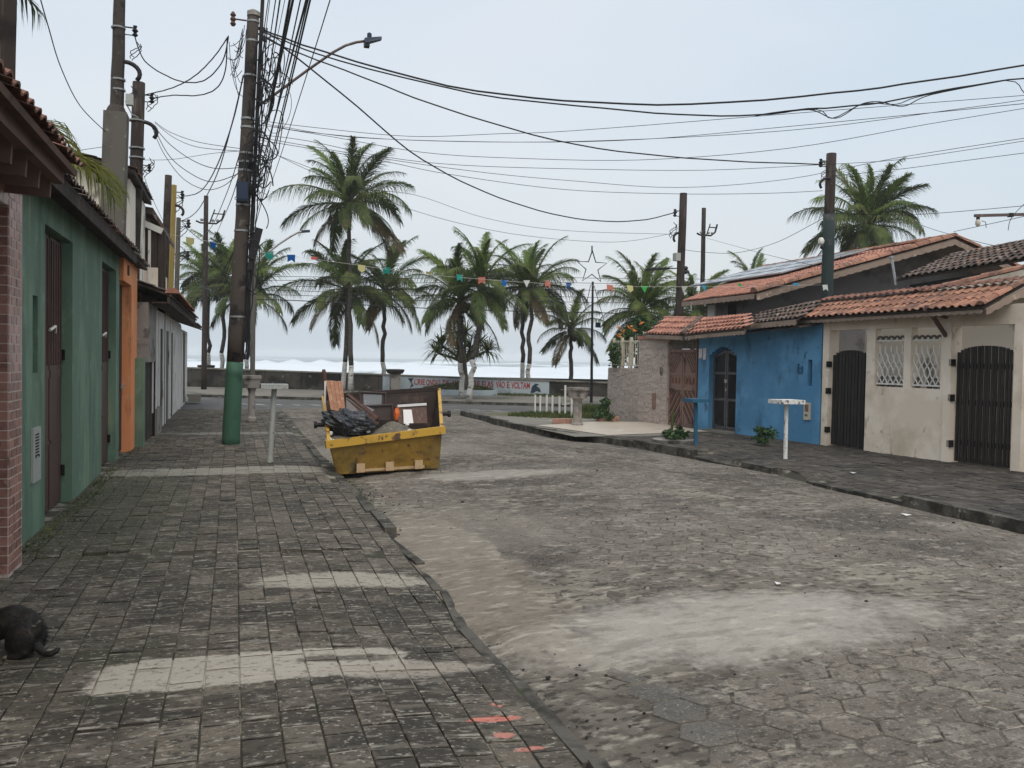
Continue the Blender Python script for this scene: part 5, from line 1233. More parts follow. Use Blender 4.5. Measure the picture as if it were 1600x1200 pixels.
palm((-4.9, 9.8, 0), (-4.35, 10.2, 5.5), 2.5, 'palm at the top left corner, drooping fronds beside the wooden post', 26, group='palms behind the left houses', nf=16, white=False)
# low palm whose yellow green frond leans over the green house's roof
yp = thing('young_palm', (-2.5, 9.9, 0), 'yellow green palm frond spilling over the eave of the green house', 'palm')
MB().tube([(-2.5, 9.9, 0), (-2.45, 9.9, 3.5)], .1, 8).build('trunk', M['trunk'], parent=yp)
fm = [frond_mesh('frond', R(e_), M['frondyel'], 90 + e_, d_, n=30) for e_, d_ in ((48, 1.25), (30, 1.2), (60, 1.2))]
for k, (az, L_, i) in enumerate(((.95, 2.1, 1), (.6, 1.7, 1), (1.25, 2.2, 0), (1.7, 1.9, 0), (2.6, 1.5, 2), (-.4, 1.2, 1))):
    inst('frond', fm[i], yp, Matrix.Translation((-2.45, 9.9, 3.55)) @ Matrix.Rotation(az, 4, 'Z') @ Matrix.Diagonal((L_, L_, L_, 1)))
# screw pine
spb = G(722, 618, 0) + Vector((.3, .9, .3)); spc = AY(725, 556, spb.y)
SP = thing('screw_pine', spb, 'screw pine with spiky leaf tufts on forked branches in the planting bed', 'tree')
MB().tube([spb, spb.lerp(spc, .5) + Vector((.05, 0, 0)), spc + Vector((0, 0, -.25))], [.3, .13, .12], 8).build('trunk', M['trunk'], parent=SP)
q = random.Random(5)
for k, (px, py) in enumerate([(690, 540), (706, 525), (728, 520), (748, 538), (762, 548), (735, 545), (685, 552), (716, 548)]):
    c = AY(px, py, spb.y + q.uniform(-.8, .8)); MB().tube([spc + Vector((0, 0, -.3)), spc.lerp(c, .5) + Vector((0, 0, -.12)), c], [.09, .07, .06], 6).build('branch', M['trunk'], parent=SP)
    mb = MB()
    for j in range(80):
        a, el = q.uniform(0, 6.28), math.asin(q.uniform(-.5, 1)); ln = q.uniform(.8, 1.25)
        d = Vector((math.cos(a) * math.cos(el), math.sin(a) * math.cos(el), math.sin(el))); wd = d.cross(Vector((0, 0, 1))).normalized() * .028
        m_ = c + d * ln * .6; t_ = m_ + (d + Vector((0, 0, -.75))).normalized() * ln * .45
        mb.add([c - wd, c + wd, m_ + wd, m_ - wd, t_], [(0, 1, 2, 3), (3, 2, 4)])
    mb.build('leaf_tuft', M['frond'], parent=SP)

# ================================================================ poles
def pole_shaft(mb, a, b, ra, rb, n=12, segs=7, jig=.006):
    a, b = Vector(a), Vector(b); pts = [a.lerp(b, i / segs) + Vector((rnd.uniform(-jig, jig), 0, 0)) for i in range(segs + 1)]
    return mb.tube(pts, [lerp(ra, rb, i / segs) for i in range(segs + 1)], n)
# main pole
pb = G(360, 695, 0.0); pt = AY(396, 24, pb.y); pmid = pb.lerp(pt, (565 - 695) / (24 - 695))
MP = thing('utility_pole', pb, 'big utility pole with green painted base, tangle of cables and street lamp arm', 'utility pole')
pole_shaft(MB(), pb + Vector((0, 0, -.1)), pmid, .165, .155).build('green_base', M['greenpole'], parent=MP, smooth=True)
pole_shaft(MB(), pmid, pt, .150, .105, segs=12).build('shaft', M['poleconc'], parent=MP, smooth=True)
def on(f): return pb.lerp(pt, f)
for f in (.05, .985, .94, .86, .76, .74, .68, .66, .64, .56, .5, .3):
    if f < .1: continue
    c = on(f); r_ = lerp(.165, .105, f) + .008
    MB().lathe(c - Vector((0, 0, .02)), [(r_, 0), (r_, .035)], 14).build('steel_band', M['steel'], parent=MP)
MB().lathe(pt, [(.12, -.02), (.12, .06), (.05, .1)], 10).build('pole_cap', M['mould'], parent=MP)
a = pt + Vector((-.12, -.02, -.12)); ins = MB(); ins.tube([a, a + Vector((-.2, 0, .0))], .015, 6); ins.lathe(a + Vector((-.24, 0, -.13)), [(.03, 0), (.055, .04), (.03, .08), (.055, .12), (.03, .17), (.055, .2), (.02, .26)], 10); ins.build('insulator', M['wooddark'], parent=MP)
bx0, bx1 = AY(369, 315, pb.y - .2), AY(388, 287, pb.y - .2)
mb = MB(); mb.box(bx0.x, bx1.x, pb.y - .36, pb.y - .16, bx0.z, bx1.z); mb.box(bx0.x + .02, bx1.x - .02, pb.y - .375, pb.y - .36, bx0.z + .03, bx1.z - .03); mb.build('junction_box', M['lamp'], parent=MP)
b0_, b1_ = AY(405, 357, pb.y - .1), AY(393, 405, pb.y - .1)
mb = MB(); mb.beam(b0_, b1_, .12, .14); mb.beam(b1_, b1_ + (b1_ - b0_) * .35, .07, .08); mb.build('cable_enclosure', M['ironblack'], parent=MP)
ap = [AY(400, 168, pb.y), AY(430, 147, pb.y - .05), AY(480, 110, pb.y - .15), AY(520, 82, pb.y - .2), AY(540, 71, pb.y - .22), AY(557, 66, pb.y - .24), AY(572, 64, pb.y - .25)]
MB().tube(ap, .026, 8).build('lamp_arm', M['armbrown'], parent=MP, smooth=True)
h0, h1 = AY(569, 65, pb.y - .25), AY(596, 60, pb.y - .3)
lh = MB(); d = h1 - h0
lh.hexa([h0 + Vector((0, -.09, -.05)), h1 + Vector((0, -.05, -.03)), h1 + Vector((0, .05, -.03)), h0 + Vector((0, .09, -.05)), h0 + Vector((0, -.08, .05)), h1 + Vector((0, -.04, .025)), h1 + Vector((0, .04, .025)), h0 + Vector((0, .08, .05))])
lamp_ = lh.build('lamp_head', M['lamp'], parent=MP)
MB().lathe(h0.lerp(h1, .3) + Vector((0, 0, .05)), [(.045, 0), (.045, .08), (.02, .1)], 10).build('photocell', M['lamp'], parent=lamp_)
mb = MB(); mb.box(h0.x, h0.x + .1, h0.y - .06, h0.y + .06, h0.z - .10, h0.z - .051); mb.build('mounting_bracket', M['ironblack'], parent=lamp_)
# vertical pipe and cables down the right side
mb = MB(); mb.tube([on(f) + Vector((.2 - .05 * f, -.03 + .03 * math.sin(f * 20), 0)) for f in lin(.24, 1.06, 26)], .035, 8); mb.build('conduit', M['polewood'], parent=MP)
for k in range(4):
    q = random.Random(k); mb = MB(); mb.tube([on(f) + Vector((.15 + .03 * k + q.uniform(-.02, .02), -.12 + q.uniform(-.02, .02), 0)) for f in lin(.2, .97, 30)], .012, 5); mb.build('down_cable', M['cable'], parent=MP)
# tangle of loops
mb = MB(); q = random.Random(12)
for k in range(46):
    f = q.uniform(.36, .97) if k < 34 else q.uniform(.58, .7); c = on(f) + Vector((q.uniform(.12, .55) if f > .72 else q.uniform(.1, .3), q.uniform(-.3, .1), 0)); rx, rz = q.uniform(.05, .28), q.uniform(.12, .45)
    a0_ = q.uniform(0, 6.28); sp_ = q.uniform(3, 7); ph = q.uniform(0, 6)
    mb.tube([c + Vector((rx * math.cos(a0_ + sp_ * t) + .04 * math.sin(9 * t + ph), .1 * math.sin(5 * t), rz * math.sin(a0_ + sp_ * t) + .05 * math.cos(7 * t + ph))) for t in lin(0, 1, 22)], q.choice((.006, .009, .012)), 4)
for k in range(16):
    c = on(q.uniform(.8, .98)) + Vector((-q.uniform(.1, .2), -.05, 0)); e_ = AY(q.uniform(352, 372), q.uniform(55, 120), pb.y - .1)
    m_ = c.lerp(e_, .5) + Vector((q.uniform(-.1, .1), 0, -q.uniform(.1, .5)))
    mb.tube([c.lerp(m_, t).lerp(m_.lerp(e_, t), t) for t in lin(0, 1, 12)], .006, 4)
for k in range(16):
    c = on(q.uniform(.55, .95)) + Vector((.2, -.1, 0)); MBx = q.uniform(.02, .035); mb.blob(c + Vector((q.uniform(-.06, .12), 0, 0)), MBx, MBx, MBx * 1.5, 6, 4)
tag(mb.build('cable_tangle', M['cable'], loc=on(.8)), 'messy tangle of black cable loops hanging on the big utility pole', 'cable tangle', kind='stuff')

def simple_pole(name, X, Y, px_t, py_t, r_, m_, label, base_px=None, rt=None, sq=False):
    t_ = AY(px_t, py_t, Y); b_ = AY(base_px[0], base_px[1], Y) if base_px else Vector((t_.x, Y, 0))
    b_ = b_.lerp(t_, (0 - b_.z) / (t_.z - b_.z)) if base_px else b_
    o = thing(name, b_, label, 'utility pole')
    pole_shaft(MB(), b_ - Vector((0, 0, .1)), t_, r_, rt or r_ * .8, n=4 if sq else 10).build('shaft', m_, parent=o, smooth=not sq)
    return o, b_, t_
def add_insul(o, p, side=1, sc=1.0):
    mb = MB(); mb.tube([p, p + Vector((side * .16 * sc, 0, 0))], .014 * sc, 6); mb.tube([p + Vector((0, 0, -.14 * sc)), p + Vector((side * .16 * sc, 0, -.14 * sc))], .01 * sc, 6)
    mb.lathe(p + Vector((side * .18 * sc, 0, -.16 * sc)), [(.025 * sc, 0), (.055 * sc, .03 * sc), (.025 * sc, .07 * sc), (.06 * sc, .11 * sc), (.025 * sc, .15 * sc), (.04 * sc, .2 * sc)], 10); mb.build('insulator', M['ironblack'], parent=o)
def elbow(o, p, side=1, sc=1.0):
    MB().tube([p + Vector((side * sc * .22 * math.sin(a), 0, sc * .16 * math.cos(a) - .1)) for a in lin(-.3, 2.2, 9)], .032 * sc, 8).build('cable_elbow', M['ironblack'], parent=o, smooth=True)
# P1: concrete box column with old pole on top
Y1 = 18.0
cb, ct = AY(176, 372, Y1), AY(182, 178, Y1); hw = 16.5 / FPX * Y1 * .98
o1_ = thing('service_pole', (cb.x, Y1, 0), 'service pole on a wide square concrete column beside the palm fronds', 'utility pole')
mb = MB(); bx = cb + (cb - ct) * (cb.z / (ct.z - cb.z)); mb.hexa([(bx.x - hw, Y1 - hw, 0), (bx.x + hw, Y1 - hw, 0), (bx.x + hw, Y1 + hw, 0), (bx.x - hw, Y1 + hw, 0), (ct.x - hw * .93, Y1 - hw, ct.z), (ct.x + hw * .93, Y1 - hw, ct.z), (ct.x + hw * .93, Y1 + hw, ct.z), (ct.x - hw * .93, Y1 + hw, ct.z)]); mb.build('concrete_column', M['concrete'], parent=o1_)
tt = AY(188, -30, Y1); pole_shaft(MB(), ct, tt, .125, .10, n=8).build('shaft', M['poleconc'], parent=o1_)
MB().lathe(ct, [(.2, .0), (.16, .1), (.12, .16)], 8).build('mortar_collar', M['poleconc'], parent=o1_)
add_insul(o1_, AY(195, 42, Y1), 1, 1.0); elbow(o1_, AY(193, 105, Y1), 1, 1.3)
for py in (45, 126, 142): MB().lathe(AY(185, py, Y1), [(.13, 0), (.13, .03)], 10).build('steel_band', M['steel'], parent=o1_)
mb = MB(); a = AY(197, 165, Y1 - .1); mb.box(a.x, a.x + .13, Y1 - .2, Y1 - .08, a.z, a.z + .2); mb.tube([a + Vector((.02, 0, 0)), a + Vector((.1, 0, -.15)), a + Vector((.22, 0, -.2)), a + Vector((.1, 0, -.24))], .012, 5); mb.build('meter_box', M['plate'], parent=o1_)
o2_, b2_, t2_ = simple_pole('service_pole', 0, 20.0, 217, 129, .155, M['polewood'], 'dark round service pole rising behind the orange house front', base_px=(208, 400), rt=.125)
add_insul(o2_, AY(223, 148, 20), 1, 1.0); elbow(o2_, AY(222, 198, 20), 1, 1.3)
for py in (190, 233, 248): MB().lathe(AY(214, py, 20), [(.16, 0), (.16, .03)], 10).build('steel_band', M['steel'], parent=o2_)
add_insul(o2_, AY(222, 258, 20), 1, .8)
o3_, *_r = simple_pole('service_pole', 0, 27.0, 263, 274, .12, M['polewood'], 'dark service pole standing just before the ochre pole', base_px=(256, 450))
o4_, *_r = simple_pole('service_pole', 0, 28.0, 271, 289, .11, M['yellowpole'], 'ochre yellow square pole next to the dark service pole', base_px=(266, 450), sq=True)
add_insul(o4_, AY(273, 300, 28), 1, 1.2); elbow(o4_, AY(272, 325, 28), 1, 1.2)
o5_, *_r = simple_pole('service_pole', 0, 31.0, 279, 340, .09, M['concrete'], 'thin pale service pole nearest the sea on the left side', base_px=(276, 460), sq=True)
add_insul(o5_, AY(282, 345, 31), 1, 1.4); add_insul(o5_, AY(281, 395, 31), 1, 1.4)
# wooden post at the top left corner
o6_, *_r = simple_pole('timber_post', 0, 9.4, 13, -40, .085, M['darkwood'], 'dark timber post cut by the top left corner of the picture', base_px=(8, 160), rt=.08, sq=True)
# floodlight poles
def flood(px, pt_, pbm, Y, label, mirror=1):
    o, b_, t_ = simple_pole('floodlight_pole', 0, Y, px, pt_, .13, M['polewood'], label, base_px=(px - 3, pbm)); sc = Y / FPX
    y_ = pt_ + 42
    c = AY(px, y_, Y)
    mb = MB(); mb.tube([c + Vector((-14 * sc, 0, 2 * sc)), c + Vector((-8 * sc, 0, -.5 * sc)), c + Vector((14 * sc, 0, -.5 * sc)), c + Vector((22 * sc, 0, 6 * sc)), c + Vector((26 * sc, 0, 20 * sc))], .045, 6)
    mb.tube([c + Vector((10 * sc, 0, 14 * sc)), c + Vector((26 * sc, 0, 14 * sc))], .03, 6); mb.tube([c + Vector((5 * sc, 0, 0)), c + Vector((12 * sc, 0, 20 * sc))], .03, 6)
    mb.build('bracket', M['ironblack'], parent=o)
    for k, dx_ in enumerate((-6, 9, 16)):
        p = c + Vector((dx_ * sc, 0, 4 * sc)); mb = MB(); mb.blob(p, 2.6 * sc, 2.2 * sc, 2.2 * sc, 8, 6); mb.build('floodlight', M['steel'], parent=o)
    return o, c
fl1, fc1 = flood(322, 306, 575, 44, 'floodlight pole on the seafront left of the big utility pole')
fl2, fc2 = flood(1100, 325, 470, 38, 'floodlight pole behind the tiled roofs, right of the dark lamp pole')
# right poles
o7_, *_r = simple_pole('lamp_pole', 0, 25.0, 1068, 302, .145, M['polewood'], 'dark round pole with flat street lamp beside the stone wall canopy', base_px=(1061, 495), rt=.12)
add_insul(o7_, AY(1064, 330, 25), -1, 1.2); elbow(o7_, AY(1064, 368, 25), -1, 1.2)
mb = MB(); mb.box(*(lambda a: (a.x - .2, a.x, a.y - .1, a.y + .1, a.z, a.z + .25))(AY(1062, 408, 25))); mb.build('meter_box', M['plate'], parent=o7_)
for py in (419, 425): MB().blob(AY(1071, py, 25), .09, .09, .07, 8, 6).build('socket', M['ironblack'], parent=o7_)
a, b = AY(1060, 419, 25), AY(1043, 420, 25); MB().tube([a, b], .02, 6).build('lamp_arm', M['ironblack'], parent=o7_)
b, c = AY(1044, 419.5, 25), AY(1010, 421.5, 25); mb = MB(); mb.beam(b, c, .16, .07); mb.build('lamp_head', M['ironblack'], parent=o7_)
o8_, b8, t8 = simple_pole('service_pole', 0, 16.6, 1299, 240, .125, M['polewood'], 'brown topped service pole with greenish lower part rising behind the beige awning', base_px=(1291, 465), rt=.11)
m8 = AY(1295.6, 335, 16.55); pole_shaft(MB(), Vector((b8.x, 16.55, 0)), m8, .135, .13, n=10).build('green_sleeve', mat('dark green pole paint', (.028, .042, .042), [((.1, .09, .08), 3, .52, .7)]), parent=o8_, smooth=True)
add_insul(o8_, AY(1292, 252, 16.5), -1, .9); elbow(o8_, AY(1293, 282, 16.5), -1, .9)
MB().blob(AY(1283, 377, 16.4), .07, .07, .09, 8, 6).build('lamp_bulb', M['white'], parent=o8_)
MB().blob(AY(1284, 386, 16.4), .04, .04, .05, 8, 6).build('lamp_socket', M['ironblack'], parent=o8_)
# star pole
sb = G(924, 629, 0); st = AY(926, 440, sb.y)
SPo = thing('star_pole', sb, 'thin dark pole with wire star decoration on top by the seafront', 'decoration pole')
pole_shaft(MB(), sb, st, .065, .045, n=8).build('shaft', M['ironblack'], parent=SPo)
Ys = sb.y - .05
cx, cy = AY(925, 418, Ys), 0; rr = 28.5 / FPX * Ys
pts = [Vector((cx.x + (rr if k % 2 == 0 else rr * .40) * math.sin(math.pi * k / 5), Ys, cx.z + (rr if k % 2 == 0 else rr * .40) * math.cos(math.pi * k / 5))) for k in range(11)]
MB().tube(pts, .025, 5).build('wire_star', M['ironblack'], parent=SPo)
for k in (0,): MB().tube([AY(925, 384, Ys), AY(925, 395, Ys)], .03, 6).build('star_stem', M['ironblack'], parent=SPo)
MB().tube([AY(923, 445, Ys), AY(907, 516, Ys), AY(948, 515, Ys), AY(928, 446, Ys), AY(923, 445, Ys)], .015, 5).build('wire_triangle', M['ironblack'], parent=SPo)
a = AY(933, 508, Ys); mb = MB(); mb.box(a.x - .09, a.x + .09, Ys - .15, Ys - .03, a.z - .1, a.z + .1); mb.build('control_box', M['lamp'], parent=SPo)
# second street lamp arm (behind the pole, over the sea road)
l2 = thing('street_lamp', (AY(392, 600, 33).x, 33, 0), 'distant street lamp on a slanting arm over the bunting near the left palms', 'street lamp')
l2b = AY(396, 415, 33)
MB().tube([Vector((l2b.x, 33, 0)), l2b + Vector((0, 0, .6))], .09, 8).build('shaft', M['concrete'], parent=l2)
MB().tube([AY(398, 413, 33), AY(415, 398, 33), AY(435, 382, 33), AY(455, 369, 33), AY(466, 363, 33), AY(472, 362, 33)], .04, 6).build('lamp_arm', M['steel'], parent=l2)
a, b = AY(471, 362, 33), AY(484, 361, 33); mb = MB(); mb.beam(a, b, .16, .08); mb.build('lamp_head', M['lamp'], parent=l2)
# lamp arm at right edge
rl = thing('wall_lamp', AY(1600, 337, 12), 'brown lamp arm with milky bulb reaching in from the right picture edge', 'lamp')
a, b = AY(1523, 337, 12), AY(1640, 334, 12); mb = MB(); mb.beam(a, b, .04, .05); mb.build('arm', M['armbrown'], parent=rl)
a, b = AY(1576, 336, 12), AY(1582, 336, 12); mb = MB(); mb.beam(a, b, .06, .07); mb.build('clamp', M['ironblack'], parent=rl)
c = AY(1528, 348, 12); MB().blob(c, .045, .045, .07, 10, 8).build('lamp_glass', M['lampglass'], parent=rl, smooth=True); MB().tube([c + Vector((0, 0, .05)), c + Vector((0, 0, .1))], .03, 8).build('lamp_socket', M['gatedark'], parent=rl)
MB().tube([AY(1534, 345, 12), AY(1540, 347, 12), AY(1541, 356, 12)], .006, 5).build('pull_cord', M['cable'], parent=rl)

# ================================================================ overhead cables
def cable(pts, rad, label, group=None, twist=0, n=36):
    P_ = [Vector(p) for p in pts]; out_ = []
    if len(P_) == 2: P_ = [P_[0], P_[0].lerp(P_[1], .5), P_[1]]
    for i in range(len(P_) - 1):
        p0, p1, p2, p3 = P_[max(i - 1, 0)], P_[i], P_[i + 1], P_[min(i + 2, len(P_) - 1)]
        k = max(4, int(n / (len(P_) - 1)))
        for j in range(k):
            t = j / k; out_.append(.5 * ((2 * p1) + (p2 - p0) * t + (2 * p0 - 5 * p1 + 4 * p2 - p3) * t * t + (3 * p1 - p0 - 3 * p2 + p3) * t ** 3))
    out_.append(P_[-1])
    if twist: out_ = [p + Vector((0, 0, twist * math.sin(i * 1.9))) for i, p in enumerate(out_)]
    mb = MB(); mb.tube(out_, rad, 5)
    o = mb.build('overhead_cable', M['cable'], loc=P_[0]); tag(o, label, 'cable', group); return o
def cpx(l, rad, label, group=None, twist=0):   # (px, py, Y) triples
    return cable([AY(*p) for p in l], rad, label, group, twist)
YP = 17.2
RG = 'cables strung from the big pole across the street'
cpx([(392, 38, YP), (440, 58, 16.8), (520, 85, 16.3), (700, 134, 15), (880, 157, 14), (1080, 163, 13), (1300, 146, 12.5), (1450, 126, 12), (1640, 96, 11.5)], .017, 'topmost thick twisted cable from the big pole to the right picture edge', RG, .006)
cpx([(392, 40, YP), (440, 62, 16.8), (530, 95, 16.2), (740, 146, 15), (900, 165, 14), (1060, 179, 13.2), (1180, 180, 12.8), (1262, 170, 12.6), (1290, 169, 12.5), (1380, 160, 12.4), (1470, 142, 12.2), (1575, 125, 12), (1640, 120, 11.5)], .014, 'second thick cable from the big pole, just under the topmost one', RG, .004)
cpx([(1180, 180, 12.7), (1262, 171, 12.6), (1305, 185, 12.55), (1345, 163, 12.5), (1375, 159, 12.5), (1412, 166, 12.4), (1455, 148, 12.3), (1570, 126, 12.1)], .009, 'looping loose strand hanging under the second thick cable at right', RG)
cpx([(1180, 181, 12.7), (1275, 171, 12.6), (1300, 185, 12.55), (1350, 162, 12.5), (1400, 163, 12.4), (1440, 150, 12.3), (1572, 126, 12.1), (1602, 147, 11.8), (1640, 175, 11.5)], .008, 'second looping strand that drops off the picture at the right edge', RG)
cpx([(392, 45, YP), (440, 72, 17), (560, 118, 16.5), (700, 171, 16), (900, 226, 16), (1100, 249, 16.3), (1288, 257, 16.5)], .014, 'thick cable from the big pole to the insulator of the brown topped pole', RG, .004)
cpx([(395, 50, YP), (445, 76, 17.5), (560, 168, 19), (640, 236, 20), (720, 283, 21), (800, 316, 22), (880, 338, 23.4), (950, 346, 24), (1010, 343, 24.6), (1058, 331, 25)], .017, 'thick sagging cable from the big pole down to the dark lamp pole', RG, .004)
thin = [
 [(405, 188, 18), (480, 198, 18), (640, 213, 18), (780, 209, 17), (900, 204, 16), (1230, 178, 14), (1640, 146, 12)],
 [(405, 190, 18), (470, 205, 18), (640, 219, 17), (900, 221, 16), (1230, 204, 14), (1500, 170, 12.5), (1640, 150, 12)],
 [(405, 195, 18), (520, 214, 18), (660, 238, 17.5), (800, 247, 17), (1000, 250, 16), (1230, 232, 14), (1450, 194, 13), (1640, 163, 12)],
 [(400, 210, 18), (480, 220, 18), (600, 245, 18), (720, 258, 18), (900, 264, 17.5), (1100, 266, 17), (1290, 257, 16.5), (1400, 250, 15), (1500, 236, 14), (1640, 214, 12)],
 [(400, 214, 18), (600, 248, 18), (760, 270, 18), (900, 283, 18), (1060, 293, 17.5), (1230, 280, 17), (1400, 247, 15), (1640, 210, 12)],
 [(400, 218, 18), (590, 250, 18), (700, 272, 18), (880, 296, 18), (1060, 303, 17.5), (1200, 302, 17), (1286, 298, 16.5)],
 [(1300, 275, 16.5), (1400, 265, 15), (1500, 252, 14), (1640, 234, 12)],
 [(400, 225, 20), (480, 265, 21), (560, 294, 22), (650, 305, 23), (760, 341, 24), (880, 360, 24.5), (1050, 366, 25)],
 [(400, 230, 20), (530, 280, 21), (650, 330, 22), (780, 362, 23), (900, 376, 24), (980, 377, 24.6), (1062, 362, 25)],
 [(1068, 390, 25), (1100, 394, 24), (1150, 395, 22), (1210, 380, 20), (1270, 350, 17.5), (1295, 336, 16.5)],
 [(1104, 372, 38), (1180, 393, 28), (1240, 408, 20), (1292, 418, 16.5)],
 [(1298, 333, 16.5), (1400, 336, 15.5), (1480, 332, 14), (1640, 318, 12)],
 [(1430, 348, 18), (1470, 362, 16), (1560, 385, 14), (1640, 392, 13)],
 [(1490, 362, 15), (1560, 347, 13), (1600, 338, 12), (1640, 328, 11.6)],
 [(1575, 360, 12), (1582, 338, 12), (1615, 305, 12)],
 [(430, 196, 22), (560, 215, 22), (800, 222, 21), (1000, 218, 19), (1250, 196, 16), (1640, 158, 12)],
]
tl = ['thin cable crossing the sky from the big pole, uppermost of the thin ones', 'thin cable crossing the sky just below the uppermost thin one', 'thin cable crossing the sky, passing above the brown topped pole',
      'thin cable touching the top of the brown topped pole and going on right', 'thin cable crossing behind the brown topped pole just under its top', 'thin cable ending on the lower insulator of the brown topped pole',
      'thin cable from the brown topped pole out to the right edge', 'upper of two thin cables from the tallest palm to the dark lamp pole', 'lower of two thin cables from the tallest palm to the dark lamp pole',
      'sagging cable between the dark lamp pole and the brown topped pole', 'straight thin cable from the floodlights down to the brown topped pole', 'thin cable across the crown of the large right palm',
      'thin cable sloping down right behind the solar roof', 'thin cable under the lamp arm at the right edge', 'short cable crossing the lamp arm at the right edge', 'faint thin cable crossing the upper sky behind the others']
for l, lb in zip(thin, tl): cpx(l, .006 if l[0][2] < 21 else .007, lb, 'thin cables across the sky')
# left side drops
LG = 'service cables between the left poles'
left = [
 ([(209, 52, 18), (226, 95, 17.9), (268, 122, 17.7), (300, 129, 17.6), (325, 122, 17.5), (348, 95, 17.3), (357, 58, 17.2)], .012, 'sagging cable from the square column pole insulator to the big pole'),
 ([(228, 148, 20), (270, 137, 19), (305, 118, 18.3), (335, 88, 17.7), (357, 56, 17.2)], .012, 'straight cable rising from the dark round pole to the big pole'),
 ([(236, 154, 20), (270, 149, 19), (310, 149, 18.3), (338, 138, 17.8), (352, 110, 17.4), (355, 60, 17.2)], .012, 'thick cable curling up from the dark round pole to the big pole'),
 ([(380, 118, 17.2), (365, 185, 18.5), (345, 245, 21), (325, 285, 24), (308, 302, 26.5), (284, 307, 28)], .014, 'thick cable dropping from the big pole to the ochre pole insulator'),
 ([(380, 120, 17.2), (362, 195, 19), (340, 270, 23), (315, 320, 27), (300, 337, 29.5), (284, 345, 31)], .013, 'thick cable dropping from the big pole to the thin pale pole'),
 ([(242, 190, 20), (265, 206, 19.5), (310, 222, 18.5), (374, 232, 17.2)], .006, 'thin cable in the fan from the dark round pole to the big pole, uppermost'),
 ([(242, 192, 20), (272, 215, 19.5), (310, 230, 18.5), (374, 236, 17.2)], .006, 'thin cable in the fan from the dark round pole, second from top'),
 ([(240, 196, 20), (265, 225, 19.5), (300, 250, 18.8), (335, 263, 18), (374, 262, 17.2)], .008, 'cable in the fan from the dark round pole, third from top'),
 ([(240, 198, 20), (262, 240, 19.5), (290, 266, 19), (330, 284, 18), (374, 271, 17.2)], .008, 'cable in the fan from the dark round pole, fourth from top'),
 ([(238, 200, 20), (256, 240, 19.5), (285, 278, 19), (320, 296, 18.3), (350, 290, 17.7), (374, 268, 17.2)], .007, 'lowest sagging cable in the fan from the dark round pole'),
 ([(226, 250, 20), (270, 249, 19), (330, 240, 18), (374, 236, 17.2)], .005, 'faint level cable from the band of the dark round pole to the big pole'),
 ([(58, -20, 12), (75, 40, 13), (95, 105, 14.5), (125, 165, 16), (165, 206, 17.6)], .008, 'long cable curving from the top left sky to the square concrete column'),
 ([(100, 241, 14), (130, 234, 15.5), (165, 229, 17.6)], .005, 'short faint cable left of the square concrete column'),
 ([(225, 275, 20), (238, 310, 22), (258, 352, 27)], .006, 'thin cable slanting from the dark round pole to the dark service pole'),
 ([(198, 236, 18), (196, 262, 18), (192, 300, 18)], .005, 'short vertical cable beside the square column'),
 ([(285, 350, 31), (310, 372, 34), (345, 395, 38)], .012, 'cable slanting from the thin pale pole toward the left palms'),
 ([(376, 235, 17.2), (355, 300, 22), (330, 355, 32), (310, 372, 40)], .010, 'faint cable from the big pole down to the floodlights'),
 ([(376, 262, 17.2), (362, 310, 22), (345, 350, 34), (335, 372, 42)], .010, 'second faint cable from the big pole toward the floodlights'),
]
for l, r_, lb in left: cpx(l, r_, lb, LG, .003 if r_ > .011 else 0)
# squiggles under insulators
for k, (px, py, Y) in enumerate(((212, 80, 18), (238, 160, 20), (232, 262, 20), (278, 320, 28), (284, 360, 31), (1052, 360, 25), (1288, 270, 16.5), (205, 150, 18), (282, 400, 31))):
    q = random.Random(k); mb = MB(); sc = Y / FPX; a = AY(px, py, Y)
    for j in range(3):
        mb.tube([a + Vector((sc * (7 * math.sin(t * 4 + j) + q.uniform(-1, 1)), 0, sc * (-14 + 28 * (1 - t)) * (1 - .2 * j))) for t in lin(0, 1, 14)], .008 if Y < 22 else .012, 4)
    tag(mb.build('connection_loop', M['cable'], loc=a), ['looped wires under the insulator of the square column pole', 'looped wires at the insulator of the dark round pole', 'small wire loop at the lower band of the dark round pole', 'wire loops beside the ochre pole', 'hanging wires at the top of the thin pale pole', 'looped wires left of the dark lamp pole', 'wire drop at the brown topped pole', 'wires by the meter box on the square column pole', 'hanging wires lower on the thin pale pole'][k], 'wire')
# main bundle running along the street overhead, towards the camera and towards the sea
q = random.Random(8)
for k in range(13):
    f = [.50, .54, .58, .60, .63, .66, .68, .71, .745, .79, .84, .9, .6][k]; c = on(f)
    xo = [.28, .33, .25, .36, .3, .42, .24, .36, .44, .3, .5, .36, .55][k]
    thick = [.006, .006, .010, .006, .012, .011, .006, .009, .006, .005, .005, .008, .005][k]
    z0 = c.z; a = Vector((pb.x + xo + .1, YP, z0)); far = Vector((a.x + .15 + q.uniform(-.1, .4), -18, z0 + q.uniform(.2, .6)))
    pts = []
    for t in lin(0, 1, 20):
        p = a.lerp(far, t); p.z -= 4 * .55 * t * (1 - t) * (.6 + .4 * q.random() * 0 + .3); pts.append(p)
    mb = MB(); mb.tube(pts, thick, 5)
    o = mb.build('overhead_cable', M['cable'], loc=a); tag(o, '%s cable, counted upward where it leaves the big pole, of the overhead bundle' % ('first second third fourth fifth sixth seventh eighth tenth eleventh twelfth thirteenth third_again'.split()[k] if k < 12 else 'loose thin'), 'cable', 'cable bundle over the left sidewalk')
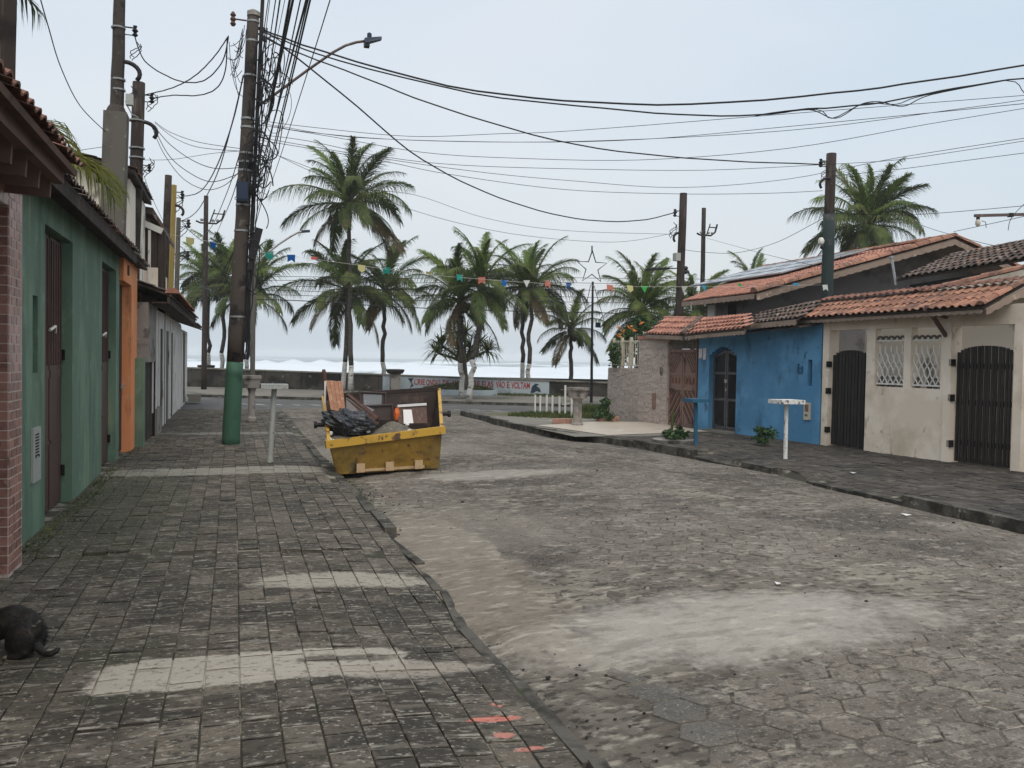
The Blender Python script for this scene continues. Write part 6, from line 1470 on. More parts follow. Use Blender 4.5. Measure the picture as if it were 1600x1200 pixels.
for k in range(6):
    z0 = on(.5 + .03 * k).z; a = Vector((pb.x + .2 + .04 * k, YP, z0)); b = AY(300 + k * 10, 425 + 9 * k, 46); pts = []
    for t in lin(0, 1, 16): p = a.lerp(b, t); p.z -= 4 * .9 * t * (1 - t); pts.append(p)
    mb = MB(); mb.tube(pts, .010, 4); o = mb.build('overhead_cable', M['cable'], loc=a); tag(o, 'cable from the big pole toward the sea, %s of six counted upward' % ('first', 'second', 'third', 'fourth', 'fifth', 'sixth')[k], 'cable', 'cables from the big pole toward the sea')
sea_l = [(430, 432, 437), (436, 440, 446), (445, 451, 456), (452, 462, 466), (459, 470, 474), (465, 486, 500)]
for k, (ya, yb2, yc) in enumerate(sea_l):
    cpx([(270, ya + 8, 42), (330, ya + 4, 42), (450, ya + 2 + (k > 4) * 2, 40), (620, (ya + yb2) / 2 + 4, 38), (800, yb2, 36), (950, yb2 + 3, 36), (1060, yc - 2, 36), (1200, yc + 4, 36)], .011 if k < 5 else .02,
        '%s seafront power line crossing the palm crowns, counted from the top' % ('first', 'second', 'third', 'fourth', 'fifth', 'lowest thick')[k], 'power lines along the seafront')

# ================================================================ bunting
bl_pts = [(262, 366, 27.5), (300, 372, 25), (360, 384, 21), (420, 396, 20.5), (500, 406, 20.3), (600, 420, 20), (700, 432, 20), (800, 440, 20), (900, 446, 20), (1000, 448, 20), (1100, 448, 19.5), (1200, 447, 18), (1291, 445, 16.6)]
BN = thing('bunting', AY(300, 372, 25), 'string of small coloured pennants stretched across the street between the poles', 'bunting')
P_ = [AY(*p) for p in bl_pts]
MB().tube(P_, .003, 4).build('string', M['white'], parent=BN)
flags = [(297, 375, 'yellow_', 0, 26), (333, 381, 'blue_', 1, 23), (421, 398, 'teal', 0, 20.5), (455, 402, 'blue_', 2, 20.4), (491, 405, 'red_', 3, 20.3), (565, 418, 'yellow_', 0, 20.1), (604, 422, 'teal', 2, 20), (671, 428, 'yellow_', 3, 20),
         (718, 433, 'teal', 2, 20), (753, 437, 'salmon_', 2, 20), (788, 441, 'blue_', 1, 20), (823, 442, 'white_', 4, 20), (856, 443, 'salmon_', 2, 20), (889, 446, 'blue_', 4, 20), (953, 449, 'salmon_', 2, 20), (984, 450, 'yellow_', 0, 20), (1007, 451, 'green_', 4, 20), (1070, 451, 'white_', 4, 19.6), (1100, 450, 'cyan_', 4, 19.4), (1156, 447, 'green_', 3, 18.6), (1244, 446, 'cyan_', 3, 17.3), (1289, 449, 'white_', 2, 16.4)]
for k, (px, py, c_, kind_, Y) in enumerate(flags):
    a = AY(px, py - 4, Y); w_ = 5.9 / FPX * Y; h_ = 12 / FPX * Y
    yaw_ = rnd.uniform(-.5, .5); t_ = Vector((math.cos(yaw_), math.sin(yaw_), rnd.uniform(-.15, .1)))
    if kind_ == 3: h_ *= .5
    shp = {0: [(-1, 0), (1, 0), (1, -.65), (0, -1), (-1, -.65)], 1: [(-1, 0), (1, -.1), (.5, -.9), (-.5, -.8)], 2: [(-1, 0), (1, 0), (1, -1), (.1, -.65), (-.9, -.9)], 3: [(-1, 0), (1, -.2), (.3, -.9), (-.8, -.7)], 4: [(-1, 0), (1, 0), (-.1, -1)]}[kind_]
    mb = MB(); n = len(shp); bend = rnd.uniform(-.06, .06)
    mb.v = [tuple(a + t_ * (x * w_) + Vector((0, bend * (-z) , z * h_))) for x, z in shp]; mb.f = [tuple(range(n))]; mb.m = [0]
    mb.v += [(x, y + .002, z) for x, y, z in mb.v]; mb.f.append(tuple(range(n, 2 * n))[::-1]); mb.f += [(i, (i + 1) % n, n + (i + 1) % n, n + i) for i in range(n)]; mb.m += [0] * (n + 1)
    mb.build('pennant', M['flag_' + c_], parent=BN)

# ================================================================ street furniture
def t_stand(px, py, ptop, pl, pr, m_, mtop, r_, label, Y=None, lean=0, round_=False):
    b = G(px, py, 0.0); c = AY((pl + pr) / 2, ptop, b.y); o = thing('rubbish_stand', b, label, 'rubbish stand', 'raised rubbish stands on the sidewalks')
    MB().tube([b, b.lerp(c, .1), c - Vector((0, 0, .03))], [r_ * 1.25, r_, r_ * .95], 10).build('post', m_, parent=o)
    hw = (pr - pl) / 2 / FPX * (b - CC).dot(CF)
    mb = MB()
    if round_: mb.lathe(c - Vector((0, 0, .03)), [(hw * .9, 0), (hw, .02), (hw, .055), (hw * .93, .06)], 20)
    else:
        mb.box(c.x - hw * .86, c.x + hw * .86, c.y - .2, c.y + .2, c.z - .03, c.z + .04)
    mb.build('tray', mtop, parent=o)
    if not round_:
        for yy2 in ():
            mb = MB(); mb.box(c.x - hw, c.x + hw, c.y + yy2 - .0, c.y + yy2 + .015, c.z + .0405, c.z + .06); mb.build('tray_edge', mtop, parent=o)
    return o
t_stand(422, 725, 604, 405, 452, M['plate'], M['plate'], .042, 'pale grey rubbish stand on a leaning post near the skip')
t_stand(1227, 720, 628, 1204, 1254, M['whitepeel'], M['whitepeel'], .036, 'peeling white rubbish stand in front of the blue wall')
t_stand(1087, 697, 626, 1070, 1104, M['bluepaint'], M['bluepaint'], .042, 'blue painted rubbish stand in front of the blue wall corner')
def stone_table(px, py, ptop, wpx, cpx_, label, square=True):
    b = G(px, py, 0.02); c = AY(px, ptop, b.y); H_ = c.z - b.z; o = thing('stone_pedestal', b, label, 'pedestal', 'stone pedestals with bowls')
    dp = (b - CC).dot(CF); hw = wpx / 2 / FPX * dp; cw = cpx_ / 2 / FPX * dp
    MB().lathe(b, [(cw * 1.35, -.02), (cw * 1.35, .06), (cw * 1.05, .1), (cw, .14), (cw * .95, H_ * .62), (cw * 1.2, H_ * .66), (cw * 1.3, H_ * .70)], 14).build('column', M['mould'], parent=o)
    MB().lathe(b + Vector((0, 0, H_ * .702)), [(hw * 1.1, 0), (hw * 1.25, H_ * .16), (hw * 1.42, H_ * .20), (hw * 1.42, H_ * .26), (hw * 1.1, H_ * .265), (hw * 1.0, H_ * .2)], 4 if square else 12).build('bowl', M['mould'], parent=o)
stone_table(393, 657, 584, 28, 11, 'square stone pedestal bowl behind the green based pole')
stone_table(902, 666, 603, 26, 14, 'mushroom shaped stone pedestal on the right corner terrace', square=False)
mb = MB(); a = G(378, 645, 0); mb.box(a.x - .22, a.x + .22, a.y - .2, a.y + .2, -.02, 1.65); 
# white picket posts
PF = thing('picket_fence', (9.6, 23.5, 0), 'gappy row of thin white posts around the grass verge', 'fence')
for (px, pb_, pt_) in ((836, 642, 617), (844, 644, 618), (854, 648, 617), (863, 649, 618), (874, 650, 619), (883, 651, 602), (893, 652, 618)):
    b = G(px, pb_, -.02); c = AY(px + .4, pt_, b.y); MB().tube([b - Vector((0, 0, .05)), c], .032, 6).build('post', M['white'], parent=PF)
a, b = AY(878, 632, G(880, 650).y), AY(890, 631, G(880, 650).y); MB().tube([a, b], .012, 5).build('cross_piece', M['white'], parent=PF)
# salmon tiled steps at the terrace
for k, (px0, px1, py, lb) in enumerate(((864, 894, 662, 'low salmon tiled edging left of the mushroom pedestal'), (932, 968, 658, 'low salmon tiled edging at the foot of the stone wall'))):
    a, b = G(px0, py, .05), G(px1, py, .05); e_ = thing('tiled_edging', a, lb, 'edging')
    n = 7
    for j in range(n):
        p, q_ = a.lerp(b, j / n), a.lerp(b, (j + .93) / n); mb = MB(); nn = Vector((.1, .3, 0)); z = Vector((0, 0, .12))
        mb.hexa([p, q_, q_ + nn, p + nn, p + z, q_ + z, q_ + nn + z, p + nn + z]); mb.build('tile', M['salmon'], parent=e_)

# ================================================================ skip and its load
sk0, sk1 = G(527, 741, -.02), G(685, 731, .0)
F0, F1 = AY(514, 690, sk0.y - .15), AY(690, 668, sk1.y - .15)      # front rim
B0, B1 = AY(505, 619, sk0.y + 1.25), AY(686, 607, sk1.y + 1.2)      # back rim
bk0, bk1 = sk0 + Vector((.1, .95, .02)), sk1 + Vector((-.03, .95, .02))
SKp = thing('rubbish_skip', (sk0 + sk1) / 2, 'yellow steel rubbish skip standing tilted on the street, full of old furniture and rubble', 'skip')
mb = MB(); th = .02
def slab(p, n_, m_, name, t_=.02, parent=SKp):
    p = [Vector(x) for x in p]; n_ = Vector(n_).normalized() * t_; mb = MB(); mb.hexa(p + [x + n_ for x in p]); return mb.build(name, m_, parent=parent)
def two_sided(p, name):   # outer yellow skin, inner rusty skin
    p = [Vector(x) for x in p]; n_ = (p[1] - p[0]).cross(p[3] - p[0]).normalized(); c_ = (sk0 + sk1 + B0 + B1 + F0 + F1) / 6
    if n_.dot(sum(p, Vector()) / 4 - c_) < 0: n_ = -n_
    slab(p, n_, M['yellow'], name, .012); slab([x - n_ * .012 for x in p], n_, M['rust'], name.replace('panel', 'lining'), .011)
two_sided([sk0, sk1, F1, F0], 'front_panel'); two_sided([bk0, bk1, B1, B0], 'back_panel')
two_sided([sk0, bk0, B0, F0], 'side_panel'); two_sided([sk1, bk1, B1, F1], 'side_panel')
slab([sk0, sk1, bk1, bk0], (0, 0, 1), M['rust'], 'floor', .02)
def rim(a, b, nm='rim', h_=.10, wd=.05):
    mb = MB(); mb.beam(Vector(a) - Vector((0, 0, h_ * .35)), Vector(b) - Vector((0, 0, h_ * .35)), wd, h_); return mb.build(nm, M['yellowedge'], parent=SKp)
ov = (F1 - F0).normalized() * .05
rim(F0 - ov, F1 + ov, h_=.11, wd=.08); rim(F0, B0, h_=.06); rim(F1, B1, h_=.06); mb = MB(); mb.beam(B0, B1, .05, .06); mb.build('rim', M['rust'], parent=SKp)
for (p, s_) in ((F0.lerp(B0, .55), -1), (F1.lerp(B1, .55), 1)):
    p = p - Vector((0, 0, .12)); p = Vector(p); p.z -= .02
    mb = MB(); mb.tube([p, p + Vector((s_ * .14, 0, 0))], .035, 10); mb.tube([p + Vector((s_ * .13, 0, 0)), p + Vector((s_ * .17, 0, 0))], .055, 10); mb.build('lifting_pin', M['ironblack'], parent=SKp)
# runner with wood blocks
fd = (sk1 - sk0).normalized()
mb = MB(); mb.beam(sk0 + Vector((0, -.04, .04)) + fd * .3, sk1 + Vector((0, -.04, .04)) - fd * .25, .04, .035); mb.build('bottom_runner', M['plywood'], parent=SKp)
for f in (.21, .49, .78):
    p = sk0.lerp(sk1, f) + Vector((0, -.085, .02)); mb = MB(); mb.hexa([p + fd * -.06 + Vector((0, -.03, 0)), p + fd * .065 + Vector((0, -.03, 0)), p + fd * .065 + Vector((0, .03, 0)), p + fd * -.06 + Vector((0, .03, 0))] + [x + Vector((0, 0, .125)) for x in (p + fd * -.06 + Vector((0, -.03, 0)), p + fd * .065 + Vector((0, -.03, 0)), p + fd * .065 + Vector((0, .03, 0)), p + fd * -.06 + Vector((0, .03, 0)))])
    tag(mb.build('wood_block', M['plywood'], loc=p), ['pale wood block wedged under the left part of the skip front', 'pale wood block under the middle of the skip front', 'pale wood block under the right part of the skip front'][[.21, .49, .78].index(f)], 'wood block', 'wood blocks under the skip')
# load
ys = sk0.y
def board(pts4, Yd, m_, name, label, cat, th=.03, group=None):      # pixel corners at distance Y, real thickness
    ys_ = Yd if isinstance(Yd, (list, tuple)) else [Yd] * 4
    p = [AY(px, py, y) for (px, py), y in zip(pts4, ys_)]; n_ = (p[1] - p[0]).cross(p[3] - p[0]).normalized() * th
    if n_.y < 0: n_ = -n_
    mb = MB(); mb.hexa(p + [x + n_ for x in p]); o = mb.build(name, m_, loc=p[0]); tag(o, label, cat, group); return o
mb = MB(); 
pl_ = thing('wooden_shutter', AY(525, 640, ys + .5), 'reddish wooden panel leaning upright at the left end of the skip', 'wood panel')
for k in range(4):
    a0, a1 = 509 + k * 6.5, 515.2 + k * 6.5; b0, b1 = 517 + k * 5.8, 522.6 + k * 5.8
    p = [AY(b0, 640 + k, ys + .35), AY(b1, 641 + k, ys + .35), AY(a1, 596 + k * .5, ys + .75), AY(a0, 595 + k * .4, ys + .75)]; n_ = Vector((0, .03, .01))
    mb = MB(); mb.hexa(p + [x + n_ * (1 + .3 * (k % 2)) for x in p]); mb.build('plank', M['woodlight'], parent=pl_)
board([(506, 630), (509, 632), (510, 596), (507, 595)], ys + .7, M['box_w'], 'white_strip', 'thin white strip beside the reddish panel in the skip', 'board')
mb = MB(); mb.tube([AY(512, 625, ys + .8), AY(507, 596, ys + .8), AY(506, 582, ys + .8), AY(506, 577, ys + .8)], [.03, .035, .036, .022], 8); tag(mb.build('timber_post', M['wooddark'], loc=AY(512, 625, ys + .8)), 'short brown timber post sticking up highest out of the skip', 'timber')
board([(542, 646), (590, 664), (593, 660), (545, 640)], [ys + .3] * 4, M['wooddark'], 'plank', 'long dark plank lying over the bag in the skip, lower one', 'plank', .03, 'dark planks sliding down in the skip')
board([(541, 616), (588, 655), (592, 651), (545, 614)], [ys + .9, ys + .4, ys + .4, ys + .9], M['wooddark'], 'plank', 'long dark plank slanting from the back of the skip, upper one', 'plank', .04, 'dark planks sliding down in the skip')
board([(539, 628), (583, 657), (586, 654), (542, 623)], [ys + .85, ys + .35, ys + .35, ys + .85], M['wooddark'], 'plank', 'dark plank slanting between two others in the skip', 'plank', .04, 'dark planks sliding down in the skip')
board([(541, 640), (575, 650), (585, 640), (541, 621)], [ys + .6, ys + .5, ys + .6, ys + .9], M['greywall'], 'grey_sheet', 'grey sheet lying beneath the slanting planks in the skip', 'board')
def cab(pts, Y, label):
    p = [AY(px, py, Y) for px, py in pts]; o = thing('cabinet_door', p[0], label, 'cabinet door', 'cabinet doors in the skip'); n_ = Vector((0, .03, 0)); mb = MB(); mb.hexa(p + [x + n_ for x in p]); mb.build('panel', M['cabinet'], parent=o)
    for i in range(4):
        a, b = p[i], p[(i + 1) % 4]; c = (p[0] + p[1] + p[2] + p[3]) / 4; a, b = a.lerp(c, .09), b.lerp(c, .09); mb = MB(); mb.beam(a + Vector((0, -.008, 0)), b + Vector((0, -.008, 0)), .016, .05, upv=(0, 1, 0) if abs((b - a).z) < .05 else (0, 1, 0)); mb.build('frame', M['cabinet'], parent=o)
    return o, p
o_, p = cab([(561, 638), (603, 636), (604, 613), (560, 611)], ys + 1.05, 'purplish brown cabinet door with a dusty glass pane at the back of the skip')
c = sum(p, Vector()) / 4; mb = MB(); mb.hexa([c.lerp(x, .66) + Vector((0, -.012, 0)) for x in p] + [c.lerp(x, .66) + Vector((0, -.004, 0)) for x in p]); mb.build('glass_pane', M['glassgrey'], parent=o_)
cab([(578, 656), (615, 656), (614, 631), (573, 633)], ys + .8, 'plain purplish brown cabinet door in front of the glazed one')
bx = [AY(622, 662, ys + .45), AY(668, 661, ys + .5), AY(666, 633, ys + .62), AY(621, 636, ys + .6)]
BX = thing('wooden_box', bx[0], 'dark wooden box with white sheet and lid edge, right in the skip', 'box')
mb = MB(); mb.hexa(bx + [x + Vector((0, .3, .0)) for x in bx]); mb.build('body', M['wooddark'], parent=BX)
mb = MB(); q_ = [AY(631, 662, ys + .43), AY(646, 661, ys + .43), AY(643, 640, ys + .53), AY(630, 640, ys + .53)]; mb.hexa(q_ + [x + Vector((0, .012, 0)) for x in q_]); mb.build('white_sheet', M['box_w'], parent=BX)
mb = MB(); mb.beam(bx[3] + Vector((0, 0, .015)), bx[2] + Vector((0, 0, .015)), .05, .035); mb.build('lid_edge', M['box_w'], parent=BX)
o = MB().blob(AY(620, 648, ys + .55), .045, .05, .11, 9, 7, .15, seed=3).build('orange_scrap', M['redor'], loc=AY(620, 648, ys + .55)); tag(o, 'bright orange plastic scrap left of the wooden box in the skip', 'scrap')
# black bag: crumpled sheet-like lump
q = random.Random(6); mb = MB(); c = AY(546, 664, ys + .35); n, m_ = 40, 26
for i in range(m_ + 1):
    t = math.pi * i / m_
    for j in range(n):
        a = 2 * math.pi * j / n; d = Vector((math.sin(t) * math.cos(a), math.sin(t) * math.sin(a), math.cos(t)))
        k = 1 + .30 * noise.noise(d * 2.1) + .22 * abs(noise.noise(d * 4.5 + Vector((3, 0, 0)))) - .10 * abs(noise.noise(d * 9))
        p = Vector((d.x * .36 * k, d.y * .3 * k, d.z * .20 * k)); p.z += .10 * max(0, -p.x / .36)
        mb.v.append(tuple(c + p))
mb.f = [(i * n + j, (i + 1) * n + j, (i + 1) * n + (j + 1) % n, i * n + (j + 1) % n) for i in range(m_) for j in range(n)]; mb.m = [0] * len(mb.f)
tag(mb.build('rubbish_bag', M['bag'], loc=c), 'crumpled black plastic rubbish bag in the left corner of the skip', 'rubbish bag')
# rubble mound filling the skip
mb = MB(); nn = 28
for j in range(nn):
    for i in range(nn):
        u, v = i / (nn - 1), j / (nn - 1); f_ = .80
        lo = (sk0.lerp(sk1, u)).lerp(bk0.lerp(bk1, u), v); hi = (F0.lerp(F1, u)).lerp(B0.lerp(B1, u), v); hf = lerp(.86, .42, v)
        p = lo.lerp(hi, hf * .98)
        p.x = lerp(p.x, (lo.x + hi.x) / 2, .06); 
        bump_ = .20 * math.exp(-((u - .56) / .16) ** 2 - ((v - .22) / .28) ** 2) + .07 * math.exp(-((u - .12) / .2) ** 2)
        p.z += bump_ + .02 * noise.noise(Vector((u * 9, v * 9, 0))); mb.v.append(tuple(p))
mb.f = [(j * nn + i, j * nn + i + 1, (j + 1) * nn + i + 1, (j + 1) * nn + i) for j in range(nn - 1) for i in range(nn - 1)]; mb.m = [0] * len(mb.f)
rb_ = tag(mb.build('rubble', M['rubble'], smooth=True), kind='stuff')
mb = MB()
for k in range(26):
    u, v = q.random() ** 1.6, q.uniform(0.02, .3); p = (F0.lerp(F1, u)).lerp(B0.lerp(B1, u), v); p = p - Vector((0, 0, .06)); s_ = q.uniform(.012, .035); mb.blob(p, s_ * 1.5, s_, s_, 6, 4, .2, seed=k)
tag(mb.build('plaster_chunks', M['box_w']), kind='stuff')

# ================================================================ plants
def leaf_cloud(mb, c, r_, n, size, q, flat=.8):
    for _ in range(n):
        while True:
            d = Vector((q.uniform(-1, 1), q.uniform(-1, 1), q.uniform(-1, 1)))
            if d.length < 1: break
        d = d * (1.0 + .45 * q.random() ** 2)
        p = Vector(c) + Vector((d.x * r_[0], d.y * r_[1], d.z * r_[2])) ; a = Vector((q.gauss(0, 1), q.gauss(0, 1), q.gauss(0, .6))).normalized(); b = a.cross(Vector((q.gauss(0, 1), q.gauss(0, 1), q.gauss(0, 1)))).normalized(); s_ = size * q.uniform(.6, 1.4)
        mb.add([p - a * s_, p + b * s_ * .45, p + a * s_, p - b * s_ * .45], [(0, 1, 2, 3)])
def shrub(name, loc, clumps, label, seed, size=.05, stems=5, cat='plant', flowers=None, n=260, leafm=None):
    q = random.Random(seed); o = thing(name, loc, label, cat)
    mb = MB()
    for (c, r_) in clumps: leaf_cloud(mb, c, r_, n, size, q)
    mb.build('foliage', leafm or M['leaf'], parent=o)
    mb = MB()
    for k in range(stems):
        c, r_ = clumps[k % len(clumps)]; mb.tube([Vector(loc), Vector(loc).lerp(Vector(c), .5) + Vector((q.uniform(-.05, .05), q.uniform(-.05, .05), 0)), Vector(c)], [.015, .01, .006], 5)
    mb.build('stems', M['trunk'], parent=o)
    if flowers:
        for (px, py, Y) in flowers:
            c = AY(px, py, Y); mb = MB(); leaf_cloud(mb, c, (.06, .06, .05), 12, .045, q); mb.build('flower_cluster', M['flower'], parent=o)
    return o
def cl(px, py, Y, rp, ry=None): c = AY(px, py, Y); k = Y / FPX; return (c, (rp * k, .3, (ry or rp) * k))
shrub('flowering_shrub', (11.6, 24.0, 1.2), [cl(1015, 512, 23.6, 17, 12), cl(990, 522, 23.8, 15, 12), cl(972, 530, 24.0, 12, 14), cl(1042, 510, 23.6, 18, 10), cl(985, 547, 24, 16, 14), cl(968, 560, 24.2, 9, 16), cl(1000, 502, 24, 13, 9), cl(1008, 545, 23.8, 15, 18), cl(1030, 525, 23.8, 14, 14), cl(960, 555, 22.9, 5, 20)],
      'leafy climbing shrub with orange flowers behind the cream railing', 3, size=.06, n=260, flowers=[(966, 512, 23.4), (985, 510, 23.2), (990, 516, 23.2), (975, 517, 23.2), (1003, 504, 23), (968, 524, 23.2)])
shrub('bush', G(938, 655, 0), [cl(943, 640, 21.8, 7, 9), cl(946, 628, 21.8, 5, 7), cl(936, 648, 21.6, 8, 6), cl(950, 650, 21.6, 6, 6)], 'small dark bush with white blossom at the left foot of the stone wall', 4, size=.05, n=130)
shrub('bush', G(1195, 693, .03), [cl(1195, 680, 15.0, 8, 10), cl(1188, 687, 15.0, 5, 5), cl(1202, 676, 15.0, 5, 8), cl(1190, 672, 15.0, 4, 5)], 'small green bush growing at the foot of the blue wall', 5, size=.04, n=110)
pp = G(1052, 690, .04)
mb = MB(); mb.lathe(pp, [(.42, -.02), (.44, .05), (.36, .055)], 14); tag(mb.build('planting_ring', M['mould'], loc=pp), 'low pale cement ring around the plant on the right sidewalk', 'planter')
shrub('garden_plant', pp, [cl(1056, 678, pp.y, 12, 7), cl(1064, 676, pp.y, 7, 8), cl(1046, 680, pp.y, 6, 6)], 'low spreading plant in the cement ring beside the blue stand', 6, size=.06, n=90)
cact = MB(); cact.tube([pp + Vector((-.08, 0, 0)), AY(1050, 668, pp.y), AY(1051, 652, pp.y), AY(1052, 641, pp.y)], [.02, .032, .028, .015], 8); tag(cact.build('cactus', M['frond'], loc=pp), 'tall thin dark succulent stem rising from the cement ring', 'cactus')
q = random.Random(77)
rbb = AX(1597, 735, 11.9)
shrub('hedge_plant', (11.9, 9.6, .03), [((11.95, 9.5, .25), (.12, .3, .25)), ((11.97, 9.3, 1.1), (.1, .3, .4))], 'dark leaves against the bright blue wall at the right picture edge', 8, size=.06, n=160)
# weeds in joints along the left facade and the gutter
mb = MB(); q = random.Random(9)
for _ in range(1200):
    y = q.uniform(7.9, 24) if _ < 700 else q.uniform(7.9, 13.5); x = -1.68 + abs(q.gauss(0, .10)) if q.random() < .6 else curbL(y) + q.uniform(-.05, .12)
    if x > 0 and y < 8.8: continue
    z = gz_walkL(x, y) - .012 if x < 0 else -.11; h_ = q.uniform(.012, .055)
    for b in range(3):
        t_ = q.uniform(0, 6.28); p = Vector((x, y, z)); w_ = Vector((math.cos(t_ + 1.57), math.sin(t_ + 1.57), 0)) * .006; l_ = Vector((math.cos(t_) * h_, math.sin(t_) * h_, h_))
        mb.add([p - w_, p + w_, p + l_], [(0, 1, 2)])
tag(mb.build('weeds', M['grass']), kind='stuff')
# litter and pebbles
mb = MB()
for k in range(420):
    if k < 40: x, y = q.gauss(4.0, .35), q.gauss(5.0, .22)
    elif k < 260: y = q.uniform(2.8, 12); x = curbL(y) + abs(q.gauss(.12, .3))
    else: x, y = q.uniform(1.7, 8), q.uniform(2.6, 14)
    s_ = abs(q.gauss(.0035, .003)) + .002; z = (gz_road(x, y) if x > curbL(y) else gz_walkL(x, y)) + s_ * .6; mb.blob((x, y, z), s_ * 1.4, s_, s_ * .8, 6, 4, .25, seed=k)
tag(mb.build('pebbles', M['gatedark']), kind='stuff')
for k, (px, py, lb) in enumerate(((1416, 800, 'white paper scrap on the street near the right kerb'), (1215, 914, 'small pale litter scrap on the sandy patch in the street'), (1333, 743, 'small white paper scrap on the right sidewalk edge'))):
    p = G(px, py, 0); z = (gz_road(p.x, p.y) if p.x < 8.1 else gz_walkR(p.x, p.y)) + .012; mb = MB(); w_ = (.05, .022, .04)[k]; mb.hexa([(p.x - w_, p.y - w_, z), (p.x + w_, p.y - w_ * .6, z + .004), (p.x + w_ * .8, p.y + w_, z), (p.x - w_ * .8, p.y + w_ * .8, z + .01), (p.x - w_, p.y - w_, z + .003), (p.x + w_, p.y - w_ * .6, z + .008), (p.x + w_ * .8, p.y + w_, z + .004), (p.x - w_ * .8, p.y + w_ * .8, z + .014)])
    tag(mb.build('paper_scrap', M['box_w'], loc=p), lb, 'litter')

# ================================================================ cat
catm = mat('tortoiseshell fur', (0.012, 0.010, 0.009), [((0.05, 0.036, 0.025), 9, .52, .64, (1, 1, 1), .8), ((0.26, 0.23, 0.19), 8, .64, .68, (1, 1, 2.5), .7), ((0.06, 0.045, 0.03), 60, .5, .75, (1, 1, .3), .35)], rough=.6, bump=[(120, .004, (1, 1, .3))])
cg = G(62, 1022, 0); gzc = gz_walkL(cg.x, cg.y)
right = Vector((CR.x, CR.y, 0)).normalized(); away = Vector((-right.y, right.x, 0))
co = Vector((cg.x, cg.y, gzc)) - right * .02
def cp(l, d, h): return co - right * l + away * d + Vector((0, 0, h))    # l: towards the head (left), d: away from the camera
mb = MB()
HAIR = []
def el(l, d, h, a, b, c, n=14, m_=10): # radii along head axis, depth, height
    base = len(mb.v); ctr = cp(l, d, h)
    HAIR.append((ctr, a, b, c))
    for i in range(m_ + 1):
        t = math.pi * i / m_
        for j in range(n):
            u = 2 * math.pi * j / n; mb.v.append(tuple(ctr - right * (a * math.sin(t) * math.cos(u)) + away * (b * math.sin(t) * math.sin(u)) + Vector((0, 0, c * math.cos(t)))))
    for i in range(m_):
        for j in range(n):
            q1 = base + i * n + j; q2 = base + i * n + (j + 1) % n; mb.f.append((q1, q1 + n, q2 + n, q2)); mb.m.append(0)
el(.10, .06, .145, .105, .085, .12); el(.16, .06, .185, .12, .085, .095); el(.27, .07, .165, .10, .078, .095); el(.35, .08, .13, .075, .07, .085)
el(.085, -.01, .10, .085, .045, .095); el(.09, .13, .09, .08, .045, .085)            # haunches
mb.tube([cp(.42, .08, .12), cp(.46, .07, .09), cp(.50, .06, .07)], [.05, .045, .045], 12)   # neck
el(.53, .05, .065, .05, .045, .042); el(.575, .045, .048, .024, .025, .02)                                     # head, muzzle
for d_ in (.02, .08): mb.tube([cp(.52, d_, .095), cp(.515, d_ - .002, .125)], [.02, .004], 8)  # ears
mb.tube([cp(.04, -.02, .05), cp(.08, -.03, .018), cp(.14, -.035, .014)], [.03, .022, .017], 10)
mb.tube([cp(.04, .14, .05), cp(.08, .15, .018), cp(.15, .15, .014)], [.03, .022, .017], 10)
for d_ in (.015, .12): mb.tube([cp(.36, d_, .12), cp(.37, d_, .06), cp(.385, d_, .018), cp(.42, d_, .013)], [.034, .022, .018, .017], 10)
mb.tube([cp(.02, .04, .06), cp(-.02, .02, .035), cp(-.05, .0, .025), cp(-.09, -.01, .03), cp(-.115, 0, .045), cp(-.12, .02, .055)], [.028, .022, .018, .018, .017, .012], 10)
cat = mb.build('cat', [catm], loc=cp(.2, .06, 0), smooth=True); tag(cat, 'dark tortoiseshell cat crouching on the sidewalk at the left picture edge', 'cat')
rm = cat.modifiers.new('remesh', 'REMESH'); rm.mode = 'VOXEL'; rm.voxel_size = .0065; rm.use_smooth_shade = True
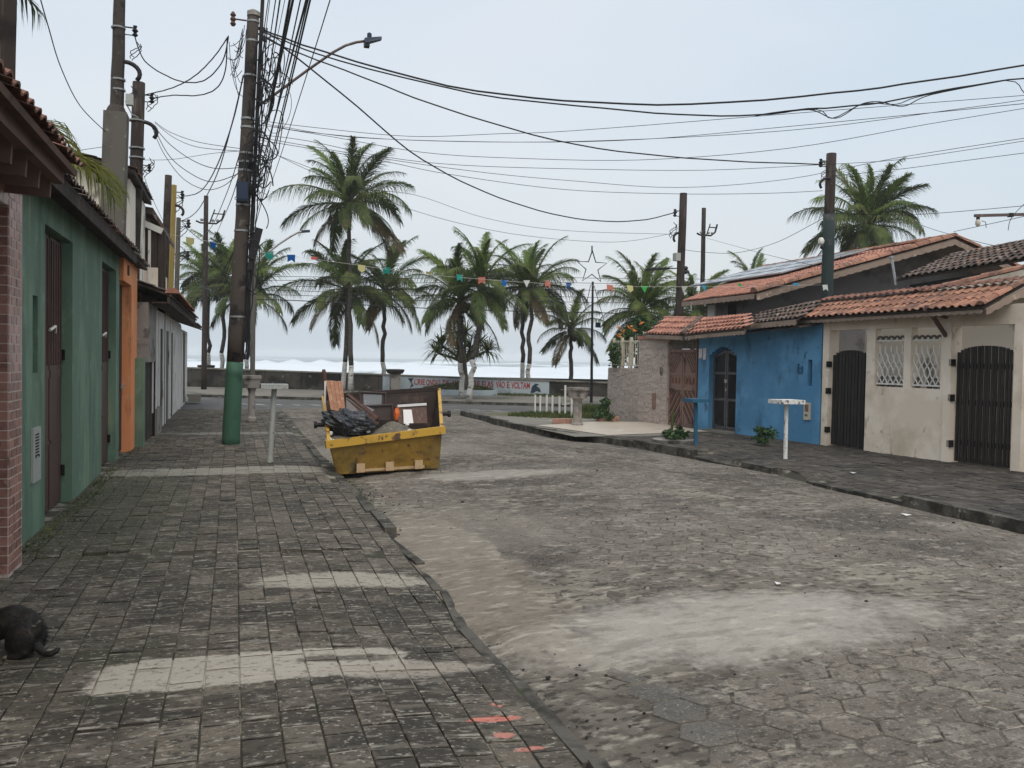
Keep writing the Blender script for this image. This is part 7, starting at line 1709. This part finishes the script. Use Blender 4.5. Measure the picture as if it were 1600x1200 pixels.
sm = cat.modifiers.new('smooth', 'SMOOTH'); sm.factor = .6; sm.iterations = 5
mbh = MB(); q = random.Random(21)
for (ctr, a, b, c) in HAIR[:9]:
    for _ in range(900):
        u, t = q.uniform(0, 6.283), math.acos(q.uniform(-.9, 1))
        dl = -right * (math.sin(t) * math.cos(u)) + away * (math.sin(t) * math.sin(u)) + Vector((0, 0, math.cos(t)))
        p = ctr - right * (a * math.sin(t) * math.cos(u)) * .97 + away * (b * math.sin(t) * math.sin(u)) * .97 + Vector((0, 0, c * math.cos(t) * .97))
        tip = (dl * .6 + right * .7 + Vector((0, 0, -.35))).normalized() * q.uniform(.014, .026); wd = dl.cross(right); wd = (wd.normalized() if wd.length > .01 else Vector((0, 0, 1))) * .0012
        mbh.add([p - wd, p + wd, p + dl * .004 + tip], [(0, 1, 2)])
hr_ = mbh.build('fur', [catm]); hr_.data.transform(Matrix.Translation(-Vector(cat.location))); hr_.parent = cat
for d_ in (.027, .066):
    e_ = MB().blob(cp(.565, d_, .072), .007, .007, .007, 8, 6).build('eye', M['coconut'], loc=None); off = Vector(cat.location)
    e_.data.transform(Matrix.Translation(-off)); e_.parent = cat
for (l, d_) in ((.15, -.036), (.125, -.034)):
    e_ = MB().blob(cp(l, d_, .014), .018, .014, .012, 8, 6).build('paw', mat('pale paw fur', (.16, .14, .10)), loc=None, smooth=True); e_.data.transform(Matrix.Translation(-Vector(cat.location))); e_.parent = cat

print('objects', len(bpy.data.objects))

# ================================================================ sea air
hz_ = bpy.data.materials.new('sea haze'); hz_.use_nodes = True; t = hz_.node_tree; t.nodes.clear()
ho = t.nodes.new('ShaderNodeOutputMaterial'); hv = t.nodes.new('ShaderNodeVolumePrincipled'); hv.inputs['Color'].default_value = (.975, .985, 1, 1); hv.inputs['Density'].default_value = .0006; hv.inputs['Anisotropy'].default_value = 0
t.links.new(hv.outputs[0], ho.inputs['Volume'])
tag(MB().box(-2500, 2500, -400, 2600, -3.2, 14).build('haze', hz_), kind='stuff')
